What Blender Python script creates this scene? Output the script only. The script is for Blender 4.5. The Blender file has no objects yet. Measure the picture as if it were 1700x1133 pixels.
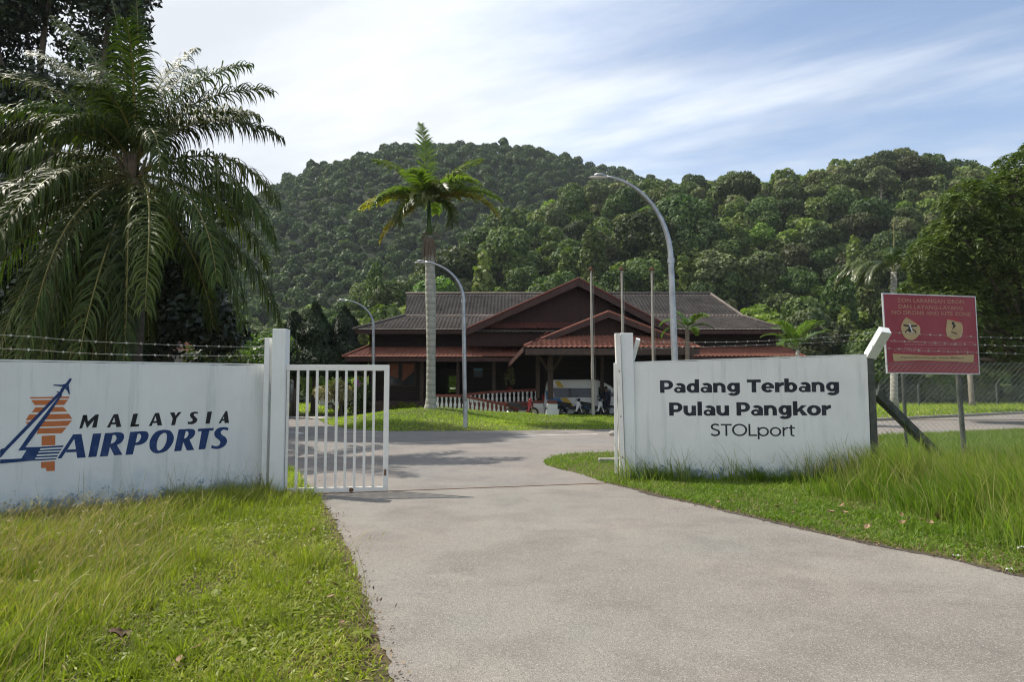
import bpy, math, random
import numpy as np
from mathutils import Vector, Matrix

R = math.radians
scene = bpy.context.scene
COL = scene.collection
random.seed(7)

# ------------------------------------------------------------------ camera
CAMH, PITCH, F = 1.6, R(3.97), 1133.0
cam_d = bpy.data.cameras.new('camera')
cam_d.sensor_width = 36.0
cam_d.lens = 36.0 * F / 1700.0
cam_d.clip_start, cam_d.clip_end = 0.1, 5000.0
cam = bpy.data.objects.new('camera', cam_d)
COL.objects.link(cam)
cam.location = (0, 0, CAMH)
cam.rotation_euler = (math.pi / 2 + PITCH, 0, 0)
scene.camera = cam

# ------------------------------------------------------------------ sun, sky, exposure
SUN_EL = R(52)
SUN_AZ = math.atan2(-0.907, 0.42)            # measured from +Y towards +X
sdir = Vector((math.sin(SUN_AZ) * math.cos(SUN_EL), math.cos(SUN_AZ) * math.cos(SUN_EL), math.sin(SUN_EL)))
sun_d = bpy.data.lights.new('sun', 'SUN')
sun_d.energy = 4.2
sun_d.angle = R(0.5)
sun_d.color = (1.0, 0.93, 0.82)
sun = bpy.data.objects.new('sun', sun_d)
COL.objects.link(sun)
sun.location = (-30, 10, 60)
sun.rotation_euler = sdir.to_track_quat('Z', 'Y').to_euler()

world = bpy.data.worlds.new('World')
scene.world = world
world.use_nodes = True
wn, wl = world.node_tree.nodes, world.node_tree.links
wn.clear()
def wnode(t, **k):
    n = wn.new(t)
    for a, b in k.items(): setattr(n, a, b)
    return n
w_out = wnode('ShaderNodeOutputWorld')
w_bg = wnode('ShaderNodeBackground')
w_bg.inputs['Strength'].default_value = 0.125
sky = wnode('ShaderNodeTexSky', sky_type='NISHITA')
sky.sun_disc = False
sky.sun_elevation = SUN_EL
sky.sun_rotation = SUN_AZ
sky.air_density, sky.dust_density, sky.ozone_density = 1.0, 0.6, 1.6
# thin cloud veil: noise laid on a plane high above the place, thicker towards the sun
tc = wnode('ShaderNodeTexCoord')
sep = wnode('ShaderNodeSeparateXYZ')
wl.new(tc.outputs['Generated'], sep.inputs[0])
def wmath(op, a, b=None):
    n = wnode('ShaderNodeMath', operation=op)
    for i, v in enumerate((a, b)):
        if v is None: continue
        if isinstance(v, (int, float)): n.inputs[i].default_value = v
        else: wl.new(v, n.inputs[i])
    return n.outputs[0]
zc = wmath('ADD', wmath('MAXIMUM', sep.outputs['Z'], 0.0), 0.10)
px_ = wmath('DIVIDE', sep.outputs['X'], zc)
py_ = wmath('DIVIDE', sep.outputs['Y'], zc)
comb = wnode('ShaderNodeCombineXYZ')
wl.new(px_, comb.inputs[0]); wl.new(py_, comb.inputs[1])
mp = wnode('ShaderNodeMapping', vector_type='TEXTURE')
mp.inputs['Rotation'].default_value = (0, 0, R(-27))
mp.inputs['Scale'].default_value = (2.6, 1.15, 1.0)
mp.inputs['Location'].default_value = (4.1, 2.2, 0)
wl.new(comb.outputs[0], mp.inputs[0])
nz = wnode('ShaderNodeTexNoise')
nz.inputs['Scale'].default_value = 0.85
nz.inputs['Detail'].default_value = 9
nz.inputs['Roughness'].default_value = 0.57
nz.inputs['Distortion'].default_value = 0.35
wl.new(mp.outputs[0], nz.inputs['Vector'])
bias = wmath('ADD', nz.outputs['Fac'], wmath('MULTIPLY', sep.outputs['X'], -0.16))
rmp = wnode('ShaderNodeMapRange', interpolation_type='SMOOTHSTEP')
rmp.inputs['From Min'].default_value = 0.34
rmp.inputs['From Max'].default_value = 0.56
rmp.inputs['To Min'].default_value = 0.10
rmp.inputs['To Max'].default_value = 0.94
wl.new(bias, rmp.inputs['Value'])
wmix = wnode('ShaderNodeMix', data_type='RGBA')
wl.new(rmp.outputs['Result'], wmix.inputs['Factor'])
wl.new(sky.outputs[0], wmix.inputs['A'])
# cloud away from the sun is set slightly brighter, added fill for shaded walls
dot = wnode('ShaderNodeVectorMath', operation='DOT_PRODUCT')
wl.new(tc.outputs['Generated'], dot.inputs[0]); dot.inputs[1].default_value = tuple(sdir)
cb = wnode('ShaderNodeMapRange', interpolation_type='SMOOTHSTEP')
cb.inputs['From Min'].default_value = -0.5; cb.inputs['From Max'].default_value = 0.85
cb.inputs['To Min'].default_value = 5.7; cb.inputs['To Max'].default_value = 5.5
wl.new(dot.outputs['Value'], cb.inputs['Value'])
vs_ = wnode('ShaderNodeVectorMath', operation='SCALE')
vs_.inputs[0].default_value = (0.96, 1.0, 1.05)
nz2 = wnode('ShaderNodeTexNoise')
nz2.inputs['Scale'].default_value = 1.9
nz2.inputs['Detail'].default_value = 7
nz2.inputs['Roughness'].default_value = 0.55
wl.new(mp.outputs[0], nz2.inputs['Vector'])
body = wnode('ShaderNodeMapRange', interpolation_type='SMOOTHSTEP')
body.inputs['From Min'].default_value = 0.36; body.inputs['From Max'].default_value = 0.62
body.inputs['To Min'].default_value = 0.88; body.inputs['To Max'].default_value = 1.14
wl.new(nz2.outputs['Fac'], body.inputs['Value'])
wl.new(wmath('MULTIPLY', cb.outputs['Result'], body.outputs['Result']), vs_.inputs['Scale'])
wl.new(vs_.outputs[0], wmix.inputs['B'])
wl.new(wmix.outputs['Result'], w_bg.inputs['Color'])
wl.new(w_bg.outputs[0], w_out.inputs['Surface'])

scene.view_settings.view_transform = 'Standard'
scene.view_settings.look = 'None'
scene.view_settings.exposure = 0.56
scene.view_settings.gamma = 1.0
scene.render.engine = 'CYCLES'
cy = scene.cycles
cy.use_denoising = True
cy.denoising_input_passes = 'RGB_ALBEDO_NORMAL'
cy.denoising_prefilter = 'ACCURATE'
cy.use_adaptive_sampling = False
cy.caustics_reflective = cy.caustics_refractive = False
cy.filter_width = 1.15
cy.max_bounces, cy.diffuse_bounces, cy.glossy_bounces = 7, 3, 3
cy.transmission_bounces, cy.transparent_max_bounces, cy.volume_bounces = 4, 8, 0
cy.sample_clamp_indirect = 6.0

# ------------------------------------------------------------------ from photo pixels to places
def ray(px, py):
    u, v = (px - 850.0) / F, (566.5 - py) / F
    return Vector((u, math.cos(PITCH) - v * math.sin(PITCH), math.sin(PITCH) + v * math.cos(PITCH)))
def W(px, py, D):
    d = ray(px, py); s = D / d.y
    return Vector((d.x * s, D, CAMH + d.z * s))
def G(px, py, z=0.0):
    d = ray(px, py); s = (z - CAMH) / d.z
    return Vector((d.x * s, d.y * s, z))
def X(px, D): return W(px, 645, D).x
def Z(py, D): return W(850, py, D).z

# ------------------------------------------------------------------ object helpers
def base_loc(o):
    l = Vector((0, 0, 0))
    while o is not None:
        l = l + o.location; o = o.parent
    return l
def tag(o, label=None, cat=None, group=None, kind=None):
    if label: o['label'] = label
    if cat: o['category'] = cat
    if group: o['group'] = group
    if kind: o['kind'] = kind
    return o
def thing(name, label, cat, loc=(0, 0, 0), group=None):
    o = bpy.data.objects.new(name, None)
    o.empty_display_size = 0.2
    COL.objects.link(o)
    o.location = loc
    return tag(o, label, cat, group)
def children(o):
    return [c for c in bpy.data.objects if c.parent == o]
def copy_tree(o, parent=None):
    c = o.copy(); COL.objects.link(c)
    if parent is not None: c.parent = parent
    for ch in children(o): copy_tree(ch, c)
    return c
def link_mesh(name, me, mats, parent=None, loc=None, smooth=False):
    for m in (mats if isinstance(mats, (list, tuple)) else [mats]): me.materials.append(m)
    o = bpy.data.objects.new(name, me)
    COL.objects.link(o)
    if parent is not None: o.parent = parent
    if loc is not None: o.location = loc
    if smooth:
        me.polygons.foreach_set('use_smooth', np.ones(len(me.polygons), dtype=bool))
    return o
def fast_mesh(name, V, Q, mats, parent=None, loc=(0, 0, 0), tint=None, midx=None, smooth=False):
    """quads from numpy arrays; V in world space, stored relative to its thing"""
    V = np.asarray(V, dtype=np.float32).reshape(-1, 3)
    Q = np.asarray(Q, dtype=np.int32).reshape(-1, 4)
    off = np.array(base_loc(parent) if parent is not None else (0, 0, 0)) + np.array(loc)
    V = V - off.astype(np.float32)
    me = bpy.data.meshes.new(name)
    me.vertices.add(len(V)); me.vertices.foreach_set('co', V.ravel())
    me.loops.add(Q.size); me.loops.foreach_set('vertex_index', Q.ravel())
    me.polygons.add(len(Q))
    me.polygons.foreach_set('loop_start', np.arange(0, Q.size, 4, dtype=np.int32))
    if midx is not None: me.polygons.foreach_set('material_index', np.asarray(midx, dtype=np.int32))
    if tint is not None:
        a = me.attributes.new('tint', 'FLOAT', 'FACE')
        a.data.foreach_set('value', np.asarray(tint, dtype=np.float32))
    me.update(calc_edges=True)
    return link_mesh(name, me, mats, parent, loc, smooth)

class MB:
    """collects simple solids into one mesh"""
    def __init__(s): s.v, s.f, s.m = [], [], []
    def add(s, vs, fs, m=0):
        b = len(s.v)
        s.v += [Vector(v) for v in vs]
        for f in fs: s.f.append([b + i for i in f]); s.m.append(m)
        return s
    def box(s, lo, hi, m=0):
        x0, y0, z0 = lo; x1, y1, z1 = hi
        return s.hexa([(x0,y0,z0),(x1,y0,z0),(x1,y1,z0),(x0,y1,z0)], [(x0,y0,z1),(x1,y0,z1),(x1,y1,z1),(x0,y1,z1)], m)
    def hexa(s, b, t, m=0):
        n = len(b)
        fs = [list(range(n))[::-1], [n + i for i in range(n)]]
        for i in range(n): j = (i + 1) % n; fs.append([i, j, n + j, n + i])
        return s.add(list(b) + list(t), fs, m)
    def beam(s, p0, p1, w, h, up=(0, 0, 1), m=0):
        p0, p1 = Vector(p0), Vector(p1); d = (p1 - p0).normalized()
        a = d.cross(Vector(up))
        if a.length < 1e-4: a = d.cross(Vector((0, 1, 0)))
        a.normalize(); c = a.cross(d).normalized()
        r = [a*sx*w/2 + c*sy*h/2 for sx, sy in ((-1,-1),(1,-1),(1,1),(-1,1))]
        return s.hexa([p0 + q for q in r], [p1 + q for q in r], m)
    def tube(s, pts, rad, n=8, m=0, caps=True):
        pts = [Vector(p) for p in pts]
        if not hasattr(rad, '__len__'): rad = [rad] * len(pts)
        b = len(s.v); ref = None
        for i, p in enumerate(pts):
            d = (pts[min(i+1, len(pts)-1)] - pts[max(i-1, 0)]).normalized()
            if ref is None: ref = d.orthogonal().normalized()
            ref = (ref - d * ref.dot(d)).normalized(); c = d.cross(ref)
            for k in range(n):
                a = 2*math.pi*k/n
                s.v.append(p + (ref*math.cos(a) + c*math.sin(a)) * rad[i])
        for i in range(len(pts)-1):
            for k in range(n):
                j = (k+1) % n
                s.f.append([b+i*n+k, b+i*n+j, b+(i+1)*n+j, b+(i+1)*n+k]); s.m.append(m)
        if caps:
            s.f.append([b+k for k in range(n)][::-1]); s.m.append(m)
            s.f.append([b+(len(pts)-1)*n+k for k in range(n)]); s.m.append(m)
        return s
    def lathe(s, prof, c, n=12, m=0):
        c = Vector(c); return s.tube([c + Vector((0, 0, z)) for r, z in prof], [max(r, 1e-4) for r, z in prof], n, m)
    def ball(s, c, r, nu=12, nv=8, m=0):
        if not hasattr(r, '__len__'): r = (r, r, r)
        c = Vector(c); b = len(s.v)
        for i in range(nv+1):
            t = math.pi*i/nv
            for k in range(nu):
                a = 2*math.pi*k/nu
                s.v.append(c + Vector((r[0]*math.sin(t)*math.cos(a), r[1]*math.sin(t)*math.sin(a), r[2]*math.cos(t))))
        for i in range(nv):
            for k in range(nu):
                j = (k+1) % nu
                s.f.append([b+i*nu+k, b+(i+1)*nu+k, b+(i+1)*nu+j, b+i*nu+j]); s.m.append(m)
        return s
    def torus(s, c, axis, R0, r0, nu=24, nv=8, m=0):
        c, ax = Vector(c), Vector(axis).normalized(); a = ax.orthogonal().normalized(); b2 = ax.cross(a); b = len(s.v)
        for i in range(nu):
            t = 2*math.pi*i/nu; d = a*math.cos(t) + b2*math.sin(t)
            for k in range(nv):
                q = 2*math.pi*k/nv; s.v.append(c + d*(R0 + r0*math.cos(q)) + ax*(r0*math.sin(q)))
        for i in range(nu):
            for k in range(nv):
                i2, k2 = (i+1) % nu, (k+1) % nv
                s.f.append([b+i*nv+k, b+i2*nv+k, b+i2*nv+k2, b+i*nv+k2]); s.m.append(m)
        return s
    def disc(s, c, axis, r, t, n=20, m=0):
        c, ax = Vector(c), Vector(axis).normalized()
        return s.tube([c - ax*t/2, c + ax*t/2], r, n, m)
    def plate(s, poly, nrm, t, m=0):
        """a flat outline (points in space) given thickness t along nrm"""
        n = Vector(nrm).normalized()
        return s.hexa([Vector(p) for p in poly], [Vector(p) + n*t for p in poly], m)
    def build(s, name, mats, parent=None, loc=(0, 0, 0), smooth=False, bevel=0, auto=None):
        off = (base_loc(parent) if parent is not None else Vector((0, 0, 0))) + Vector(loc)
        me = bpy.data.meshes.new(name)
        me.from_pydata([tuple(v - off) for v in s.v], [], s.f)
        me.polygons.foreach_set('material_index', s.m)
        import bmesh
        bm = bmesh.new(); bm.from_mesh(me)
        bmesh.ops.recalc_face_normals(bm, faces=bm.faces[:]); bm.to_mesh(me); bm.free()
        me.update()
        o = link_mesh(name, me, mats, parent, loc, smooth)
        if bevel:
            b = o.modifiers.new('bevel', 'BEVEL'); b.width = bevel; b.segments = 2; b.limit_method = 'ANGLE'; b.angle_limit = R(40)
        if smooth and auto: me.set_sharp_from_angle(angle=R(auto))
        return o

# ------------------------------------------------------------------ materials
def nodes_of(name):
    m = bpy.data.materials.new(name); m.use_nodes = True
    nt = m.node_tree; nt.nodes.clear()
    return m, nt
def N(nt, t, **k):
    n = nt.nodes.new(t)
    for a, b in k.items(): setattr(n, a, b)
    return n
def inp(nt, sock, v):
    if isinstance(v, bpy.types.NodeSocket): nt.links.new(v, sock)
    elif isinstance(v, (tuple, list)): sock.default_value = tuple(v) + ((1,) if len(v) == 3 and sock.type == 'RGBA' else ())
    else: sock.default_value = v
def noise(nt, scale, detail=4, rough=.55, vec=None, dist=0):
    n = N(nt, 'ShaderNodeTexNoise')
    n.inputs['Scale'].default_value = scale; n.inputs['Detail'].default_value = detail
    n.inputs['Roughness'].default_value = rough; n.inputs['Distortion'].default_value = dist
    if vec is not None: nt.links.new(vec, n.inputs['Vector'])
    return n.outputs['Fac']
def mrange(nt, v, a, b, c=0., d=1.):
    n = N(nt, 'ShaderNodeMapRange'); inp(nt, n.inputs['Value'], v)
    n.inputs['From Min'].default_value = a; n.inputs['From Max'].default_value = b
    n.inputs['To Min'].default_value = c; n.inputs['To Max'].default_value = d
    return n.outputs['Result']
def mixc(nt, f, a, b, mode='MIX'):
    n = N(nt, 'ShaderNodeMix', data_type='RGBA', blend_type=mode)
    inp(nt, n.inputs['Factor'], f); inp(nt, n.inputs['A'], a); inp(nt, n.inputs['B'], b)
    return n.outputs['Result']
def fmath(nt, op, a, b=0.):
    n = N(nt, 'ShaderNodeMath', operation=op); inp(nt, n.inputs[0], a); inp(nt, n.inputs[1], b)
    return n.outputs[0]
def coords(nt, scale=(1, 1, 1), which='Object'):
    t = N(nt, 'ShaderNodeTexCoord'); m = N(nt, 'ShaderNodeMapping'); m.inputs['Scale'].default_value = scale
    nt.links.new(t.outputs[which], m.inputs[0]); return m.outputs[0]
def finish(nt, col, rough=.6, metal=0., bump=None, bstr=.3, bdist=.02, spec=.4, extra=None):
    p = N(nt, 'ShaderNodeBsdfPrincipled')
    inp(nt, p.inputs['Base Color'], col); inp(nt, p.inputs['Roughness'], rough); inp(nt, p.inputs['Metallic'], metal)
    p.inputs['Specular IOR Level'].default_value = spec
    if bump is not None:
        b = N(nt, 'ShaderNodeBump'); b.inputs['Strength'].default_value = bstr; b.inputs['Distance'].default_value = bdist
        nt.links.new(bump, b.inputs['Height']); nt.links.new(b.outputs[0], p.inputs['Normal'])
    o = N(nt, 'ShaderNodeOutputMaterial')
    nt.links.new((extra(p) if extra else p.outputs[0]), o.inputs['Surface'])
    return p
def simple(name, c1, c2=None, scale=6., rough=.55, metal=0., bstr=.15, spec=.4, lo=.35, hi=.65, stretch=(1, 1, 1)):
    m, nt = nodes_of(name); v = coords(nt, stretch)
    c2 = c2 or tuple(x*.75 for x in c1)
    n = noise(nt, scale, 6, .6, v)
    finish(nt, mixc(nt, mrange(nt, n, lo, hi), c1, c2), mrange(nt, n, .3, .7, max(rough-.08, 0), min(rough+.1, 1)), metal,
           noise(nt, scale*9, 3, .6, v), bstr, .01, spec)
    return m
def foliage(name, ca, cb, cc, rough=.45, trans=.3, spec=.4, vlo=.55, vhi=1.5):
    """leaf stuff: three greens spread by the per-leaf tint, each tree a little different"""
    m, nt = nodes_of(name)
    at = N(nt, 'ShaderNodeAttribute', attribute_name='tint')
    oi = N(nt, 'ShaderNodeObjectInfo')
    c = mixc(nt, mrange(nt, at.outputs['Fac'], 0, .6), ca, cb)
    c = mixc(nt, mrange(nt, at.outputs['Fac'], .6, 1.), c, cc)
    h = N(nt, 'ShaderNodeHueSaturation')
    nt.links.new(c, h.inputs['Color'])
    nt.links.new(mrange(nt, oi.outputs['Random'], 0, 1, vlo, vhi), h.inputs['Value'])
    r2 = fmath(nt, 'FRACT', fmath(nt, 'MULTIPLY', oi.outputs['Random'], 7.31))
    nt.links.new(mrange(nt, r2, 0, 1, .475, .515), h.inputs['Hue'])
    tr = N(nt, 'ShaderNodeBsdfTranslucent')
    inp(nt, tr.inputs['Color'], mixc(nt, 1., h.outputs[0], (1.25, 1.5, .5), 'MULTIPLY'))
    def ex(p):
        mx = N(nt, 'ShaderNodeMixShader'); mx.inputs[0].default_value = trans
        nt.links.new(p.outputs[0], mx.inputs[1]); nt.links.new(tr.outputs[0], mx.inputs[2]); return mx.outputs[0]
    finish(nt, h.outputs[0], rough, spec=spec, extra=ex)
    return m

def mat_whitewash(name, base=(.73, .735, .72), dirt=(.15, .19, .17), blue=(.10, .17, .26), top=.8):
    m, nt = nodes_of(name)
    v = coords(nt); sp = N(nt, 'ShaderNodeSeparateXYZ'); nt.links.new(v, sp.inputs[0])
    n1 = noise(nt, 1.3, 6, .6, v); n2 = noise(nt, 1.0, 5, .65, coords(nt, (5, 5, .7)))
    c = mixc(nt, mrange(nt, n1, .35, .7), base, tuple(x*.9 for x in base))
    c = mixc(nt, mrange(nt, n2, .55, .8, 0, .35), c, (.50, .545, .54))
    n5 = noise(nt, 1., 6, .7, coords(nt, (6, 6, .4)))
    c = mixc(nt, mrange(nt, n5, .53, .70, 0, .5), c, (.40, .44, .42))
    n6 = noise(nt, 42, 3, .7, v)
    c = mixc(nt, mrange(nt, n6, .72, .80, 0, .4), c, (.30, .32, .31))
    # grime that creeps up from the soil, and old blue paint where the coat has flaked
    hgt = mrange(nt, sp.outputs['Z'], 0., top, 1., 0.)
    n3 = noise(nt, 3.2, 8, .7, v); n4 = noise(nt, 9, 6, .7, v)
    c = mixc(nt, mrange(nt, fmath(nt, 'ADD', fmath(nt, 'MULTIPLY', hgt, .55), n3), .72, 1.0, 0, .55), c, (.44, .52, .53))
    c = mixc(nt, mrange(nt, fmath(nt, 'ADD', fmath(nt, 'MULTIPLY', hgt, .62), n4), .98, 1.06, 0, .8), c, blue)
    c = mixc(nt, mrange(nt, fmath(nt, 'ADD', fmath(nt, 'MULTIPLY', hgt, .75), n3), 1.05, 1.25, 0, .9), c, dirt)
    nb = noise(nt, 14, 8, .7, v)
    finish(nt, c, .75, 0, nb, .35, .012, .25)
    return m

def mat_roof(name, ca, cb, cc, nscale=1.2):
    m, nt = nodes_of(name); v = coords(nt)
    n1 = noise(nt, nscale, 8, .65, v); n2 = noise(nt, 11, 5, .7, v)
    at = N(nt, 'ShaderNodeAttribute', attribute_name='tint')
    c = mixc(nt, mrange(nt, n1, .35, .68), ca, cb)
    c = mixc(nt, mrange(nt, n2, .52, .72), c, cc)
    c = mixc(nt, mrange(nt, at.outputs['Fac'], 0, 1, 0, .5), c, mixc(nt, 1., c, (.62, .6, .6), 'MULTIPLY'))
    finish(nt, c, .8, 0, n2, .3, .02, .25)
    return m
def mat_planks(name, ca, cb, scale=7.0, axis=0, rough=.6):
    """stained boards with narrow grooves between them"""
    m, nt = nodes_of(name); v = coords(nt); sp = N(nt, 'ShaderNodeSeparateXYZ'); nt.links.new(v, sp.inputs[0])
    q = fmath(nt, 'MULTIPLY', sp.outputs[axis], scale)
    fr = fmath(nt, 'FRACT', q); fl = fmath(nt, 'FLOOR', q)
    wn_ = N(nt, 'ShaderNodeTexWhiteNoise', noise_dimensions='1D'); nt.links.new(fl, wn_.inputs['W'])
    c = mixc(nt, wn_.outputs['Value'], ca, cb)
    st = [14, 14, 14]; st[2 if axis != 2 else 0] = 1.2
    c = mixc(nt, mrange(nt, noise(nt, 1., 5, .6, coords(nt, tuple(st))), .4, .7, 0, .6), c, tuple(x*.5 for x in ca))
    gr = mrange(nt, fmath(nt, 'ABSOLUTE', fmath(nt, 'SUBTRACT', fr, .5)), .44, .5, 1., 0.)
    finish(nt, c, rough, 0, gr, .8, .02, .3)
    return m
def mat_asphalt(name, ca, cb, cc, speck=(.42, .40, .37), grain=90.):
    m, nt = nodes_of(name); v = coords(nt)
    n1 = noise(nt, .35, 6, .6, v, .4); n2 = noise(nt, 1.1, 7, .65, v, .3)
    c = mixc(nt, mrange(nt, n1, .36, .66), ca, cb)
    c = mixc(nt, mrange(nt, n2, .46, .70, 0, .85), c, cc)
    n0 = noise(nt, .22, 5, .6, coords(nt, (1, .6, 1)), .6)
    c = mixc(nt, 1., c, mixc(nt, mrange(nt, n0, .38, .62), (1.06, 1.0, .94), (.90, .955, .95)), 'MULTIPLY')
    n7 = noise(nt, .8, 8, .72, v, .8)
    c = mixc(nt, mrange(nt, n7, .60, .74, 0, .45), c, tuple(x*.55 for x in ca))
    # the loose chippings of the wearing course
    vo = N(nt, 'ShaderNodeTexVoronoi'); vo.inputs['Scale'].default_value = grain; nt.links.new(v, vo.inputs['Vector'])
    bw = N(nt, 'ShaderNodeSeparateColor'); nt.links.new(vo.outputs['Color'], bw.inputs[0])
    c = mixc(nt, mrange(nt, bw.outputs[0], .70, .95, 0, .5), c, speck)
    c = mixc(nt, mrange(nt, bw.outputs[1], .66, .92, 0, .5), c, tuple(x*.38 for x in ca))
    n3 = noise(nt, 260, 2, .6, v)
    c = mixc(nt, mrange(nt, n3, .35, .7, 0, .5), c, tuple(x*.6 for x in cb))
    finish(nt, c, .88, 0, fmath(nt, 'ADD', vo.outputs['Distance'], fmath(nt, 'MULTIPLY', n3, .8)), .7, .006, .2)
    return m
def mat_soil(name, ca, cb, cc, s=1.0):
    m, nt = nodes_of(name); v = coords(nt)
    c = mixc(nt, mrange(nt, noise(nt, .5*s, 7, .6, v), .38, .64), ca, cb)
    c = mixc(nt, mrange(nt, noise(nt, 4*s, 7, .7, v), .45, .7), c, cc)
    c = mixc(nt, mrange(nt, noise(nt, 30*s, 4, .7, v), .5, .75, 0, .6), c, tuple(x*.5 for x in ca))
    finish(nt, c, .95, 0, noise(nt, 22*s, 6, .7, v), .8, .04, .15)
    return m
def mat_bark(name, ca, cb, cc=None, zs=2.0, ring=0.):
    m, nt = nodes_of(name); v = coords(nt, (1, 1, 1)); sp = N(nt, 'ShaderNodeSeparateXYZ'); nt.links.new(v, sp.inputs[0])
    n1 = noise(nt, 3., 7, .65, coords(nt, (2.2, 2.2, .7))); n2 = noise(nt, 9, 6, .7, v)
    c = mixc(nt, mrange(nt, n1, .35, .65), ca, cb)
    c = mixc(nt, mrange(nt, n2, .52, .72, 0, .8), c, cc or tuple(x*.55 for x in ca))
    b = n2
    if ring:
        w = fmath(nt, 'SINE', fmath(nt, 'ADD', fmath(nt, 'MULTIPLY', sp.outputs[2], ring), fmath(nt, 'MULTIPLY', n1, 5.)))
        c = mixc(nt, mrange(nt, w, .72, 1., 0, .55), c, tuple(x*.5 for x in cb)); b = fmath(nt, 'ADD', n2, fmath(nt, 'MULTIPLY', w, -.4))
    finish(nt, c, .85, 0, b, .6, .03, .2)
    return m

M = {}
M['wall'] = mat_whitewash('whitewashed_plaster')
M['post_white'] = mat_whitewash('white_painted_concrete', (.72, .735, .725), (.20, .2, .17), (.35, .4, .42), .35)
M['gate_paint'] = simple('white_gate_paint', (.72, .71, .67), (.60, .57, .52), 7, .45, 0, .1, .4, .5, .8)
M['rust'] = simple('rusty_steel', (.11, .07, .05), (.20, .09, .04), 20, .7, .2)
M['black_paint'] = simple('black_lettering_paint', (.012, .012, .016), (.03, .032, .038), 30, .6, 0, .1, .3, .55, .8)
M['ink'] = simple('dark_navy_lettering_paint', (.012, .016, .026), (.06, .066, .08), 9, .6, 0, .3, .3, .48, .78)
M['blue_paint'] = simple('blue_lettering_paint', (.010, .036, .13), (.05, .085, .20), 9, .6, 0, .3, .3, .5, .8)
M['orange_paint'] = simple('orange_tower_paint', (.50, .155, .05), (.42, .13, .05), 9, .65, 0, .1, .3, .5, .8)
M['white_paint'] = simple('white_paint', (.74, .755, .75), (.66, .68, .67), 6, .7)
M['concrete'] = simple('grey_concrete', (.30, .29, .265), (.17, .165, .15), 5, .85, 0, .4, .25)
M['dark_concrete'] = simple('weathered_dark_concrete', (.10, .105, .09), (.045, .055, .045), 5, .9, 0, .4, .2)
M['galv'] = simple('galvanised_steel', (.42, .44, .46), (.30, .32, .34), 4, .42, .75, .08, .5)
M['wire'] = simple('barbed_wire_steel', (.36, .40, .38), (.24, .20, .16), 9, .5, .6)
M['mesh_wire'] = simple('chain_link_wire', (.12, .15, .135), (.07, .09, .085), 6, .55, .3)
M['pole_paint'] = simple('weathered_flagpole_paint', (.36, .34, .30), (.27, .22, .18), 1.2, .55, .1, .1, .4, .45, .75)
M['asphalt'] = mat_asphalt('road_asphalt', (.215, .198, .19), (.265, .245, .225), (.16, .142, .142))
M['drive'] = mat_asphalt('driveway_asphalt', (.215, .200, .183), (.292, .270, .243), (.148, .134, .124), (.46, .43, .39), 120.)
M['marking'] = simple('road_marking_paint', (.62, .62, .6), (.42, .41, .39), 5, .7)
M['soil'] = mat_soil('grassy_soil', (.115, .085, .05), (.075, .085, .03), (.15, .115, .075))
M['verge_soil'] = mat_soil('verge_turf_soil', (.085, .105, .030), (.11, .10, .045), (.07, .105, .025), 1.0)
M['hill_soil'] = mat_soil('forest_floor', (.012, .022, .008), (.017, .030, .010), (.010, .017, .007), .15)
M['kerb'] = simple('pale_kerb_concrete', (.40, .38, .34), (.28, .265, .24), 3, .85)
M['tile_grey'] = mat_roof('weathered_roof_tile', (.15, .128, .112), (.072, .060, .055), (.25, .225, .195), .7)
M['tile_red'] = mat_roof('terracotta_roof_tile', (.24, .088, .058), (.16, .066, .048), (.36, .19, .13), 1.6)
M['tile_red_dull'] = mat_roof('dull_red_roof_tile', (.105, .034, .026), (.075, .027, .022), (.15, .06, .045), 1.6)
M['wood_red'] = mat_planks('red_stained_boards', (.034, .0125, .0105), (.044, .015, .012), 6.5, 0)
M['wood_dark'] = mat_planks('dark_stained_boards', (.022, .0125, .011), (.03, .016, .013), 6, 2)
M['barge'] = simple('barge_board_paint', (.062, .024, .019), (.042, .018, .015), 5, .6)
M['column'] = simple('dark_brown_timber', (.075, .045, .034), (.045, .028, .022), 5, .6)
M['redbrown'] = simple('red_brown_masonry_paint', (.23, .065, .045), (.16, .05, .038), 4, .7)
M['glass_dark'] = simple('dark_window_glass', (.012, .014, .016), (.02, .022, .026), 2, .06, 0, 0, .5)
M['reflection_panel'] = simple('terracotta_reflection', (.34, .13, .085), (.25, .10, .07), 4, .7)  # colour of a reflection in the office glass
M['opening_blue'] = simple('bright_opening_blue', (.10, .42, .62), (.16, .46, .62), 3, .3)  # brightness seen through an opening, put into the pane colour
M['white_gloss'] = simple('white_car_paint', (.82, .82, .81), (.78, .78, .77), 3, .22, 0, 0, .5)
M['stripe_blue'] = simple('blue_car_stripe', (.03, .18, .42), (.03, .16, .38), 3, .25, 0, 0, .5)
M['stripe_yellow'] = simple('yellow_car_stripe', (.72, .47, .03), (.66, .42, .03), 3, .25, 0, 0, .5)
M['rubber'] = simple('black_rubber', (.018, .018, .018), (.03, .03, .03), 9, .75)
M['black_plastic'] = simple('black_plastic', (.018, .018, .02), (.028, .028, .03), 9, .4)
M['chrome'] = simple('chromed_steel', (.62, .62, .62), (.5, .5, .5), 4, .18, 1., 0)
M['red_gloss'] = simple('red_motorcycle_paint', (.40, .022, .02), (.34, .02, .02), 3, .22, 0, 0, .5)
M['navy_gloss'] = simple('navy_motorcycle_paint', (.02, .04, .10), (.02, .035, .08), 3, .22, 0, 0, .5)
M['lens'] = simple('clear_lamp_lens', (.7, .7, .68), (.6, .6, .6), 4, .1, 0, 0, .6)
M['red_lens'] = simple('red_lamp_lens', (.42, .015, .012), (.35, .012, .01), 4, .15, 0, 0, .6)
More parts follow.
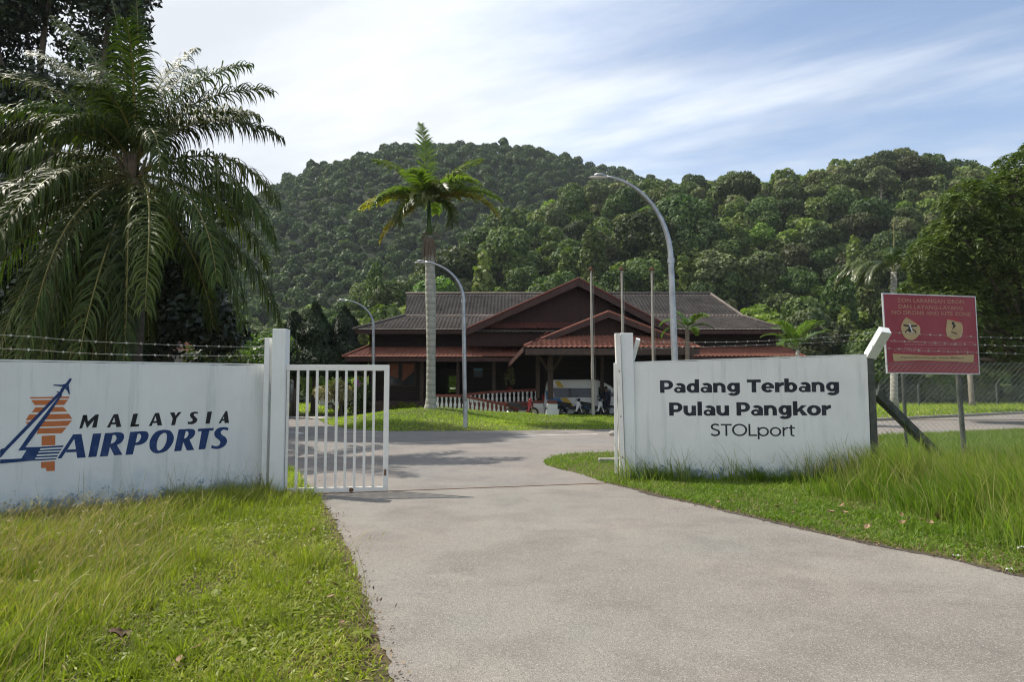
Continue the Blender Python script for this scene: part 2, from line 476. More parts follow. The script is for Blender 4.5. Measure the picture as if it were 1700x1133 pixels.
M['sign_red'] = simple('faded_red_sign_vinyl', (.265, .023, .038), (.225, .021, .033), 2.2, .5, 0, .05, .4)
M['sign_tan'] = simple('faded_tan_vinyl', (.42, .31, .155), (.36, .26, .13), 5, .55)
M['sign_letter'] = simple('faded_yellow_lettering', (.40, .23, .13), (.30, .13, .10), 14, .6)
M['sign_white'] = simple('sign_frame_aluminium', (.58, .58, .58), (.45, .45, .45), 5, .4, .3)
M['sign_fine'] = simple('faded_pink_lettering', (.46, .22, .22), (.36, .12, .14), 14, .6)
M['sign_torn'] = simple('unfaded_red_vinyl', (.33, .012, .022), (.28, .012, .02), 8, .5)
M['bark'] = mat_bark('grey_brown_bark', (.13, .105, .08), (.085, .07, .055))
M['bark_pale'] = mat_bark('pale_forest_bark', (.26, .235, .19), (.17, .15, .12))
M['bark_palm'] = mat_bark('palm_trunk_bark', (.42, .41, .36), (.31, .31, .265), (.20, .215, .16), ring=22.)
M['bark_coco'] = mat_bark('coconut_trunk_bark', (.085, .072, .058), (.06, .05, .04), ring=30.)
M['rachis'] = simple('yellow_green_frond_stalk', (.20, .17, .04), (.14, .13, .035), 5, .5)
M['rachis_grey'] = simple('grey_green_frond_stalk', (.20, .22, .14), (.14, .16, .08), 5, .5)
M['shaft'] = simple('green_crown_shaft', (.075, .13, .03), (.055, .10, .025), 3, .4)
M['dead_frond'] = simple('dead_brown_frond', (.21, .165, .12), (.13, .10, .075), 6, .85)
M['coco_leaf'] = foliage('coconut_leaflets', (.030, .050, .009), (.046, .072, .012), (.080, .10, .022), .52, .2, .2)
M['royal_leaf'] = foliage('palm_leaflets', (.075, .125, .02), (.125, .17, .026), (.20, .22, .04), .38, .40, .45)
M['royal_yellow'] = foliage('yellowing_palm_leaflets', (.24, .27, .03), (.42, .38, .035), (.55, .44, .045), .45, .42, .4)
M['small_palm_leaf'] = foliage('bright_palm_leaflets', (.07, .14, .025), (.11, .19, .03), (.16, .23, .045), .38, .35, .5)
M['dull_palm_leaf'] = foliage('dull_palm_leaflets', (.032, .055, .014), (.048, .075, .018), (.085, .11, .03), .36, .22, .5)
M['forest_d'] = foliage('forest_leaves_pale', (.075, .095, .045), (.11, .13, .06), (.16, .18, .085), .6, .25, .25)
M['big_leaf'] = foliage('dark_broad_leaves', (.016, .028, .008), (.024, .040, .012), (.045, .065, .018), .4, .14, .5)
M['mango_leaf'] = foliage('glossy_mango_leaves', (.042, .072, .020), (.060, .100, .026), (.098, .14, .038), .30, .2, .75)
M['forest_a'] = foliage('forest_leaves_green', (.038, .066, .018), (.066, .104, .027), (.12, .155, .044), .6, .25, .25)
M['forest_b'] = foliage('forest_leaves_olive', (.050, .074, .022), (.076, .104, .030), (.125, .148, .046), .6, .25, .25)
M['forest_c'] = foliage('forest_leaves_bright', (.06, .115, .02), (.10, .165, .028), (.16, .22, .045), .6, .3, .25)
M['forest_far'] = foliage('far_forest_leaves', (.032, .064, .02), (.056, .10, .028), (.11, .155, .045), .6, .25, .25, .95, 1.05)
M['conifer_leaf'] = foliage('dark_conifer_needles', (.012, .026, .010), (.018, .036, .013), (.028, .05, .018), .6, .1, .3)
M['bush_leaf'] = foliage('bright_shrub_leaves', (.055, .095, .018), (.09, .14, .025), (.15, .20, .04), .45, .3, .4)
M['hedge_leaf'] = foliage('hedge_leaves', (.035, .065, .016), (.055, .09, .02), (.10, .13, .035), .5, .3, .4)
M['variegated_leaf'] = foliage('variegated_cream_leaves', (.12, .16, .05), (.45, .42, .22), (.62, .58, .36), .45, .25, .4)
M['flower'] = simple('purple_flower', (.30, .07, .30), (.24, .05, .26), 9, .6)
M['lawn'] = foliage('lawn_grass_blades', (.13, .20, .022), (.235, .315, .032), (.42, .45, .09), .48, .40, .3)
M['tall'] = foliage('tall_grass_blades', (.12, .19, .022), (.215, .285, .036), (.36, .37, .11), .48, .40, .3)
M['straw'] = foliage('straw_seed_stalks', (.26, .23, .085), (.34, .30, .12), (.44, .40, .19), .55, .3, .3)
M['dry_leaf'] = simple('dry_brown_leaf', (.20, .12, .06), (.30, .21, .12), 8, .7)
M['dark_leaf'] = simple('dark_brown_leaf', (.055, .026, .015), (.09, .045, .024), 8, .7)
M['paper'] = simple('white_paper_litter', (.72, .72, .72), (.6, .6, .62), 8, .7)
M['skin'] = simple('brown_skin', (.17, .095, .06), (.15, .085, .055), 4, .55)
M['cloth_navy'] = simple('dark_navy_cloth', (.014, .018, .035), (.02, .024, .042), 9, .85)
M['hair'] = simple('black_hair', (.012, .010, .009), (.018, .015, .013), 20, .5)

# ================================================================== ground, roads
rng = np.random.default_rng(11)
def jag(pts, step, amp, r, closed=True):
    """breaks an outline into short steps with a ragged edge"""
    out = []
    n = len(pts)
    for i in range(n if closed else n-1):
        a, b = Vector(pts[i]), Vector(pts[(i+1) % n]); L = (b-a).length
        k = max(1, min(300, int(L/step))); nn = Vector((-(b-a).y, (b-a).x, 0)).normalized() if L > 0 else Vector((0,0,0))
        for j in range(k):
            p = a.lerp(b, j/k)
            if j: p = p + nn*float(r.normal(0, amp))
            out.append(p)
    if not closed: out.append(Vector(pts[-1]))
    return out
def sheet(name, pts, z, mat):
    import bmesh
    bm = bmesh.new()
    f = bm.faces.new([bm.verts.new((p[0], p[1], z)) for p in pts])
    if f.normal.z < 0 or True:
        f.normal_update()
        if f.normal.z < 0: f.normal_flip()
    bmesh.ops.triangulate(bm, faces=bm.faces[:])
    me = bpy.data.meshes.new(name); bm.to_mesh(me); bm.free()
    o = link_mesh(name, me, mat); o['kind'] = 'structure'
    return o
def gp(l): return [G(*p) for p in l]
g = MB(); g.add([(-500,-80,0),(600,-80,0),(600,900,0),(-500,900,0)], [[0,1,2,3]])
tag(g.build('ground', M['soil']), kind='structure')

drive_right = [(1006,803),(1050,813),(1100,826),(1175,843),(1250,860),(1350,884),(1450,905),(1575,930),(1700,960),(1900,1010),(2300,1120)]
drive_left = [(690,1300),(655,1133),(628,1060),(612,1010),(600,970),(584,930),(570,898),(556,868),(545,848),(528,821)]
drive_pts = gp(drive_right) + [Vector((9, -3, 0)), Vector((-.2, -3, 0))] + gp(drive_left)
sheet('driveway', jag(drive_pts, .06, .016, rng), .009, M['drive'])
road_near = [(2300,690),(1900,706),(1700,712),(1460,723),(1200,738),(1060,748),(1020,751),(960,753),(922,757),(903,765),(906,773),(930,780),(965,788),(1012,805)]
road_left = [(521,824),(506,800),(494,784),(468,771),(400,763),(300,757),(100,751),(-300,748)]
road_far = [(-300,696),(300,694),(470,694.5),(525,696),(545,705),(575,712),(640,716.5),(800,716),(1020,713),(1200,708),(1460,700),(1700,688),(2300,672)]
road_pts = gp(road_near) + gp(road_left) + gp(road_far)
sheet('road', jag(road_pts, .10, .02, rng), .004, M['asphalt'])
# kerbside path beyond the grass island, pale kerb along the far verge on the right
sheet('bounce_sheet', [(-1.3, 36.95), (14, 36.95), (14, 44.4), (-1.3, 44.4)], .010, M['kerb'])  # unseen pale sheet added under the porch to bounce light onto the van
sheet('path', gp([(-100,692.8),(470,692.6),(640,691.5),(640,695.0),(540,696.2),(470,694.2),(-100,695.6)]), .012, M['kerb'])
k = MB()
kl = gp([(1060,711.5),(1200,707.5),(1460,699),(1700,687),(1900,680)])
for a, b in zip(kl[:-1], kl[1:]): k.beam(a + Vector((0,.18,.05)), b + Vector((0,.18,.05)), .16, .14)
tag(k.build('road_kerb', M['kerb']), kind='structure')
# white line painted on the crossing road, and traces of an arrow further left
def strip(pts, w, z):
    m = MB(); pts = gp(pts)
    for a, b in zip(pts[:-1], pts[1:]):
        t = (b-a).normalized(); nn = Vector((-t.y, t.x, 0))*w/2
        m.add([a-nn+Vector((0,0,z)), b-nn+Vector((0,0,z)), b+nn+Vector((0,0,z)), a+nn+Vector((0,0,z))], [[0,1,2,3]])
    return m
tag(strip([(857,725),(925,722.8),(992,721.5)], .17, .009).build('road_marking_line', M['marking']), kind='structure')
m = strip([(472,719),(490,718.5),(503,721)], .2, .009)
tag(m.build('road_marking_arrow', M['marking']), kind='structure')
tag(strip([(545,717.3),(640,718.6)], .10, .009).build('road_edge_line', M['marking']), kind='structure')
tag(strip([(655,737),(760,733.5)], .10, .009).build('road_lane_line', M['marking']), kind='structure')
# the joint and sliding-gate track across the drive
tr = MB(); a, b = G(524,822), G(1008,804)
tr.beam(a + Vector((0,0,.006)), b + Vector((0,0,.006)), .03, .022)
tag(tr.build('gate_track', M['rust']), kind='structure')

# verges: turf swelling between the road and the building, with the mound the palm stands on
def fbm(x, y, s, seed=0):
    r = np.random.default_rng(seed); o = np.zeros_like(x, dtype=float); a = 1.
    for i in range(5):
        th = r.uniform(0, 6.28, 3); ph = r.uniform(0, 6.28, 3)
        for t, p in zip(th, ph): o += a*np.sin((x*np.cos(t) + y*np.sin(t))*s + p)/3
        s *= 1.93; a *= .55
    return o
def in_poly(x, y, poly):
    c = np.zeros(len(x), dtype=bool); n = len(poly)
    for i in range(n):
        x1, y1, x2, y2 = poly[i][0], poly[i][1], poly[(i+1) % n][0], poly[(i+1) % n][1]
        if abs(y1-y2) < 1e-9: continue
        c ^= ((y1 > y) != (y2 > y)) & (x < (x2-x1)*(y-y1)/(y2-y1) + x1)
    return c
mound_c = (W(715, 680, 31).x, 31.0)
_vf = gp([(528,697.2),(545,705.5),(575,712.5),(640,717),(800,716.5),(1020,713.5),(1200,708.3),(1330,703.5)])
def verge_z(x, y):
    d = np.full(len(x), 1e9)
    for a, b in zip(_vf[:-1], _vf[1:]):
        t = np.clip(((x-a.x)*(b.x-a.x) + (y-a.y)*(b.y-a.y))/((b.x-a.x)**2 + (b.y-a.y)**2), 0, 1)
        d = np.minimum(d, np.hypot(x-a.x-t*(b.x-a.x), y-a.y-t*(b.y-a.y)))
    return (verge_h(x, y) + .014)*np.clip((d-.05)/.9, 0, 1) - .002
def verge_h(x, y):
    b = 0.62*np.exp(-(((x-mound_c[0])/3.4)**2 + ((y-mound_c[1]-.6)/3.0)**2))
    edge = np.clip((y - 25.9)/1.6, 0, 1)*np.clip((35-y)/5, 0, 1)
    crest = .20*np.exp(-((y-32.4)/1.5)**2)*np.clip((x+2.5)/3, 0, 1)
    return (0.02 + b + 0.08*edge + crest + .025*fbm(x, y, 2.1, 3))*np.clip((y-25.4)/.5, 0, 1)
verge_poly = [tuple(p[:2]) for p in gp([(528,697.2),(545,705.5),(575,712.5),(640,717),(800,716.5),(1020,713.5),(1200,708.3),(1330,703.5),(1330,694),(1100,695),(1015,696)])] + [(6.5,36.6),(1.2,36.4),(-.4,36.0),(-1.2,36.8),(-8.7,37.4)]
gx, gy = np.meshgrid(np.arange(-13, 18, .28), np.arange(24.5, 38.6, .28))
V = np.stack([gx.ravel(), gy.ravel(), verge_z(gx.ravel(), gy.ravel())], 1)
nx, ny = gx.shape[1], gx.shape[0]
ii = np.arange((ny-1)*nx).reshape(ny-1, nx)[:, :-1].ravel()
Q = np.stack([ii, ii+1, ii+1+nx, ii+nx], 1)
cx = V[Q][:, :, 0].mean(1); cyy = V[Q][:, :, 1].mean(1)
keep = in_poly(cx, cyy, verge_poly)
fast_mesh('grass_mound', V, Q[keep], M['verge_soil'], smooth=True)['kind'] = 'structure'

# ================================================================== planes for the painted walls
class Plane:
    def __init__(s, a, b):
        s.o = Vector((a[0], a[1], 0)); d = Vector((b[0]-a[0], b[1]-a[1], 0)); s.L = d.length; s.d = d.normalized()
        s.n = Vector((s.d.y, -s.d.x, 0))            # faces the camera
    def hit(s, px, py, off=0.):
        r = ray(px, py); c = Vector((0, 0, CAMH)); o = s.o + s.n*off
        t = (o - c).dot(s.n)/r.dot(s.n); return c + r*t
    def sz(s, px, py):
        p = s.hit(px, py); return (p - s.o).dot(s.d), p.z
    def at(s, u, z, off=0.): return s.o + s.d*u + s.n*off + Vector((0, 0, z))
def plane_plate(mb, pl, pxs, off, t=.0015, m=0):
    mb.plate([pl.hit(x, y) + pl.n*off for x, y in pxs], pl.n, t, m)

def text_mesh(body, offset=0., shear=0., spacing=1.0):
    cu = bpy.data.curves.new('lettering', 'FONT')
    cu.body = body; cu.size = 1.0; cu.offset = offset; cu.shear = shear; cu.space_character = spacing
    cu.resolution_u = 6; cu.fill_mode = 'FRONT'
    ob = bpy.data.objects.new('lettering', cu); COL.objects.link(ob)
    dg = bpy.context.evaluated_depsgraph_get()
    me = bpy.data.meshes.new_from_object(ob.evaluated_get(dg))
    bpy.data.objects.remove(ob); bpy.data.curves.remove(cu)
    me.materials.clear()
    return me
def put_text(name, body, mat, parent, pl, x0, x1, y0, y1, off=.0015, offset=0., shear=0., spacing=1., flip=False):
    """letters of body laid on plane pl, the ink from u=x0..x1 along it and z=y0..y1"""
    me = text_mesh(body, offset, shear, spacing)
    co = np.empty(len(me.vertices)*3, dtype=np.float32); me.vertices.foreach_get('co', co); co = co.reshape(-1, 3)
    lo, hi = co.min(0), co.max(0)
    u = x0 + (co[:, 0]-lo[0])/(hi[0]-lo[0])*(x1-x0); z = y0 + (co[:, 1]-lo[1])/(hi[1]-lo[1])*(y1-y0)
    o_, d_, n_ = (np.array(q) for q in (pl.o, pl.d, pl.n))
    P = o_ + np.outer(u, d_) + n_*off; P[:, 2] += z
    P -= np.array(base_loc(parent))
    me.vertices.foreach_set('co', P.astype(np.float32).ravel()); me.update()
    return link_mesh(name, me, mat, parent)

def wall_mesh(pl, u0, u1, z0f, z1f, th, parent, name, mat, r):
    n = int((u1-u0)/.12)
    us = np.linspace(u0, u1, n+1); mb = MB(); b = []
    for i, u in enumerate(us):
        t = (u-u0)/(u1-u0); zt = z0f + (z1f-z0f)*t + float(r.normal(0, .004))
        for off in (0, -th):
            mb.v.append(pl.at(u, -.1, off)); mb.v.append(pl.at(u, zt, off))
    for i in range(n):
        a, c = 4*i, 4*(i+1)
        for f in ([a, c, c+1, a+1], [a+2, a+3, c+3, c+2], [a+1, c+1, c+3, a+3], [a, a+2, c+2, c]): mb.f.append(f); mb.m.append(0)
    mb.f.append([0, 1, 3, 2]); mb.f.append([4*n, 4*n+2, 4*n+3, 4*n+1]); mb.m += [0, 0]
    return mb.build(name, mat, parent)

# ---------------------------------------------------------------- left wall with the airport operator's emblem
LW = Plane(G(0, 868), G(438, 817))
lw = thing('sign_wall', 'long white wall with the orange tower and blue aircraft emblem, left of the gate', 'wall', tuple(LW.o))
zl, zr = LW.sz(0, 600)[1], LW.sz(437, 607)[1]
uL = -3.2
wall_mesh(LW, uL, LW.L, zl + (zl-zr)/LW.L*3.2, zr, .16, lw, 'wall', M['wall'], rng)
cap = MB()
cap.hexa([LW.at(uL, zl + (zl-zr)/LW.L*3.2 + .004, .004), LW.at(LW.L, zr + .004, .004), LW.at(LW.L, zr+.004, -.164), LW.at(uL, zl + (zl-zr)/LW.L*3.2 + .004, -.164)],
         [LW.at(uL, zl + (zl-zr)/LW.L*3.2 + .022, .004), LW.at(LW.L, zr + .022, .004), LW.at(LW.L, zr+.022, -.164), LW.at(uL, zl + (zl-zr)/LW.L*3.2 + .022, -.164)])
cap.build('coping', M['white_paint'], lw)
def z5(l): return [(x/5.964, 610 + y/5.964) for x, y in l]
tw = MB()
for poly in ([(293,297),(688,292),(683,310),(300,311)], [(308,326),(675,322),(635,375),(345,376)], [(350,398),(625,394),(667,440),(315,449)],
             [(290,469),(680,462),(715,512),(253,526)], [(250,543),(712,528),(668,582),(300,594)], [(385,606),(660,598),(610,655),(360,661)],
             [(412,681),(548,675),(546,773),(412,778)], [(407,940),(543,932),(541,1028),(460,1031),(455,1000),(407,1000)]):
    plane_plate(tw, LW, z5(poly), .0005)
tw.build('tower_emblem', M['orange_paint'], lw)
rw = MB()
plane_plate(rw, LW, z5([(588,285),(602,285),(235,770),(180,828),(265,822),(215,905),(0,918),(0,890)]), .0024)
for poly in ([(400,804),(618,792),(612,808),(390,822)], [(385,833),(600,824),(592,838),(375,848)], [(370,863),(580,855),(574,872),(362,882)], [(355,894),(565,887),(556,903),(340,912)]):
    plane_plate(rw, LW, z5(poly), .0024)
rw.build('runway_emblem', M['white_paint'], lw)
bl = MB()
for poly in ([(572,258),(594,272),(300,585),(60,832),(10,893),(0,897),(0,820),(22,806),(40,806)],
             [(594,272),(612,280),(470,490),(250,795),(410,790),(395,815),(335,925),(0,956),(0,916),(210,905),(262,822),(178,828),(290,665)],
             [(410,789),(630,775),(618,793),(398,806)], [(388,822),(610,808),(600,825),(382,835)], [(372,848),(592,838),(580,856),(365,866)],
             [(358,882),(575,872),(565,888),(345,897)], [(336,912),(557,903),(548,916),(330,926)],
             # aircraft: fuselage with swept wings and tail
             [(706,110),(690,112),(648,165),(626,186),(603,215),(590,244),(572,262),(600,280),(612,262),(640,215),(662,190),(680,170),(708,124)],
             [(650,163),(612,174),(528,172),(529,182),(612,192),(640,186)], [(660,196),(642,210),(664,232),(683,271),(691,268),(684,215),(678,172)],
             [(590,246),(563,239),(559,245),(584,258)], [(600,258),(590,266),(606,279),(614,276)]):
    plane_plate(bl, LW, z5(poly), .0042)
bl.build('aircraft_emblem', M['blue_paint'], lw)
# two lines of slanted lettering with the thick and thin strokes of the photograph, drawn letter by letter
# (each letter: outline polygons in photo-crop units, counters left open)
def glyphs(mb, pl, polys, fx, off):
    for poly in polys: plane_plate(mb, pl, [fx(x, y) for x, y in poly], off)
def z6(x, y): return (120 + x/6.0714, 660 + y/6.0714)
def arc(cx, cy, rx, ry, a0, a1, n=12):
    return [(cx + rx*math.cos(math.radians(a0 + (a1-a0)*i/n)), cy - ry*math.sin(math.radians(a0 + (a1-a0)*i/n))) for i in range(n+1)]
def ringseg(outer, inner):
    """quads between two matching curves"""
    return [[outer[i], outer[i+1], inner[i+1], inner[i]] for i in range(len(outer)-1)]
def curve(pts, n=6):
    """smooth curve through pts"""
    out = []
    for i in range(len(pts)-1):
        p0, p1, p2, p3 = pts[max(i-1, 0)], pts[i], pts[i+1], pts[min(i+2, len(pts)-1)]
        for j in range(n):
            t = j/n; t2, t3 = t*t, t*t*t
            out.append(tuple(.5*((2*p1[k]) + (-p0[k]+p2[k])*t + (2*p0[k]-5*p1[k]+4*p2[k]-p3[k])*t2 + (-p0[k]+3*p1[k]-3*p2[k]+p3[k])*t3) for k in (0, 1)))
    out.append(pts[-1]); return out
AIR = []
# A
AIR += [[(8,375),(92,370),(135,608),(48,613),(36,520),(20,420),(-45,520),(-110,616),(-150,618)], [(-48,528),(40,524),(44,552),(-66,557)]]
# I
AIR += [[(208,368),(293,364),(243,600),(160,606)]]
# R
AIR += [[(330,362),(412,358),(358,594),(277,600)]]
AIR += ringseg(curve([(400,359),(450,353),(505,362),(523,400),(500,450),(450,482),(385,492)]), curve([(404,385),(425,380),(440,390),(446,415),(430,448),(405,464),(388,468)]))
AIR += [[(385,480),(445,476),(505,580),(422,586),(375,492)]]
# P
AIR += [[(583,350),(664,345),(610,577),(536,582)]]
AIR += ringseg(curve([(655,346),(705,342),(755,350),(769,390),(745,445),(690,478),(632,484)]), curve([(655,374),(675,368),(690,380),(692,405),(675,440),(652,456),(636,458)]))
# O
AIR += ringseg(curve([(915,327),(840,352),(785,430),(780,510),(815,556),(868,566),(950,540),(1010,465),(1022,395),(985,338),(915,327)]),
               curve([(922,360),(885,385),(858,440),(850,500),(858,530),(878,538),(915,512),(945,455),(953,395),(945,364),(922,360)]))
# R
AIR += [[(1072,325),(1148,321),(1098,541),(1026,546)]]
AIR += ringseg(curve([(1138,321),(1185,318),(1228,328),(1238,362),(1215,405),(1170,432),(1122,440)]), curve([(1140,346),(1155,342),(1168,352),(1170,375),(1155,402),(1138,414),(1124,417)]))
AIR += [[(1120,430),(1180,425),(1228,532),(1155,537),(1112,440)]]
# T
AIR += [[(1270,318),(1428,309),(1420,336),(1262,345)], [(1306,330),(1384,326),(1340,523),(1272,528)]]
# S
AIR += ringseg(curve([(1576,310),(1530,301),(1470,312),(1432,355),(1440,400),(1475,428),(1492,455),(1475,487),(1440,493),(1405,482)], 5),
               curve([(1566,336),(1535,328),(1510,334),(1495,355),(1510,380),(1545,405),(1560,445),(1535,492),(1470,522),(1400,514)], 5))
al = MB(); glyphs(al, LW, AIR, z6, .0006); al.build('blue_lettering', M['blue_paint'], lw)
MAL = []
MAL += [[(108,180),(148,178),(100,312),(70,318)], [(108,180),(148,178),(158,250),(148,312)], [(150,250),(235,175),(240,205),(148,312)], [(235,175),(268,173),(244,305),(198,308)]]
def A_(x, y): return [[(x+62,y),(x+105,y-3),(x+138,y+126),(x+88,y+130),(x+66,y+30),(x+24,y+132),(x-8,y+134)], [(x+38,y+84),(x+88,y+80),(x+90,y+100),(x+30,y+104)]]
MAL += A_(356, 172)
MAL += [[(614,168),(662,164),(630,296),(582,299)], [(592,277),(676,272),(668,294),(586,299)]]
MAL += [[(x*.92+70, y*.98+3) for x, y in p] for p in A_(770, 160)]
MAL += [[(985,155),(1030,152),(1050,215),(1014,218)], [(1068,150),(1102,148),(1040,225),(1018,222)], [(1012,212),(1052,208),(1036,281),(996,284)]]
MAL += ringseg(curve([(1268,150),(1235,146),(1200,156),(1185,180),(1196,205),(1212,222),(1208,240),(1188,248),(1166,244)], 4), curve([(1262,168),(1240,164),(1228,170),(1224,182),(1240,198),(1260,222),(1250,250),(1212,272),(1162,270)], 4))
MAL += [[(1362,147),(1408,143),(1385,266),(1342,269)]]
MAL += [[(1545,140),(1562,138),(1580,259),(1535,262),(1528,190),(1498,262),(1473,264)], [(1510,222),(1545,218),(1547,236),(1502,240)]]
ml = MB(); glyphs(ml, LW, MAL, z6, .0006); ml.build('black_lettering', M['black_paint'], lw)

# ---------------------------------------------------------------- left gate post, wires, gate leaf
pd = 10.45
p0 = W(457, 817, pd)
gpL = thing('gate_post', 'tall square white concrete gate post at the end of the emblem wall', 'gate post', (p0.x, pd, 0))
w = 22/F*pd/2
pm = MB(); pm.hexa([(p0.x-w,pd,-.1),(p0.x+w,pd,-.1),(p0.x+w,pd+.22,-.1),(p0.x-w,pd+.22,-.1)], [(p0.x-w,pd,Z(546,pd)),(p0.x+w,pd,Z(546,pd)),(p0.x+w,pd+.22,Z(546,pd)),(p0.x-w,pd+.22,Z(546,pd))])
pm.build('post', M['post_white'], gpL, bevel=.008)
b = MB(); bx = W(441.5, 700, pd+.12).x
b.box((bx-.038, pd+.08, -.1), (bx+.042, pd+.20, Z(561, pd+.1))); b.build('backing_post', M['post_white'], gpL, bevel=.006)
for yy in (564, 576, 590):
    h = MB(); q = W(438, yy, pd+.08); h.tube([q + Vector((.02,0,0)), q + Vector((-.05,0,.004)), q + Vector((-.075,-.02,-.018))], .005, 6); h.build('wire_hook', M['wire'], gpL)

def barbed(name, pts, label, sag=.03, seed=1, group=None):
    r = np.random.default_rng(seed); mb = MB()
    P = []
    for a, c in zip(pts[:-1], pts[1:]):
        a, c = Vector(a), Vector(c); n = max(8, int((c-a).length/.06))
        for i in range(n):
            t = i/n; P.append(a.lerp(c, t) + Vector((0, 0, -sag*4*t*(1-t))))
    P.append(Vector(pts[-1]))
    mb.tube(P, .0028, 5)
    for i in range(2, len(P)-1, 3):
        c = P[i]; d = (P[min(i+1, len(P)-1)] - P[i-1]).normalized()
        mb.tube([c - d*.012, c + d*.012], .0085, 6)
        for k_ in range(2):
            v = Vector(r.normal(0, 1, 3)); v = (v - d*v.dot(d)).normalized()
            mb.tube([c - v*.022, c + v*.022], .0028, 4)
    o = mb.build(name, M['wire'])
    return tag(o, label, 'barbed wire', group)
wa = lambda u, z: LW.at(u, z, -.08)
uu = [-3.2, -1.6, .3, 1.6, LW.L]
barbed('barbed_wire', [wa(-3.2, 2.34), wa(LW.sz(60,559)[0], LW.sz(60,559)[1]), wa(LW.sz(230,570)[0], LW.sz(230,570)[1]), wa(LW.sz(437,576)[0], LW.sz(437,576)[1])], 'upper strand of barbed wire above the emblem wall', .012, 1, 'barbed wire over the emblem wall')
barbed('barbed_wire', [wa(-3.2, 2.16), wa(LW.sz(60,581)[0], LW.sz(60,581)[1]), wa(LW.sz(230,589)[0], LW.sz(230,589)[1]), wa(LW.sz(437,590)[0], LW.sz(437,590)[1])], 'lower strand of barbed wire, just above the coping of the emblem wall', .012, 2, 'barbed wire over the emblem wall')

GL = Plane(W(469, 814, 10.52), W(644, 812, 10.72))
gate = thing('sliding_gate', 'white barred steel gate leaf, standing half across the drive', 'gate', tuple(GL.o))
zt, zb = GL.sz(556, 606)[1], GL.sz(556, 819.5)[1]
def gbox(mb, u0, u1, z0, z1, t=.05, o=0.): mb.hexa([GL.at(u0,z0,o), GL.at(u1,z0,o), GL.at(u1,z0,o-t), GL.at(u0,z0,o-t)], [GL.at(u0,z1,o), GL.at(u1,z1,o), GL.at(u1,z1,o-t), GL.at(u0,z1,o-t)])
fr = MB()
gbox(fr, -.02, GL.L, zt-.09, zt); gbox(fr, -.02, GL.L-.002, zb, zb+.085)
gbox(fr, GL.L-.08, GL.L, zb+.086, zt-.091); gbox(fr, -.02, .012, zb+.086, zt-.091)
fr.build('frame', M['gate_paint'], gate, bevel=.005)
for xx in (476.5,493,509,525,541,558,573.5,589,605,620):
    u = GL.sz(xx, 700)[0]; bb = MB(); gbox(bb, u-.019, u+.019, zb+.086, zt-.091, .036, -.007); bb.build('bar', M['gate_paint'], gate, bevel=.004)
u = GL.sz(583, 820)[0]
br = MB(); br.hexa([GL.at(u-.03, .035, -.01), GL.at(u+.03, .035, -.01), GL.at(u+.03, .035, -.04), GL.at(u-.03, .035, -.04)], [GL.at(u-.065, zb-.001, -.01), GL.at(u+.065, zb-.001, -.01), GL.at(u+.065, zb-.001, -.04), GL.at(u-.065, zb-.001, -.04)])
wb = br.build('wheel_bracket', M['gate_paint'], gate)
whl = MB(); whl.disc(GL.at(u, .036, -.022), GL.n, .036, .045, 16); whl.build('wheel', M['rust'], wb)
lt = MB(); gbox(lt, GL.L-.06, GL.L-.03, GL.sz(640,790)[1], GL.sz(640,780)[1], .012, .013); lt.build('latch_plate', M['rust'], gate)
# the second leaf, folded back beside the right post and seen on edge
RD = 12.0
GR = Plane(W(1020.5, 790, 12.0), W(1021.5, 780, 13.9))
g2 = thing('swing_gate', 'white gate leaf folded back edge-on beside the right gate post', 'gate', tuple(GR.o))
def rbox(mb, u0, u1, z0, z1, t=.05, o=0.): mb.hexa([GR.at(u0,z0,o), GR.at(u1,z0,o), GR.at(u1,z0,o+t), GR.at(u0,z0,o+t)], [GR.at(u0,z1,o), GR.at(u1,z1,o), GR.at(u1,z1,o+t), GR.at(u0,z1,o+t)])
zt2 = Z(603, 12.)
f2 = MB(); rbox(f2, 0, .07, .12, zt2, .055); rbox(f2, .072, GR.L, zt2-.09, zt2-.002); rbox(f2, .072, GR.L, .12, .2); rbox(f2, GR.L-.07, GR.L, .202, zt2-.092)
f2.build('frame', M['gate_paint'], g2, bevel=.005)
for i in range(11):
    u = .15 + i*.15; bb = MB(); rbox(bb, u, u+.036, .201, zt2-.091, .036, .007); bb.build('bar', M['gate_paint'], g2)

# ---------------------------------------------------------------- right post and wall with the airfield's name
gpR = thing('gate_post', 'tall square white concrete post at the left end of the lettered wall', 'gate post', tuple(W(1046, 795, 12.1)))
a0, a1 = W(1040, 797, 12.05), W(1056, 797, 12.05)
t0, t1 = W(1030.5, 553, 12.05), W(1051, 554, 12.05)
dx = Vector((.035, .26, 0))
def drop(p, z): return Vector((p.x, p.y, z))
pm = MB(); z1 = t0.z
pm.hexa([drop(a0,-.1), drop(a1,-.1), drop(a1,-.1)+Vector((0,.3,0)), drop(a0,-.1)+Vector((-.03,.3,0))], [drop(t0,z1), drop(t1,z1), drop(t1,z1)+Vector((0,.3,0)), drop(t0,z1)+Vector((-.03,.3,0))])
pm.build('post', M['post_white'], gpR, bevel=.008)
ch = MB()
c0, c1 = W(1031, 796, 11.98), W(1038.5, 797, 11.98); d0, d1 = W(1021.5, 555, 11.98), W(1029.8, 555, 11.98)
ch.hexa([drop(c0,-.1), drop(c1,-.1), drop(c1,-.1)+Vector((0,.12,0)), drop(c0,-.1)+Vector((0,.12,0))], [drop(d0,z1-.01), drop(d1,z1-.01), drop(d1,z1-.01)+Vector((0,.12,0)), drop(d0,z1-.01)+Vector((0,.12,0))])
co = ch.build('channel', M['gate_paint'], gpR, bevel=.004)
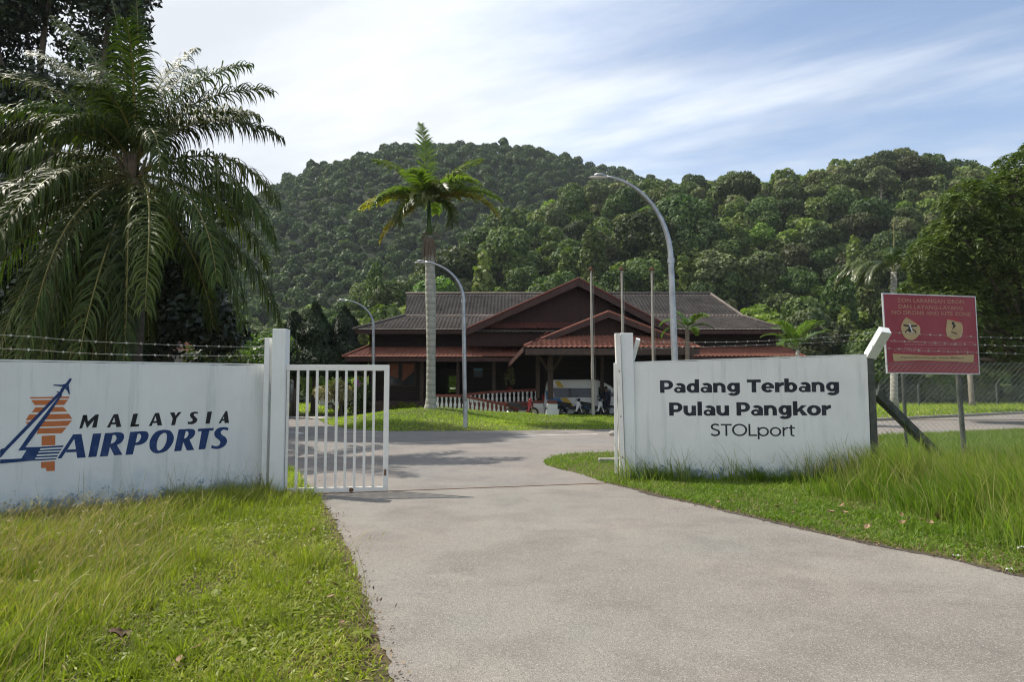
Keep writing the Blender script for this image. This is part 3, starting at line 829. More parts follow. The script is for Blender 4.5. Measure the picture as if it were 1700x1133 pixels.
for yy in (617, 628+64, 760):
    s_ = MB(); t = (yy-555)/(796-555); q = (d0+d1)/2 + ((c0+c1)/2 - (d0+d1)/2)*t; q.z = Z(yy, 11.97)
    s_.ball((q.x, 11.975, q.z), .012, 8, 6); s_.build('bolt', M['rust'], co)
st = MB(); st.beam(W(1050, 598, 12.3), W(1059.5, 563, 12.1), .075, .075, (0, 1, 0)); st.build('wire_arm', M['post_white'], gpR, bevel=.005)

RW = Plane(W(1052, 796, 12.12), W(1447, 799, 11.75))
rwl = thing('sign_wall', 'white wall with three lines of dark lettering, right of the gate', 'wall', tuple(RW.o))
zl, zr = RW.sz(1052, 603)[1], RW.sz(1445, 590)[1]
wall_mesh(RW, .0, RW.L, zl, zr, .16, rwl, 'wall', M['wall'], rng)
cp = MB(); cp.hexa([RW.at(0,zl+.004,.004), RW.at(RW.L,zr+.004,.004), RW.at(RW.L,zr+.004,-.164), RW.at(0,zl+.004,-.164)], [RW.at(0,zl+.02,.004), RW.at(RW.L,zr+.02,.004), RW.at(RW.L,zr+.02,-.164), RW.at(0,zl+.02,-.164)])
cp.build('coping', M['white_paint'], rwl)
# heavy geometric letters, cap height 1, drawn as strokes and bowls
def q_rect(x0, y0, x1, y1): return [[(x0,y0),(x1,y0),(x1,y1),(x0,y1)]]
def q_ring(cx, cy, rx, ry, ix, iy, a0=0, a1=360):
    n = max(6, int(abs(a1-a0)/11)); return ringseg(arc(cx, cy, rx, -ry, a0, a1, n), arc(cx, cy, ix, -iy, a0, a1, n))
def q_stroke(pts, w):
    L_, R_ = [], []
    for i, p in enumerate(pts):
        a, b = pts[max(i-1, 0)], pts[min(i+1, len(pts)-1)]; d = math.hypot(b[0]-a[0], b[1]-a[1]) or 1; nx_, ny_ = -(b[1]-a[1])/d*w/2, (b[0]-a[0])/d*w/2
        L_.append((p[0]+nx_, p[1]+ny_)); R_.append((p[0]-nx_, p[1]-ny_))
    return ringseg(L_, R_)
HEAVY = {
 'P': (.84, q_rect(0,0,.27,1) + q_rect(.27,.79,.43,1) + q_rect(.27,.27,.43,.48) + q_ring(.43,.635,.36,.365,.10,.155,-90,90)),
 'T': (.84, q_rect(0,.78,.82,1) + q_rect(.275,0,.545,.78)),
 'a': (.75, q_rect(.43,0,.69,.45) + q_ring(.35,.45,.34,.325,.085,.12,0,138) + q_ring(.27,.225,.27,.24,.10,.085)),
 'd': (.83, q_ring(.36,.375,.36,.395,.105,.18) + q_rect(.49,0,.75,1.06)),
 'b': (.83, q_ring(.39,.375,.36,.395,.105,.18) + q_rect(0,0,.26,1.06)),
 'n': (.83, q_rect(0,0,.26,.76) + q_ring(.375,.40,.365,.38,.115,.165,0,150) + q_rect(.49,0,.74,.40)),
 'g': (.83, q_ring(.35,.40,.35,.375,.10,.165) + q_rect(.49,.02,.75,.76) + q_ring(.365,.04,.385,.31,.125,.10,212,360)),
 'e': (.80, q_ring(.38,.375,.38,.395,.12,.20,0,318) + q_rect(.13,.30,.75,.45)),
 'r': (.55, q_rect(0,0,.26,.76) + q_ring(.53,.36,.44,.42,.22,.17,90,165)),
 'u': (.83, q_rect(0,.36,.26,.76) + q_ring(.365,.36,.365,.38,.105,.155,180,335) + q_rect(.48,0,.74,.76)),
 'l': (.35, q_rect(0,0,.26,1.06)),
 'k': (.80, q_rect(0,0,.26,1.06) + [[(.22,.17),(.22,.42),(.50,.76),(.80,.76)], [(.30,.42),(.48,.54),(.84,0),(.52,0)]]),
 'o': (.84, q_ring(.40,.375,.40,.395,.14,.19)), ' ': (.34, [])}
tS = curve([(.58,.86),(.46,.945),(.32,.955),(.16,.90),(.10,.75),(.17,.60),(.34,.52),(.52,.44),(.60,.28),(.54,.12),(.36,.04),(.20,.06),(.05,.16)], 4)
LIGHT = {
 'S': (.72, q_stroke(tS, .135)), 'T': (.78, q_rect(0,.87,.76,1) + q_rect(.315,0,.445,.87)), 'O': (1.06, q_ring(.51,.5,.52,.515,.385,.39)),
 'L': (.66, q_rect(.06,0,.19,1) + q_rect(.19,0,.64,.125)), 'p': (.84, q_rect(.02,-.26,.145,.74) + q_ring(.41,.365,.385,.385,.26,.265)),
 'o': (.84, q_ring(.40,.365,.385,.385,.26,.265)), 'r': (.46, q_rect(.04,0,.165,.74) + q_ring(.42,.42,.34,.335,.225,.215,90,165)),
 't': (.48, q_rect(.11,.16,.235,.92) + q_rect(0,.635,.42,.745) + q_ring(.32,.17,.21,.18,.085,.07,180,290))}
def line(body, font, px0, px1, ytop, ybase, sp=.0):
    """letters from px0 to px1 on the wall; ytop / ybase: cap line and baseline at the left and right ends"""
    ux0, zb0 = RW.sz(px0, ybase[0]); ux1, zb1 = RW.sz(px1, ybase[1]); zt0, zt1 = RW.sz(px0, ytop[0])[1], RW.sz(px1, ytop[1])[1]
    tot = sum(font[c][0] + sp for c in body) - sp - (font[body[-1]][0] - max(p[0] for g in font[body[-1]][1] for p in g))
    x = 0.; mb = MB(); k = 0
    for c in body:
        for poly in font[c][1]:
            pts = []
            for gx_, gy_ in poly:
                t = (x+gx_)/tot; zb_, zt_ = zb0 + (zb1-zb0)*t, zt0 + (zt1-zt0)*t; pts.append(RW.at(ux0 + (ux1-ux0)*t, zb_ + (zt_-zb_)*gy_, .0006 + .00002*(k % 40)))
            mb.plate(pts, RW.n, .0012); k += 1
        x += font[c][0] + sp
    return mb.build('lettering', M['ink'], rwl)
line('Padang Terbang', HEAVY, 1095.8, 1393.2, (632, 629.3), (652.8, 651))
line('Pulau Pangkor', HEAVY, 1111, 1380, (668.8, 667.8), (690.8, 690.2))
line('STOLport', LIGHT, 1179.5, 1320, (704.3, 704.6), (724.2, 724.8))

# ---------------------------------------------------------------- cranked concrete end post, brace, chain-link fence
FD = 11.95
ep = thing('fence_end_post', 'weathered concrete post with a white cranked head at the right end of the lettered wall', 'fence post', (RW.at(RW.L+.07, 0).x, RW.at(RW.L+.07, 0).y, 0))
e0 = RW.at(RW.L+.075, 0, -.06); et = RW.at(RW.L+.055, zr, -.06)
em = MB(); em.beam(drop(e0,-.1), Vector((et.x, et.y, zr-.02)), .11, .14, (0,1,0)); em.build('post', M['dark_concrete'], ep, bevel=.008)
hd = MB(); hd.beam(W(1444, 592, 11.8), W(1470, 548, 11.4), .17, .15, (0,1,0)); hd.build('cranked_head', M['post_white'], ep, bevel=.008)
bc = MB(); bc.beam(W(1452, 652, 11.93), W(1576, 775, 12.9), .135, .135); bc.build('brace', M['dark_concrete'], ep, bevel=.008)
fence = thing('chain_link_fence', 'chain link fence running right from the cranked concrete post, tall grass along its foot', 'fence', (6.4, 12.05, 0))
fx0, fx1, fz1 = 6.33, 12.6, 2.06
mb = MB(); stp = .092; H = fz1-.05
fr_ = np.random.default_rng(5)
def clipline(c, sgn):
    pts = []
    for z in np.linspace(.05, fz1, 9):
        x = c + sgn*(z-.05)
        pts.append((x, z))
    pts = [(x, z) for x, z in pts if fx0 <= x <= fx1]
    return pts
FY = lambda x, z: 12.0 + .03*math.sin(x*2.3) + .02*math.sin(z*3+x)
c = fx0 - H
while c < fx1:
    p = clipline(c, 1)
    if len(p) > 1: mb.tube([(x, FY(x, z)+.0025, z) for x, z in p], .0021, 3, caps=False)
    c += stp
c = fx0
while c < fx1 + H:
    p = clipline(c, -1)
    if len(p) > 1: mb.tube([(x, FY(x, z)-.0025, z) for x, z in p], .0021, 3, caps=False)
    c += stp
mb.build('wire_netting', M['mesh_wire'], fence)
for zz in (.08, 1.05, 2.03):
    s_ = MB(); s_.tube([(x, FY(x, zz)-.01, zz) for x in np.linspace(fx0, fx1, 40)], .0035, 5); s_.build('line_wire', M['mesh_wire'], fence)
for fxp in (9.6, 12.6):
    s_ = MB(); s_.beam((fxp, 12.08, -.1), (fxp, 12.08, 2.1), .11, .11); s_.beam((fxp, 12.08, 2.08), (fxp+.02, 11.75, 2.5), .09, .09)
    s_.build('post', M['dark_concrete'], fence)
for i, yy in enumerate((566, 578, 589)):
    zz = Z(yy, 11.9)
    a = W(1056 - i*3, 567 + i*12, 12.15); m_ = W(1465 - i*8, 551 + i*13, 11.6)
    if i < 2:
        barbed('barbed_wire', [a, m_], ['upper barbed wire strand strung above the lettered wall', 'lower barbed wire strand strung above the lettered wall'][i], .08 if i == 0 else .02, 10+i, 'barbed wire over the lettered wall')
    barbed('barbed_wire', [m_, (9.62, 11.78 + .1*i, 2.46 - .13*i), (12.6, 11.78 + .1*i, 2.46 - .13*i)], ['top barbed wire strand passing in front of the red board', 'middle barbed wire strand passing in front of the red board', 'lowest barbed wire strand passing in front of the red board'][i], .03, 20+i, 'barbed wire over the chain link fence')

# ---------------------------------------------------------------- red no-drone board
SB = Plane(W(1464.5, 600, 14.0), W(1621.5, 600, 14.75))
sb = thing('warning_board', 'faded red board with two tan warning symbols on dark legs behind the fence', 'sign', (SB.at(SB.L/2, 0).x, SB.at(SB.L/2, 0).y, 0))
c4 = [SB.hit(1465, 487.5), SB.hit(1618.5, 493), SB.hit(1626, 621.5), SB.hit(1473, 619.5)]
pb = MB(); pb.plate([p - SB.n*.02 for p in c4], SB.n, .02); pb.build('panel', M['sign_red'], sb)
fm = MB()
for i in range(4):
    a, b_ = c4[i], c4[(i+1) % 4]; dd = (b_-a).normalized()*.012
    fm.beam(a + (dd if i % 2 else -dd) - SB.n*.008, b_ - (dd if i % 2 else -dd) - SB.n*.008, .032, .022, (0, 0, 1))
fm.build('frame', M['sign_white'], sb)
u, v_ = c4[1]-c4[0], c4[3]-c4[0]
def sbp(a, b_, off=0.): return c4[0] + u*a + v_*b_ + SB.n*off       # a across, b down, on the leaning board
def z3(x, y):                                                       # from the board's crop to (a, b)
    px, py = 1440 + x/6.665, 470 + y/6.665
    p = SB.hit(px, py) - c4[0]
    A = Matrix(((u.dot(u), u.dot(v_)), (u.dot(v_), v_.dot(v_)))); q = A.inverted() @ Vector((p.dot(u), p.dot(v_)))
    return q[0], q[1]
def board_text(name, body, mat, x0, y0, x1, y1, hgt, offset, spacing=1.):
    me = text_mesh(body, offset, 0., spacing)
    n = len(me.vertices); co = np.empty(n*3, dtype=np.float32); me.vertices.foreach_get('co', co); co = co.reshape(-1, 3)
    lo, hi = co.min(0), co.max(0)
    a0_, b0_ = z3(x0, y0); a1_, b1_ = z3(x1, y1); hb = hgt/6.665/135*1.05
    s_ = (co[:, 0]-lo[0])/(hi[0]-lo[0]); t_ = (co[:, 1]-lo[1])/(hi[1]-lo[1])
    aa = a0_ + (a1_-a0_)*s_; bb_ = b0_ + (b1_-b0_)*s_ - hb*t_
    P = np.array(c4[0]) + np.outer(aa, np.array(u)) + np.outer(bb_, np.array(v_)) + np.array(SB.n)*.0025 - np.array(base_loc(sb))
    me.vertices.foreach_set('co', P.astype(np.float32).ravel()); me.update()
    return link_mesh(name, me, mat, sb)
board_text('heading_lettering', 'ZON LARANGAN DRON', M['sign_letter'], 330, 212, 1070, 232, 44, .018, 1.05)
board_text('heading_lettering', 'DAN LAYANG-LAYANG', M['sign_letter'], 345, 282, 1055, 302, 44, .018, 1.05)
board_text('heading_lettering', 'NO DRONE AND KITE ZONE', M['sign_letter'], 268, 346, 1142, 368, 44, .018, 1.02)
for yy, bdy, xa, xb in ((660, 'DILARANG MENERBANGKAN DRON DAN LAYANG-LAYANG', 250, 1180), (692, 'DI KAWASAN LAPANGAN TERBANG', 420, 1050), (735, 'IT IS PROHIBITED TO FLY DRONES AND KITES', 325, 1115), (765, 'WITHIN THE AIRFIELD AND ITS SURROUNDINGS', 290, 1180)):
    board_text('fine_lettering', bdy, M['sign_fine'], xa, yy, xb, yy+8, 20, .004)
def patch(name, pts, mat, off, t=.002, parent=sb):
    mb = MB(); mb.plate([sbp(*z3(x, y), off) for x, y in pts], SB.n, t); return mb.build(name, mat, parent)
d1 = curve([(430,380),(395,420),(372,480),(378,540),(405,595),(450,628),(500,632),(550,600),(580,545),(578,490),(540,450),(430,380)], 5)[:-1]
patch('peeled_patch', [(425,372),(590,450),(560,500),(400,440)], M['sign_torn'], .002, .001)
ds = patch('drone_symbol', d1, M['sign_tan'], .0035)
dm = MB()
def icon(mb, pts): mb.plate([sbp(*z3(x, y), .006) for x, y in pts], SB.n, .0015)
icon(dm, [(395,458),(465,470),(545,466),(547,482),(470,490),(398,476)]); icon(dm, [(452,485),(492,485),(488,520),(456,520)])
icon(dm, [(455,505),(420,528),(412,552),(424,552),(432,534),(462,518)]); icon(dm, [(488,505),(530,526),(542,556),(530,556),(520,536),(482,518)]); icon(dm, [(440,520),(500,520),(480,545),(460,545)])
dr = dm.build('drone_pictogram', M['black_paint'], ds)
sl = MB(); sl.plate([sbp(*z3(x, y), .0085) for x, y in [(452,452),(466,448),(500,540),(488,545)]], SB.n, .001); sl.build('slash_bar', M['sign_white'], ds)
patch('peeled_patch', [(880,395),(1000,380),(1025,440),(880,420)], M['sign_torn'], .002, .001)
d2 = [(880,402),(1035,440),(1055,480),(1052,560),(1030,605),(950,630),(880,592),(866,520)]
ks = patch('kite_symbol', d2, M['sign_tan'], .0035)
km = MB(); icon(km, [(930,432),(968,434),(955,455),(978,475),(935,520),(948,475),(930,450)]); icon(km, [(925,535),(990,560),(985,570),(922,545)]); km.build('kite_pictogram', M['black_paint'], ks)
patch('peeled_patch', [(300,775),(520,790),(900,795),(1010,790),(1010,805),(640,815),(310,800)], M['sign_torn'], .002, .001)
sp_ = patch('tan_strip', [(278,785),(420,790),(700,806),(1000,800),(1175,795),(1172,880),(900,868),(600,858),(290,868)], M['sign_tan'], .0035)
o = board_text('strip_lettering', 'Pejabat Penerbangan Awam Malaysia', M['black_paint'], 375, 840, 1070, 846, 24, .004)
o.data.transform(Matrix.Translation(SB.n*.004))
for (xt, yt, xb, yb, D, rr, mt) in ((1499, 615, 1506, 780, 14.28, .036, 'dark_concrete'), (1590, 615, 1600, 742, 14.74, .05, 'dark_concrete')):
    lg = MB(); tp = W(xt, yt, D); bt = W(xb, yb, D); tp2 = tp + (tp-bt)*.6
    d_ = (tp-bt).normalized(); bt2 = bt - d_*(bt.z+.1)/d_.z
    lg.tube([bt2, tp2], rr, 10); lg.build('leg', M[mt], sb)

# ================================================================== terminal building
bd = thing('terminal_building', 'dark red timber terminal with layered tiled roofs and a gabled porch', 'building', (X(940, 41), 41, 0))
def tiled(name, TL, TR, BL, BR, mat, parent, col=.23, row=.33, amp=.022, step=.022, thick=True):
    """a roof slope of real pantiles: rolls across, courses down; corners top-left/right, eave-left/right"""
    TL, TR, BL, BR = (Vector(p) for p in (TL, TR, BL, BR))
    e = (BR-BL).normalized()                       # along the eave
    L0, L1 = min(0., (TL-BL).dot(e)), max((BR-BL).dot(e), (TR-BL).dot(e))
    sl = ((TL+TR)-(BL+BR))/2; sl = sl - e*sl.dot(e); H = sl.length; sl.normalize()
    nrm = e.cross(sl).normalized()
    if nrm.z < 0: nrm = -nrm
    per = 6
    xs = np.arange(L0, L1 + col/per, col/per); nr = max(1, int(round(H/row)))
    ts = [];
    for r_ in range(nr): ts += [r_/nr + 1e-4, (r_+1)/nr - 1e-4]
    ts = np.array(ts)
    tl, tr, br = (TL-BL).dot(e), (TR-BL).dot(e), (BR-BL).dot(e)
    Xl = tl*ts; Xr = br + (tr-br)*ts
    xx = np.clip(xs[None, :], Xl[:, None], Xr[:, None])
    ph = (xs/col) % 1.
    wv = np.where(ph < .42, np.sin(np.pi*ph/.42), -.25*np.sin(np.pi*(ph-.42)/.58))*amp
    # each course tips up at its lower edge
    lift = np.array([step if i % 2 == 0 else 0. for i in range(len(ts))])
    hgt = wv[None, :] + lift[:, None]
    P = np.array(BL)[None, None, :] + xx[..., None]*np.array(e) + (ts*H)[:, None, None]*np.array(sl) + hgt[..., None]*np.array(nrm)
    ny_, nx_ = P.shape[:2]
    i_ = np.arange((ny_-1)*nx_).reshape(ny_-1, nx_)[:, :-1].ravel()
    Q = np.stack([i_, i_+1, i_+1+nx_, i_+nx_], 1)
    V = P.reshape(-1, 3)
    a_ = V[Q]; w_ = np.linalg.norm(a_[:, 1]-a_[:, 0], axis=1) + np.linalg.norm(a_[:, 2]-a_[:, 3], axis=1)
    Q = Q[w_ > 1e-3]
    r2 = np.random.default_rng(int(abs(L1*100)))
    ci = (V[Q][:, :, :].mean(1) - np.array(BL)) @ np.array(e); ri = (V[Q].mean(1) - np.array(BL)) @ np.array(sl)
    key = (np.floor(ci/col)*131 + np.floor(ri/(H/nr))*17).astype(int)
    tint = r2.random(4096)[key % 4096]**2
    return fast_mesh(name, V, Q, mat, parent, tint=tint)
def P3(px, py, D): return W(px, py, D)
# upper roof: two slopes, steep above, flatter skirt below; the left end closes in a gable, the right end in a hip
eL, eR = P3(587, 547, 39.6), P3(1302, 549, 39.6)
kL, kR = P3(672, 523, 43), P3(1232, 527, 43)
rL, rR = P3(676, 487, 47), P3(1180, 491, 47)
eL.z = eR.z = (eL.z+eR.z)/2; kL.z = kR.z = (kL.z+kR.z)/2; rL.z = rR.z = (rL.z+rR.z)/2
tiled('roof_slope', rL, rR, kL + Vector((0,0,.02)), kR + Vector((0,0,.02)), M['tile_grey'], bd)
tiled('roof_slope', kL, kR, eL, eR, M['tile_grey'], bd)
yb = 54.4
eLb, eRb = Vector((eL.x, yb, eL.z)), Vector((eR.x, yb, eR.z))
kLb, kRb = Vector((kL.x, yb-3.4, kL.z)), Vector((kR.x, yb-3.4, kR.z))
tiled('roof_slope', kLb, kL, eLb, eL, M['tile_grey'], bd)
tiled('roof_slope', kR, kRb, eR, eRb, M['tile_grey'], bd)
tiled('roof_slope', rR - Vector((0,.01,0)), rR + Vector((0,.01,0)), kR, kRb, M['tile_grey'], bd)
tiled('roof_slope', rR, rL, kRb, kLb, M['tile_grey'], bd, .5)
tiled('roof_slope', kRb, kLb, eRb, eLb, M['tile_grey'], bd, .5)
gm = MB(); gm.add([kL, kLb, rL], [[0,1,2]]); gm.build('end_gable', M['wood_red'], bd)
rc = MB(); rc.tube([rL + Vector((-.1,0,.05)), rR + Vector((.1,0,.05))], .11, 8); rc.tube([rR + Vector((0,0,.05)), kR + Vector((0,0,.05)), eR + Vector((0,0,.06))], .09, 8); rc.tube([kL + Vector((0,0,.05)), eL + Vector((0,0,.06))], .09, 8)
rc.build('ridge_tiles', M['tile_grey'], bd, smooth=True)
# eave boards of the upper roof
def fascia(a, b, h, t=.06, mat='barge', name='eave_board', dz=-.03):
    mb = MB(); a, b = Vector(a), Vector(b); mb.beam(a + Vector((0,0,dz-h/2)), b + Vector((0,0,dz-h/2)), t, h); return mb.build(name, M[mat], bd)
fascia(eL + Vector((.08,.1,0)), eR + Vector((-.08,.1,0)), .2)
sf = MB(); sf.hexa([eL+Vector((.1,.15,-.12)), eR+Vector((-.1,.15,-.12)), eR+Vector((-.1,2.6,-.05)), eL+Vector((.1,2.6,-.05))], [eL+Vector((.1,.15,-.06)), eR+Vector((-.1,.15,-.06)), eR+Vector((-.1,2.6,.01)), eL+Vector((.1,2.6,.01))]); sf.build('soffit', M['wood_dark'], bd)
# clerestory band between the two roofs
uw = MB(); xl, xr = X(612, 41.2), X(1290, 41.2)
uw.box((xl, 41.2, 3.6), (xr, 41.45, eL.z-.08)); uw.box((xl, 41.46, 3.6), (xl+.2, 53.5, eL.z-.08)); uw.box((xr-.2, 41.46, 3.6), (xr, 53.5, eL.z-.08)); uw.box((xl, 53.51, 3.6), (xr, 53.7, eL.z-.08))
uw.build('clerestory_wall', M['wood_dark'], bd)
# lower roof, left and right of the porch
def lowroof(pxeL, pxeR, pxtL, pxtR, pye, pyt, hipL, hipR):
    a, b = P3(pxeL, pye, 38.4), P3(pxeR, pye, 38.4); c, d = P3(pxtL, pyt, 41.15), P3(pxtR, pyt, 41.15)
    c.z = d.z = max(c.z, a.z+.75); tiled('roof_slope', c, d, a, b, M['tile_red'], bd, .24, .36, .024, .026)
    fascia(a + Vector((.1,.1,0)), b + Vector((-.1,.1,0)), .22, mat='barge')
    s_ = MB(); s_.hexa([a+Vector((.1,.16,-.14)), b+Vector((-.1,.16,-.14)), b+Vector((-.1,2.8,-.1)), a+Vector((.1,2.8,-.1))], [a+Vector((.1,.16,-.08)), b+Vector((-.1,.16,-.08)), b+Vector((-.1,2.8,-.04)), a+Vector((.1,2.8,-.04))]); s_.build('soffit', M['wood_dark'], bd)
    return a, b, c, d
a, b, c, d = lowroof(569, 856, 612, 882, 593, 576, True, False)
tiled('roof_slope', c + Vector((0,.0,0)), c + Vector((0,.01,0)), Vector((a.x, 44.5, a.z)), a, M['tile_red'], bd, .24, .36)
hp = MB(); hp.tube([a + Vector((0,0,.04)), c + Vector((0,0,.05))], .08, 8); hp.build('ridge_tiles', M['tile_red'], bd, smooth=True)
lowroof(1118, 1342, 1140, 1296, 592, 578, False, True)
# front gable over the entrance, its ridge running back into the main roof
pk, fl, frt = P3(960, 465, 38.6), P3(774, 547, 38.6), P3(1117, 549, 38.6)
fl.z = frt.z = (fl.z+frt.z)/2
back = Vector((0, 8.6, 0))
tiled('gable_roof_slope', pk+back, pk, fl+back, fl, M['tile_grey'], bd, .24, .34)
tiled('gable_roof_slope', pk, pk+back, frt, frt+back, M['tile_grey'], bd, .24, .34)
rg = MB(); rg.tube([pk + Vector((0,-.05,.05)), pk+back], .11, 8); rg.build('ridge_tiles', M['tile_grey'], bd, smooth=True)
bg = MB()
for q, w_ in ((fl, 1), (frt, -1)):
    dirn = (pk-q).normalized(); up = Vector((0,0,1))
    bg.hexa([q+Vector((0,-.12,-.34)), pk+Vector((0,-.12,-.36)), pk+Vector((0,-.04,-.36)), q+Vector((0,-.04,-.34))], [q+Vector((0,-.12,.02)), pk+Vector((0,-.12,.04)), pk+Vector((0,-.04,.04)), q+Vector((0,-.04,.02))])
bg.build('barge_board', M['barge'], bd)
cpb = MB()
for q in (fl, frt): cpb.tube([q + Vector((0,-.08,.05)), pk + Vector((0,-.08,.07))], .075, 6)
cpb.build('verge_tiles', M['tile_red_dull'], bd)
zb_ = Z(536, 39.4)
gw = MB(); gw.plate([Vector((fl.x+.5, 39.3, fl.z-.1)), Vector((frt.x-.5, 39.3, frt.z-.1)), Vector((pk.x, 39.3, pk.z-.25))], (0, 1, 0), .12); gw.build('gable_wall', M['wood_red'], bd)
a, b = P3(772, 545.5, 38.75), P3(1112, 546, 38.75); c, d = P3(796, 535, 39.28), P3(1092, 535, 39.28)
a.z = b.z = (a.z+b.z)/2
tiled('pent_roof_slope', c, d, a, b, M['tile_red_dull'], bd, .24, .3)
a2, b2 = P3(770, 552, 38.7), P3(1112, 552, 38.7); c2, d2 = P3(770, 546.5, 39.2), P3(1112, 546.5, 39.2)
tiled('pent_roof_slope', c2, d2, a2, b2, M['tile_grey'], bd, .24, .3)
lw_ = MB(); lw_.box((a2.x, 39.0, Z(575, 39)), (b2.x, 39.2, Z(553, 39))); lw_.build('gable_base_wall', M['wood_red'], bd)

# ---------------------------------------------------------------- porch (porte-cochere)
PD = 34.4
pk2 = P3(1010, 520, PD); fl2 = P3(870, 575, PD); fr2 = P3(1152, 577, PD); fl2.z = fr2.z = (fl2.z+fr2.z)/2
back2 = Vector((0, 5.2, 0))
tiled('porch_roof_slope', pk2+back2, pk2, fl2+back2, fl2, M['tile_red_dull'], bd, .24, .34)
tiled('porch_roof_slope', pk2, pk2+back2, fr2, fr2+back2, M['tile_red_dull'], bd, .24, .34)
bg = MB()
ext = P3(849, 597, 35.4)
for q in (fl2, fr2):
    bg.hexa([q+Vector((0,-.12,-.22)), pk2+Vector((0,-.12,-.24)), pk2+Vector((0,-.04,-.24)), q+Vector((0,-.04,-.22))], [q+Vector((0,-.12,.03)), pk2+Vector((0,-.12,.05)), pk2+Vector((0,-.04,.05)), q+Vector((0,-.04,.03))])
bg.build('porch_barge_board', M['barge'], bd)
vt = MB()
for q in (fl2, fr2): vt.tube([q + Vector((0,-.08,.06)), pk2 + Vector((0,-.08,.08))], .06, 6)
vt.build('porch_verge_tiles', M['tile_red'], bd)
gw = MB(); gw.plate([Vector((fl2.x+.5, PD+.55, fl2.z-.05)), Vector((fr2.x-.5, PD+.55, fr2.z-.05)), Vector((pk2.x, PD+.55, pk2.z-.2))], (0, 1, 0), .12); gw.build('porch_gable_wall', M['wood_red'], bd)
a, b = P3(870, 576.5, 33.2), P3(1164, 578, 33.2); c, d = P3(905, 557, PD+.5), P3(1118, 557, PD+.5); a.z = b.z = (a.z+b.z)/2
tiled('porch_pent_slope', c, d, a, b, M['tile_red'], bd, .25, .33, .03, .032)
# left and right aprons of the porch roof, lower and further back
aL = [P3(848, 597, 36.0), P3(848, 597, 36.0)]
a_b = Vector((aL[0].x, 39.2, aL[0].z))
tiled('porch_side_slope', Vector((c.x, 39.0, c.z)), c, Vector((a.x-.75, 39.2, a.z-.62)), Vector((a.x, 33.2, a.z)), M['tile_red'], bd, .25, .33, .03, .032)
sd = MB(); sd.beam(Vector((a.x-.02, 33.12, a.z-.10)), Vector((a.x-.80, 38.4, a.z-.74)), .07, .24); sd.build('porch_barge_board', M['barge'], bd)
tiled('porch_side_slope', d, Vector((d.x, 39.0, d.z)), b, Vector((b.x+.75, 39.2, b.z-.3)), M['tile_red'], bd, .25, .33, .03, .032)
pb_ = MB(); pb_.beam(a + Vector((.06,.09,-.2)), b + Vector((-.06,.09,-.2)), .08, .32); pb_.build('porch_beam', M['column'], bd)
pc = MB(); pc.box((a.x+.1, 33.35, a.z-.20), (b.x-.1, 38.9, a.z-.12)); pc.build('porch_ceiling', M['wood_dark'], bd)
for px, D, w_ in ((1128, 35.85, .30), (1150, 37.3, .22), (1000, 38.6, .2), (820, 40.2, .2), (760, 40.2, .2), (700, 40.2, .22)):
    x = X(px, D); cm = MB(); cm.box((x-w_/2, D, 0), (x+w_/2, D+w_, 3.75)); cm.build('column', M['column'], bd, bevel=.01)
for px, D, w_ in ((914, 35.86, .29), (893, 37.29, .22)):
    x = X(px, D); cm = MB(); cm.box((x-w_/2, D, 1.02), (x+w_/2, D+w_, 3.62)); cm.build('column', M['column'], bd, bevel=.01)
for px, s_ in ((914, 1), (914, -1)):
    x = X(px, 36.0); cm = MB(); cm.beam((x+s_*.12, 36.0, 2.55), (x+s_*.75, 36.0, 3.52), .14, .14); cm.build('brace', M['column'], bd)

# ---------------------------------------------------------------- rooms under the lower roof
fz = .85
fm_ = MB(); fm_.box((X(612, 41.2), 40.0, 0), (X(1300, 41.2), 53.0, fz)); fm_.build('floor_plinth', M['column'], bd)
x0, x1, x2, x3 = X(612, 41), X(645, 41), X(690, 41), X(716, 41)
lwm = MB()
lwm.box((x0, 41.0, fz), (x1-.05, 41.19, 3.5)); lwm.box((x1-.05, 41.0, fz), (x2+.9, 41.19, 1.7)); lwm.box((x1-.05, 41.0, 3.15), (x2+.9, 41.19, 3.5)); lwm.box((x2+.0, 41.0, 1.7), (x2+.9, 41.19, 3.15))
lwm.box((x0, 41.2, fz), (x0+.2, 52.8, 3.5)); lwm.box((x2+.7, 41.2, fz), (x2+.9, 52.8, 3.5))
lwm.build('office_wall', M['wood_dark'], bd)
wf = MB(); zz0, zz1 = 1.7, 3.15
wxl, wxr = x1-.05, x2
for xx in (wxl, (wxl+wxr)/2-.04, wxr-.08): wf.box((xx, 41.02, zz0), (xx+.08, 41.1, zz1))
wf.box((wxl+.081, 41.02, zz0), (wxr-.081, 41.1, zz0+.07)); wf.box((wxl+.081, 41.02, zz1-.07), (wxr-.081, 41.1, zz1))
win = wf.build('window', M['column'], bd)
gl = MB(); gl.box((wxl+.081, 41.05, zz0+.071), (wxr-.081, 41.06, zz1-.071)); gl.build('pane', M['glass_dark'], win)
for xa, xb, zl_, zr_ in ((wxl+.1, wxl+.62, 2.35, 2.2), (wxl+.86, wxr-.1, 2.0, 2.62)):
    bl_ = MB(); bl_.plate([(xa, 41.035, zl_), (xb, 41.035, zr_), (xb, 41.035, zz1-.08), (xa, 41.035, zz1-.08)], (0, 1, 0), .01); bl_.build('reflection_panel', M['reflection_panel'], win)  # orange reflection on the pane, put in as coloured panels
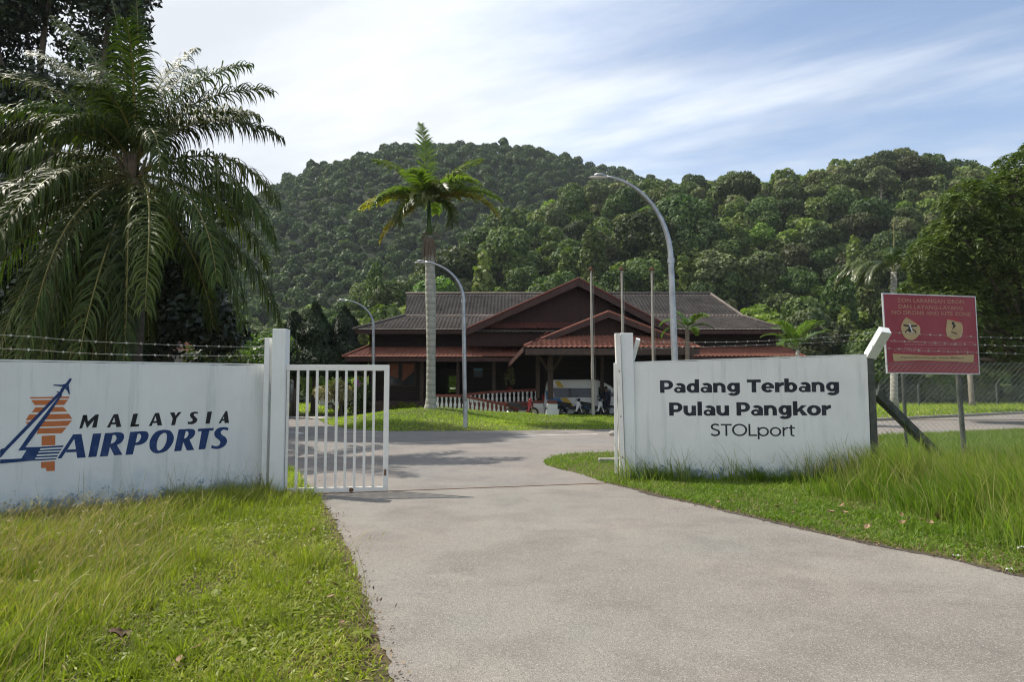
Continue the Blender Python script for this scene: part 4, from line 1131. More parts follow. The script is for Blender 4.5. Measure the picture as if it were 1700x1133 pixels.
# hall behind the columns: back wall pierced by an opening that shows the trees, a partition and a panel whose blue stands in for a bright opening
bw = MB(); D = 52.6
ox0, ox1, oz0, oz1 = X(721, D), X(761, D), Z(652, D), Z(624, D)
bx0, bx1 = x2+.9, X(1290, D)
bw.box((bx0, D, fz), (ox0, D+.2, 3.6)); bw.box((ox0, D, fz), (ox1, D+.2, oz0)); bw.box((ox0, D, oz1), (ox1, D+.2, 3.6)); bw.box((ox1, D, fz), (bx1, D+.2, 3.6))
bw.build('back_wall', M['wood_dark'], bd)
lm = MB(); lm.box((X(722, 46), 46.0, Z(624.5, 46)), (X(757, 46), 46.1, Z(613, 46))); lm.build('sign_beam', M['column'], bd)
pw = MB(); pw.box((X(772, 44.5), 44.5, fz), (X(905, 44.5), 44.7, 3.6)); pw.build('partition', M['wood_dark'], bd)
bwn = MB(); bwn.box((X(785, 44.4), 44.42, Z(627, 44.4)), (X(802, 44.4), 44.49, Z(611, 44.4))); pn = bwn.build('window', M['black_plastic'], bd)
q = MB(); q.box((X(786, 44.4), 44.40, Z(616, 44.4)), (X(801, 44.4), 44.41, Z(612, 44.4))); q.build('pane', M['opening_blue'], pn)
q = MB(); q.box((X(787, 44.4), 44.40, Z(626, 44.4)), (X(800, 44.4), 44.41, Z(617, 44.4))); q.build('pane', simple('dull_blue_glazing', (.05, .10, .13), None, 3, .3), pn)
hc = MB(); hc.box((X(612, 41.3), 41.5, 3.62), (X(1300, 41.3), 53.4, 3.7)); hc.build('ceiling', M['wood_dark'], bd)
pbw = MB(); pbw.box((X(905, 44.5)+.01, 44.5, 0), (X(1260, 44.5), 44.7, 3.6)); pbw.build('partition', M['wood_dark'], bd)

# ---------------------------------------------------------------- ramp balustrades and gate pillars
def baluster(p, h, parent, r_=.075):
    mb = MB(); s = h
    prof = [(r_*1.05, 0), (r_*1.05, .06*s), (r_*.62, .10*s), (r_*.95, .28*s), (r_*1.0, .36*s), (r_*.58, .62*s), (r_*.55, .72*s), (r_*.9, .80*s), (r_*.6, .86*s), (r_*1.05, .94*s), (r_*1.05, s)]
    mb.lathe(prof, p, 10); return mb.build('baluster', M['white_paint'], parent, smooth=True)
def balustrade(label, pts, n, D, parapet, h=.62):
    """pts: (px, y of rail top, y of baluster foot) along the run"""
    P = [(X(px, D), Z(yt, D), Z(yb_, D)) for px, yt, yb_ in pts]
    t = thing('balustrade', label, 'balustrade', (P[0][0], D, 0))
    rail, base = MB(), MB()
    for (xa, za, ba), (xb, zb2, bb) in zip(P[:-1], P[1:]):
        rail.beam((xa-.02, D, za-.07), (xb+.02, D, zb2-.07), .20, .13)
        base.hexa([(xa, D-.09, -.05), (xb, D-.09, -.05), (xb, D+.09, -.05), (xa, D+.09, -.05)], [(xa, D-.09, ba), (xb, D-.09, bb), (xb, D+.09, bb), (xa, D+.09, ba)])
    rail.build('rail', M['redbrown'], t); base.build('base', M['redbrown'], t)
    xs = np.linspace(P[0][0]+.12, P[-1][0]-.12, n)
    for x in xs:
        for (xa, za, ba), (xb, zb2, bb) in zip(P[:-1], P[1:]):
            if xa <= x <= xb:
                k_ = (x-xa)/(xb-xa); z0 = ba+(bb-ba)*k_; z1_ = za+(zb2-za)*k_-.14
                baluster((x, D, z0), z1_-z0, t)
    return t
balustrade('front ramp balustrade of white balusters, sloping down to the red motorcycle', [(723, 655, 680), (768, 655.5, 680), (846, 672, 690)], 17, 36.9, .2)
balustrade('rear balustrade of white balusters under a red rail, behind the sloping ramp', [(771, 654, 669), (812, 649.5, 668), (893, 645.5, 667)], 17, 39.3, .2)
def pillar(px, D, yt, label):
    x = X(px, D); t = thing('pillar', label, 'pillar', (x, D, 0)); zt_ = Z(yt, D)
    m1 = MB(); m1.box((x-.33, D-.33, -.05), (x+.33, D+.33, .50)); m1.build('base', M['white_paint'], t, bevel=.02)
    m2 = MB(); m2.box((x-.27, D-.27, .501), (x+.27, D+.27, zt_-.17)); m2.build('shaft', M['white_paint'], t, bevel=.02)
    m3 = MB(); m3.box((x-.25, D-.25, zt_-.169), (x+.25, D+.25, zt_)); m3.build('cap', M['redbrown'], t, bevel=.03)
pillar(916.5, 36.0, 665.5, 'nearer short white pillar with a red cap, standing in front of the van')
pillar(893.5, 37.4, 665, 'farther short white pillar with a red cap, beside the red motorcycle')

# ---------------------------------------------------------------- passenger van
def van():
    t = thing('passenger_van', 'white high-roof passenger van with blue and yellow diagonal stripes', 'van')
    L, Hh = 4.75, 2.10
    prof = [(0, .42), (.02, 1.0), (.10, 1.55), (.22, 2.0), (.42, Hh), (3.0, Hh+.01), (3.35, 2.0), (3.85, 1.72), (4.25, 1.32), (4.6, 1.12), (4.74, .85), (4.75, .42)]
    hw = .86
    body = MB()
    n = len(prof); rows = []
    for w_, k_ in ((-hw, 1), (-hw+.06, 1.0), (hw-.06, 1.0), (hw, 1)): rows.append(w_)
    def yy(z, s): return s*(hw - max(0, z-1.05)*.13)
    for s in (-1, 1): body.v += [Vector((x, yy(z, s), z)) for x, z in prof]
    for i in range(n):
        j = (i+1) % n; body.f.append([i, j, n+j, n+i]); body.m.append(0)
    body.f.append(list(range(n))[::-1]); body.f.append([n+i for i in range(n)]); body.m += [0, 0]
    bo = body.build('body', M['white_gloss'], t, bevel=.05, smooth=True, auto=35)
    def side(pts, off=.006, th=.006):
        mb = MB()
        mb.plate([Vector((x, yy(z, -1)-off, z)) for x, z in pts], (0, -1, -.1), th); return mb
    side([(.62, 1.08), (2.72, 1.08), (2.72, 1.60), (.52, 1.62)]).build('side_window', M['glass_dark'], t)
    side([(3.12, 1.10), (3.98, 1.12), (3.80, 1.54), (3.32, 1.66), (3.12, 1.66)]).build('side_window', M['glass_dark'], t)
    for pts, mt in (([(.10, 1.55), (.14, 1.0), (.78, .45), (1.32, .45), (.92, 1.06), (.58, 1.06)], 'stripe_blue'), ([(1.38, .5), (1.78, .5), (1.32, 1.06), (.95, 1.06)], 'stripe_yellow'),
                    ([(.82, 1.65), (1.18, 1.65), (.92, 2.0), (.66, 2.0)], 'stripe_yellow'), ([(1.85, .45), (3.0, .45), (3.0, .60), (1.75, .62)], 'stripe_blue')):
        side(pts, .004, .003).build('stripe', M[mt], t)
    wsd = MB(); wsd.plate([(3.92, -.64, 1.70), (4.24, -.72, 1.36), (4.24, .72, 1.36), (3.92, .64, 1.70)], (.7, 0, .75), .008); wsd.build('windscreen', M['glass_dark'], t)
    rw_ = MB(); rw_.plate([(.012, -.62, 1.12), (.012, .62, 1.12), (.115, .58, 1.66), (.115, -.58, 1.66)], (-1, 0, .2), .008); rw_.build('rear_window', M['glass_dark'], t)
    for s in (-1, 1):
        tl = MB(); tl.box((-.03, s*.80-.06, .85), (.04, s*.80+.06, 1.25)); tl.build('tail_light', M['red_lens'], t)
        hl = MB(); hl.box((4.62, s*.68-.14, .78), (4.77, s*.68+.14, .98)); hl.build('headlight', M['lens'], t)
        mr = MB(); mr.box((3.95, s*.98-.09, 1.18), (4.08, s*.98+.09, 1.42)); mr.build('wing_mirror', M['black_plastic'], t, bevel=.02)
        for x in (.95, 3.85):
            wm = MB(); wm.torus((x, s*.80, .33), (0, 1, 0), .24, .09, 22, 8); wo = wm.build('wheel', M['rubber'], t, smooth=True)
            rm = MB(); rm.disc((x, s*.80, .33), (0, 1, 0), .18, .14, 18); rm.build('rim', M['galv'], wo)
    bp = MB(); bp.box((-.10, -.8, .38), (.02, .8, .62)); bp.build('bumper', M['white_gloss'], t, bevel=.03)
    return t
v = van(); v.location = (X(902.5, 39.0), 38.95+.9, 0)

# ---------------------------------------------------------------- motorcycles
def moto(label, paint, shield):
    t = thing('motorcycle', label, 'motorcycle', (0, 0, 0), 'motorcycles parked by the porch')
    for x in (-.62, .62):
        w_ = MB(); w_.torus((x, 0, .29), (0, 1, 0), .245, .045, 24, 8); o = w_.build('wheel', M['rubber'], t, smooth=True)
        r_ = MB(); r_.torus((x, 0, .29), (0, 1, 0), .195, .016, 24, 6)
        for i in range(8): a_ = math.pi*i/4; r_.tube([(x, 0, .29), (x+.19*math.cos(a_), 0, .29+.19*math.sin(a_))], .006, 4)
        r_.disc((x, 0, .29), (0, 1, 0), .045, .08, 10); r_.build('rim', M['chrome'], o)
    fk = MB()
    for s in (-1, 1): fk.tube([(.62, s*.075, .29), (.50, s*.075, .62), (.42, s*.05, .88)], .022, 8)
    fk.build('fork', M['chrome'], t)
    fd = MB(); pts = [(.62+.315*math.cos(a_), .29+.315*math.sin(a_)) for a_ in np.linspace(R(20), R(150), 9)]
    for (xa, za), (xb, zb2) in zip(pts[:-1], pts[1:]): fd.hexa([(xa,-.06,za),(xb,-.06,zb2),(xb,.06,zb2),(xa,.06,za)], [(xa*.99+.006,-.06,za-.015),(xb*.99+.006,-.06,zb2-.015),(xb*.99+.006,.06,zb2-.015),(xa*.99+.006,.06,za-.015)])
    fd.build('mudguard', M[paint], t)
    bd_ = MB()                                      # tail, underbone and side covers
    for s in (-1, 1):
        bd_.plate([(-.80, s*.09, .78), (-.30, s*.11, .60), (.10, s*.11, .44), (.28, s*.10, .46), (.05, s*.10, .62), (-.20, s*.10, .74), (-.78, s*.07, .86)], (0, s, 0), .03)
    bd_.hexa([(-.80,-.08,.76),(-.2,-.10,.60),(-.2,.10,.60),(-.80,.08,.76)], [(-.80,-.07,.83),(-.2,-.10,.72),(-.2,.10,.72),(-.80,.07,.83)])
    bd_.beam((-.05, 0, .52), (.40, 0, .60), .12, .12)
    bd_.build('body', M['black_plastic'], t, bevel=.012)
    se = MB(); se.hexa([(-.74,-.12,.80),(.0,-.12,.70),(.06,.12,.70),(-.74,.12,.80)], [(-.76,-.10,.89),(-.02,-.10,.78),(.0,.10,.78),(-.76,.10,.89)]); se.build('seat', M['black_plastic'], t, bevel=.03)
    ls = MB()
    for s in (-1, 1): ls.plate([(.28, s*.20, .36), (.36, s*.20, .36), (.52, s*.12, .80), (.46, s*.10, .92), (.36, s*.12, .86)], (0, s, 0), .025)
    ls.hexa([(.44,-.13,.66),(.54,-.12,.66),(.54,.12,.66),(.44,.13,.66)], [(.40,-.11,.90),(.50,-.10,.88),(.50,.10,.88),(.40,.11,.90)])
    ls.build('leg_shield', M[shield], t, bevel=.012)
    hb = MB(); hb.tube([(.30,-.33,.98), (.36,-.16,1.0), (.40,0,.96), (.36,.16,1.0), (.30,.33,.98)], .015, 8)
    ho = hb.build('handlebar', M['black_plastic'], t)
    for s in (-1, 1):
        mr = MB(); mr.tube([(.36, s*.22, 1.0), (.34, s*.28, 1.16)], .007, 5); mr.ball((.33, s*.29, 1.2), (.02, .06, .04), 10, 6); mr.build('mirror', M['black_plastic'], ho)
    cw = MB(); cw.ball((.45, 0, .96), (.10, .12, .10), 12, 8); cw.build('headlight_cowl', M[paint], t, smooth=True)
    hl = MB(); hl.ball((.53, 0, .95), (.04, .08, .06), 12, 8); hl.build('headlight', M['lens'], t, smooth=True)
    tl = MB(); tl.box((-.86, -.06, .76), (-.80, .06, .84)); tl.build('tail_light', M['red_lens'], t, bevel=.01)
    en = MB(); en.box((-.18, -.10, .24), (.16, .10, .44)); en.tube([(.02, 0, .36), (.26, 0, .40)], .075, 10); en.build('engine', M['galv'], t, bevel=.02)
    ex = MB(); ex.tube([(.14, -.10, .28), (-.2, -.13, .24), (-.40, -.14, .27), (-.82, -.15, .36)], [.018, .018, .042, .048], 10); ex.build('exhaust', M['chrome'], t, smooth=True)
    fm2 = MB(); fm2.beam((-.62, -.07, .29), (-.05, -.07, .34), .03, .04); fm2.beam((-.62, .07, .29), (-.05, .07, .34), .03, .04); fm2.tube([(-.6, -.09, .34), (-.5, -.1, .72)], .02, 6); fm2.tube([(-.6, .09, .34), (-.5, .1, .72)], .02, 6); fm2.build('swing_arm', M['black_plastic'], t)
    ks_ = MB(); ks_.tube([(-.05, .08, .28), (-.12, .22, .0)], .012, 6); ks_.build('kick_stand', M['black_plastic'], t)
    return t
mo = moto('red motorcycle parked beside the sloping balustrade', 'red_gloss', 'red_gloss')
mo.location = (X(866, 36.6), 36.6, .0); mo.rotation_euler = (R(4), 0, R(4))
m2 = moto('dark motorcycle with a white leg shield, just right of the nearer white pillar', 'navy_gloss', 'white_gloss')
m2.location = (X(948, 37.3), 37.3, 0); m2.rotation_euler = (R(5), 0, R(-16))
m3 = moto('dark motorcycle with a pale leg shield between the first flagpole and the standing person', 'navy_gloss', 'white_gloss')
m3.location = (X(984, 37.6), 37.6, 0); m3.rotation_euler = (R(5), 0, R(-18))

# ---------------------------------------------------------------- person standing at the van's front door
def person():
    t = thing('person', 'person in dark navy clothes standing by the front door of the van, hand on hip', 'person')
    J = {'pelvis': (0,0,.90,.135), 'spine': (0,-.01,1.08,.125), 'chest': (0,0,1.27,.15), 'neck': (0,0,1.42,.055), 'head0': (0,-.012,1.52,.075), 'head1': (0,-.012,1.60,.085), 'head2': (0,-.005,1.665,.06),
         'shL': (-.17,0,1.365,.065), 'elL': (-.33,.03,1.13,.047), 'wrL': (-.19,-.09,.97,.034),
         'shR': (.17,0,1.365,.065), 'elR': (.215,.03,1.09,.045), 'wrR': (.215,-.06,.86,.034),
         'hipL': (-.09,0,.86,.105), 'knL': (-.11,-.02,.48,.068), 'anL': (-.12,.02,.09,.045), 'toL': (-.135,-.13,.04,.035),
         'hipR': (.09,0,.86,.105), 'knR': (.10,-.03,.48,.068), 'anR': (.11,.01,.09,.045), 'toR': (.13,-.14,.04,.035)}
    E = ['pelvis spine', 'spine chest', 'chest neck', 'neck head0', 'head0 head1', 'head1 head2', 'chest shL', 'shL elL', 'elL wrL', 'chest shR', 'shR elR', 'elR wrR', 'pelvis hipL', 'hipL knL', 'knL anL', 'anL toL', 'pelvis hipR', 'hipR knR', 'knR anR', 'anR toR']
    for s, w_ in (('L', (-.19,-.09,.97)), ('R', (.215,-.06,.86))):
        base = Vector(w_); d_ = Vector((.05,-.02,-.07)) if s == 'L' else Vector((0,-.015,-.085)); sx = 1
        J['pa'+s] = tuple(base + d_*.55) + (.028,); E.append('wr'+s+' pa'+s)
        for f_ in range(4):
            o = Vector((0, (f_-1.5)*.019, 0)); a_ = base + d_*.95 + o; b_ = base + d_*(1.65 - abs(f_-1.4)*.12) + o + Vector((.012 if s == 'L' else -.012, 0, 0)); c_ = b_ + Vector((.022 if s == 'L' else -.012, 0, -.02))
            for nm, q, r_ in (('a', a_, .010), ('b', b_, .009), ('c', c_, .008)): J['f%d%s%s' % (f_, nm, s)] = tuple(q) + (r_,)
            E += ['pa%s f%da%s' % (s, f_, s), 'f%da%s f%db%s' % (f_, s, f_, s), 'f%db%s f%dc%s' % (f_, s, f_, s)]
        q = base + d_*.5 + Vector((0, -.045, -.01)); J['th'+s] = tuple(q) + (.010,); q2 = q + d_*.35 + Vector((0,-.01,0)); J['ti'+s] = tuple(q2) + (.009,); E += ['pa%s th%s' % (s, s), 'th%s ti%s' % (s, s)]
    names = list(J); idx = {n_: i for i, n_ in enumerate(names)}
    me = bpy.data.meshes.new('body'); me.from_pydata([J[n_][:3] for n_ in names], [tuple(idx[q] for q in e.split()) for e in E], [])
    o = link_mesh('body', me, M['skin'], t)
    sk = o.modifiers.new('skin', 'SKIN'); sk.use_smooth_shade = True
    for i, n_ in enumerate(names):
        r_ = J[n_][3]; me.skin_vertices[0].data[i].radius = (r_, r_*(.82 if n_ in ('chest', 'spine', 'pelvis') else 1))
        me.skin_vertices[0].data[i].use_root = (n_ == 'pelvis')
    sub = o.modifiers.new('sub', 'SUBSURF'); sub.levels = sub.render_levels = 1
    def shell(name, chains, grow, mat):
        mb = MB()
        for ch_ in chains:
            P = [Vector(J[c_][:3]) if isinstance(c_, str) else Vector(c_[:3]) for c_ in ch_]; r_ = [(J[c_][3] if isinstance(c_, str) else c_[3]) + grow for c_ in ch_]
            mb.tube(P, r_, 12)
        return mb.build(name, M[mat], t, smooth=True)
    shell('shirt', [[(0,0,.84,.15), 'pelvis', 'spine', 'chest', (0,0,1.40,.10)], [(-.06,0,1.36,.075), 'shL', 'elL', (-.235,-.06,1.02,.04)], [(.06,0,1.36,.075), 'shR', 'elR', (.215,-.04,.93,.04)]], .016, 'cloth_navy')
    shell('trousers', [[(-.07,0,.92,.11), 'hipL', 'knL', (-.12,.02,.07,.05)], [(.07,0,.92,.11), 'hipR', 'knR', (.11,.01,.07,.05)]], .02, 'cloth_navy')
    sh = MB(); sh.ball((-.13,-.06,.045), (.05,.13,.05)); sh.ball((.125,-.07,.045), (.05,.13,.05)); sh.build('shoes', M['black_plastic'], t, smooth=True)
    hr = MB(); hr.ball((0,.012,1.635), (.095,.10,.085), 14, 8); hr.build('hair', M['hair'], t, smooth=True)
    fc = MB(); fc.ball((0,-.105,1.575), (.014,.02,.022), 8, 6); fc.ball((-.088,-.01,1.58), (.012,.02,.03), 8, 6); fc.ball((.088,-.01,1.58), (.012,.02,.03), 8, 6); fc.build('face_features', M['skin'], t, smooth=True)
    ey = MB(); ey.ball((-.034,-.092,1.595), (.012,.008,.007), 8, 6); ey.ball((.034,-.092,1.595), (.012,.008,.007), 8, 6); ey.box((-.022,-.098,1.528), (.022,-.09,1.534)); ey.build('eyes_and_mouth', M['hair'], t)
    return t
pp = person(); pp.location = (X(1006, 38.45), 38.45, 0); pp.rotation_euler = (0, 0, R(12))

# ---------------------------------------------------------------- potted hanging plant shape seen in the hall, lamps, flagpoles
def lamp(label, px, pyb, D, pytop, pxarm, pyarm, lean=0.):
    b_ = W(px, pyb, D); b_.z = 0
    t = thing('street_lamp', label, 'street lamp', tuple(b_), 'curved street lamps')
    top = W(px + lean, pytop, D); tip = W(pxarm, pyarm, D)
    zs = top.z; rise = tip.z - zs; run = tip.x - top.x
    pts = [b_ + Vector((0, 0, -.1)), b_ + (top-b_)*.33, b_ + (top-b_)*.7, top]
    N_ = 14; arc_ = []
    for i in range(1, N_+1):
        a_ = math.pi/2*(i/N_)*.93
        arc_.append(top + Vector((run*.84*(1-math.cos(a_))/(1-math.cos(math.pi/2*.93)), 0, rise*.985*math.sin(a_)/math.sin(math.pi/2*.93))))
    pm_ = MB(); allp = pts + arc_
    k_ = len(allp); rad = [.078 - .045*(i/(k_-1)) if i > 2 else .08 for i in range(k_)]
    pm_.tube(allp, rad, 12); pm_.build('pole', M['galv'], t, smooth=True)
    cl = MB(); cl.tube([top + Vector((0,0,-.06)), top + Vector((0,0,.06))], .086, 12); cl.build('collar', M['galv'], t)
    bs = MB(); bs.tube([b_ + Vector((0,0,-.05)), b_ + Vector((0,0,1.1))], .09, 12); bs.build('base_sleeve', M['galv'], t, smooth=False)
    e = arc_[-1]; d_ = (tip-e); dn = d_.normalized(); sd_ = Vector((0, 1, 0)); up_ = sd_.cross(dn); up_ = up_ if up_.z > 0 else -up_
    hm = MB(); prof = [(0, .05, .04), (.15, .07, .05), (.35, .12, .065), (.7, .14, .06), (1.0, .06, .03)]
    rings = []
    for s_, wv, hv in prof:
        c_ = e + d_*s_; rings.append([c_ + sd_*wv*math.cos(q) + up_*hv*math.sin(q)*(1 if math.sin(q) > 0 else .6) for q in np.linspace(0, 2*math.pi, 13)[:-1]])
    for r_ in rings: hm.v += r_
    for i in range(len(rings)-1):
        for j in range(12): hm.f.append([i*12+j, i*12+(j+1) % 12, (i+1)*12+(j+1) % 12, (i+1)*12+j]); hm.m.append(0)
    hm.f.append(list(range(12))); hm.f.append([(len(rings)-1)*12+j for j in range(12)]); hm.m += [0, 0]
    ho = hm.build('lamp_head', M['galv'], t, smooth=True)
    ln = MB(); c_ = e + d_*.6 - up_*.042; ln.ball(c_, (.26, .10, .03), 14, 6); ln.build('lens', M['lens'], ho, smooth=True)
    return t
lamp('nearest and tallest-looking curved street lamp, rising behind the lettered wall', 1124, 620, 16.8, 433, 986, 291, -10)
lamp('curved street lamp on the grass verge, just right of the palm trunk', 772.5, 713, 26.6, 500, 693, 434, -3)
lamp('farthest curved street lamp, seen above the gate in front of the roof corner', 620, 691, 40.0 - 3.2, 542, 563, 498, 0)
def pole(px, pyb, D, pyt, lean, label):
    b_ = W(px, pyb, D); b_.z = verge_z(np.array([b_.x]), np.array([b_.y]))[0] if D < 37 else 0; tp = W(px + lean, pyt, D)
    t = thing('flagpole', label, 'flagpole', tuple(b_), 'flagpoles before the porch')
    pm_ = MB(); pm_.tube([b_ - Vector((0,0,.1)), b_ + (tp-b_)*.36, b_ + (tp-b_)*.361, b_ + (tp-b_)*.7, b_ + (tp-b_)*.701, tp], [.078, .078, .064, .064, .05, .05], 12); pm_.build('pole', M['pole_paint'], t, smooth=True, auto=30)
    cm = MB(); cm.disc(tp + Vector((0,0,.03)), (0, 0, 1), .15, .05, 12); cm.ball(tp + Vector((0,0,.11)), .07, 10, 6); cm.build('truck', M['rust'], t)
    cd = MB(); cd.tube([b_ + Vector((.12,-.02,1.2)), tp + Vector((.1,-.02,0))], .006, 4); cd.build('halyard', M['pole_paint'], t)
pole(985, 692, 32.7, 449, -4, 'leftmost of the three flagpoles, standing in front of the van')
pole(1036, 692, 32.7, 449, -4, 'middle of the three flagpoles, rising behind the right gate post')
pole(1086, 692, 32.7, 449, -4, 'rightmost of the three flagpoles, nearest the tall street lamp')

# ---------------------------------------------------------------- small house left, far car, blocks, far fence
hs = thing('small_house', 'low white house with a red tiled roof, hidden behind the coconut palm fronds', 'house', (X(265, 34), 36, 0))
a, b = W(196, 585, 33.2), W(334, 583, 33.2); a.z = b.z
c, d = W(225, 568, 36), W(305, 568, 36); c.z = d.z
tiled('roof', c, d, a, b, M['tile_red'], hs)
tiled('roof', d, d + Vector((0,.01,0)), b, Vector((b.x, 38.8, b.z)), M['tile_red'], hs)
wm = MB(); wm.box((a.x+.4, 34.0, 0), (b.x-.4, 38.4, a.z)); wm.build('wall', M['white_paint'], hs)
fm = MB(); fm.beam(a + Vector((0,-.02,-.10)), b + Vector((0,-.02,-.10)), .05, .16); fm.build('eave_board', M['white_paint'], hs)
wn2 = MB(); wn2.box((X(300,34)-.5, 33.96, .9), (X(300,34)+.4, 34.02, 1.6)); wn2.build('window', M['glass_dark'], hs)

def car(label, loc, rz):
    t = thing('parked_car', label, 'car')
    prof = [(0,.35),(.02,.75),(.25,.92),(.75,1.0),(1.25,1.42),(2.5,1.45),(3.1,1.0),(3.9,.85),(4.05,.6),(4.05,.35)]
    mb = MB(); n = len(prof)
    for s in (-1, 1): mb.v += [Vector((x, s*(.80 - max(0, z-.9)*.3), z)) for x, z in prof]
    for i in range(n): j = (i+1) % n; mb.f.append([i, j, n+j, n+i]); mb.m.append(0)
    mb.f.append(list(range(n))[::-1]); mb.f.append([n+i for i in range(n)]); mb.m += [0, 0]
    mb.build('body', M['white_gloss'], t, bevel=.04)
    for s in (-1, 1):
        for pts in ([(.85,1.0),(1.75,1.0),(1.75,1.37),(1.3,1.36)], [(1.82,1.0),(2.95,1.0),(2.5,1.37),(1.82,1.37)]):
            w_ = MB(); w_.plate([Vector((x, s*(.80 - max(0, z-.9)*.3 + .006), z)) for x, z in pts], (0, s, 0), .006); w_.build('window', M['glass_dark'], t)
        for x in (.8, 3.2):
            w_ = MB(); w_.torus((x, s*.76, .3), (0, 1, 0), .21, .085, 18, 8); o = w_.build('wheel', M['rubber'], t, smooth=True)
            w_ = MB(); w_.disc((x, s*.76, .3), (0, 1, 0), .16, .15, 14); w_.build('rim', M['galv'], o)
        w_ = MB(); w_.box((-.02, s*.6-.12, .7), (.05, s*.6+.12, .84)); w_.build('tail_light', M['red_lens'], t)
    t.location = loc; t.rotation_euler = (0, 0, rz); return t
car('white car parked far beyond the gate, half hidden by the cream shrub', (X(531, 50), 50, 0), R(12))
bk = MB(); q = G(1003, 768); bk.box((q.x-.12, q.y-.1, -.03), (q.x+.62, q.y+.14, .085)); tag(bk.build('concrete_block', M['concrete'], bevel=.02), 'low grey concrete block lying in the grass at the right gate post', 'block')
rk = MB(); q = G(1013, 724); rk.ball((q.x+.1, q.y, .08), (.16, .12, .09), 12, 8); tag(rk.build('boulder', M['kerb'], smooth=True), 'pale rock on the verge beside the folded gate leaf', 'rock')
ff = thing('boundary_fence', 'far chain link fence with cranked concrete posts, across the road', 'fence', (X(1580, 64), 64, 0))
for px in (1395, 1460, 1525, 1590, 1655, 1720, 1790):
    x = X(px, 64); s_ = MB(); s_.beam((x, 64, -.1), (x, 64, 2.0), .16, .16); s_.beam((x, 64, 1.95), (x+.28, 63.9, 2.45), .13, .13); s_.build('post', M['dark_concrete'], ff)
nt = MB(); xa, xb = X(1395, 64), X(1790, 64)
c = xa - 2
while c < xb + 2:
    for sg in (1, -1):
        P = [(c + sg*z, 63.9, z) for z in np.linspace(.05, 1.95, 4)]; P = [p for p in P if xa <= p[0] <= xb]
        if len(P) > 1: nt.tube(P, .006, 3, caps=False)
    c += .22
nt.build('wire_netting', M['mesh_wire'], ff)
for z in (2.1, 2.27, 2.42): s_ = MB(); s_.tube([(xa+.1+(z-2)*.4, 63.92, z), (xb+.1+(z-2)*.4, 63.92, z)], .008, 4); s_.build('line_wire', M['mesh_wire'], ff)
lwl = MB(); lwl.box((X(1380, 84), 84, -.1), (X(1900, 84), 84.3, 1.22)); tag(lwl.build('low_wall', M['kerb']), 'low pale wall far behind the cranked fence posts on the right', 'wall')
wp = MB(); q = W(483.5, 690, 40.0); wp.tube([(q.x, 40, -.1), (q.x, 40, 1.95)], [.11, .10], 10); wp.ball((q.x, 40, 1.97), .13, 10, 6); tag(wp.build('marker_post', M['concrete'], smooth=True), 'pale rounded post on the grass seen through the left bars of the gate', 'post')
wp = MB(); q = W(488.5, 690, 39.6); wp.tube([(q.x, 39.6, -.1), (q.x+.02, 39.6, 1.6)], [.13, .11], 10); tag(wp.build('tree_stump', M['bark'], smooth=True), 'brown wooden stump beside the pale rounded post beyond the gate', 'stump')

# ================================================================== vegetation
def unit(a): return a/np.maximum(np.linalg.norm(a, axis=-1, keepdims=True), 1e-9)
def rhombs(C, Nn, L, Wd, r, T=None):
    n = len(C)
    if T is None: T = np.cross(Nn, r.normal(0, 1, (n, 3)))
    T = unit(T - Nn*(T*Nn).sum(1, keepdims=True)); B = np.cross(Nn, T)
    L = np.broadcast_to(np.asarray(L, float).reshape(-1, 1) if np.ndim(L) else L, (n, 1)); Wd = np.broadcast_to(np.asarray(Wd, float).reshape(-1, 1) if np.ndim(Wd) else Wd, (n, 1))
    V = np.stack([C - T*L/2, C + B*Wd/2 - T*L*.08, C + T*L/2 - Nn*L*.12, C - B*Wd/2 - T*L*.08], 1)
    return V.reshape(-1, 3), np.arange(4*n).reshape(n, 4)
def blob_leaves(blobs, n, L, Wd, r, jit=.55, up=.25, deep=.35, low=-.75, prune=.8):
    """leaves spread over the skins of overlapping lumps; blobs = (x, y, z, rx, rz)"""
    B = np.array(blobs, float); area = B[:, 3]*(B[:, 3]+B[:, 4]); k = r.choice(len(B), int(n*1.9), p=area/area.sum())
    d = unit(r.normal(0, 1, (len(k), 3))); ok = d[:, 2] > low; k, d = k[ok], d[ok]
    q = 1 - deep*r.random(len(k))**2 + np.abs(r.normal(0, .09, len(k)))
    ex = np.stack([B[k, 3], B[k, 3], B[k, 4]], 1)
    C = B[k, :3] + d*ex*q[:, None]
    keep = np.ones(len(k), bool)
    for j in range(len(B)):
        e = (C - B[j, :3])/np.array([B[j, 3], B[j, 3], B[j, 4]])
        keep &= ((e**2).sum(1) > prune**2) | (k == j)
    C, d, k = C[keep][:n], d[keep][:n], k[keep][:n]
    nn = unit(d + r.normal(0, jit, d.shape) + np.array([0, 0, up]))
    s = r.uniform(.65, 1.3, len(C))
    V, Q = rhombs(C, nn, L*s, Wd*s, r)
    bt = r.random(len(B))
    tint = np.clip(.55*bt[k] + .45*r.random(len(C)), 0, 1)
    return V, Q, tint
def limb_mesh(mb, p0, p1, r0, r1, r, bend=.1, n=6, sides=8):
    p0, p1 = Vector(p0), Vector(p1); L = (p1-p0).length; o = Vector(r.normal(0, bend, 3))*L
    mb.tube([p0.lerp(p1, t) + o*math.sin(math.pi*t)*.6 for t in np.linspace(0, 1, n)], [r0 + (r1-r0)*t for t in np.linspace(0, 1, n)], sides)

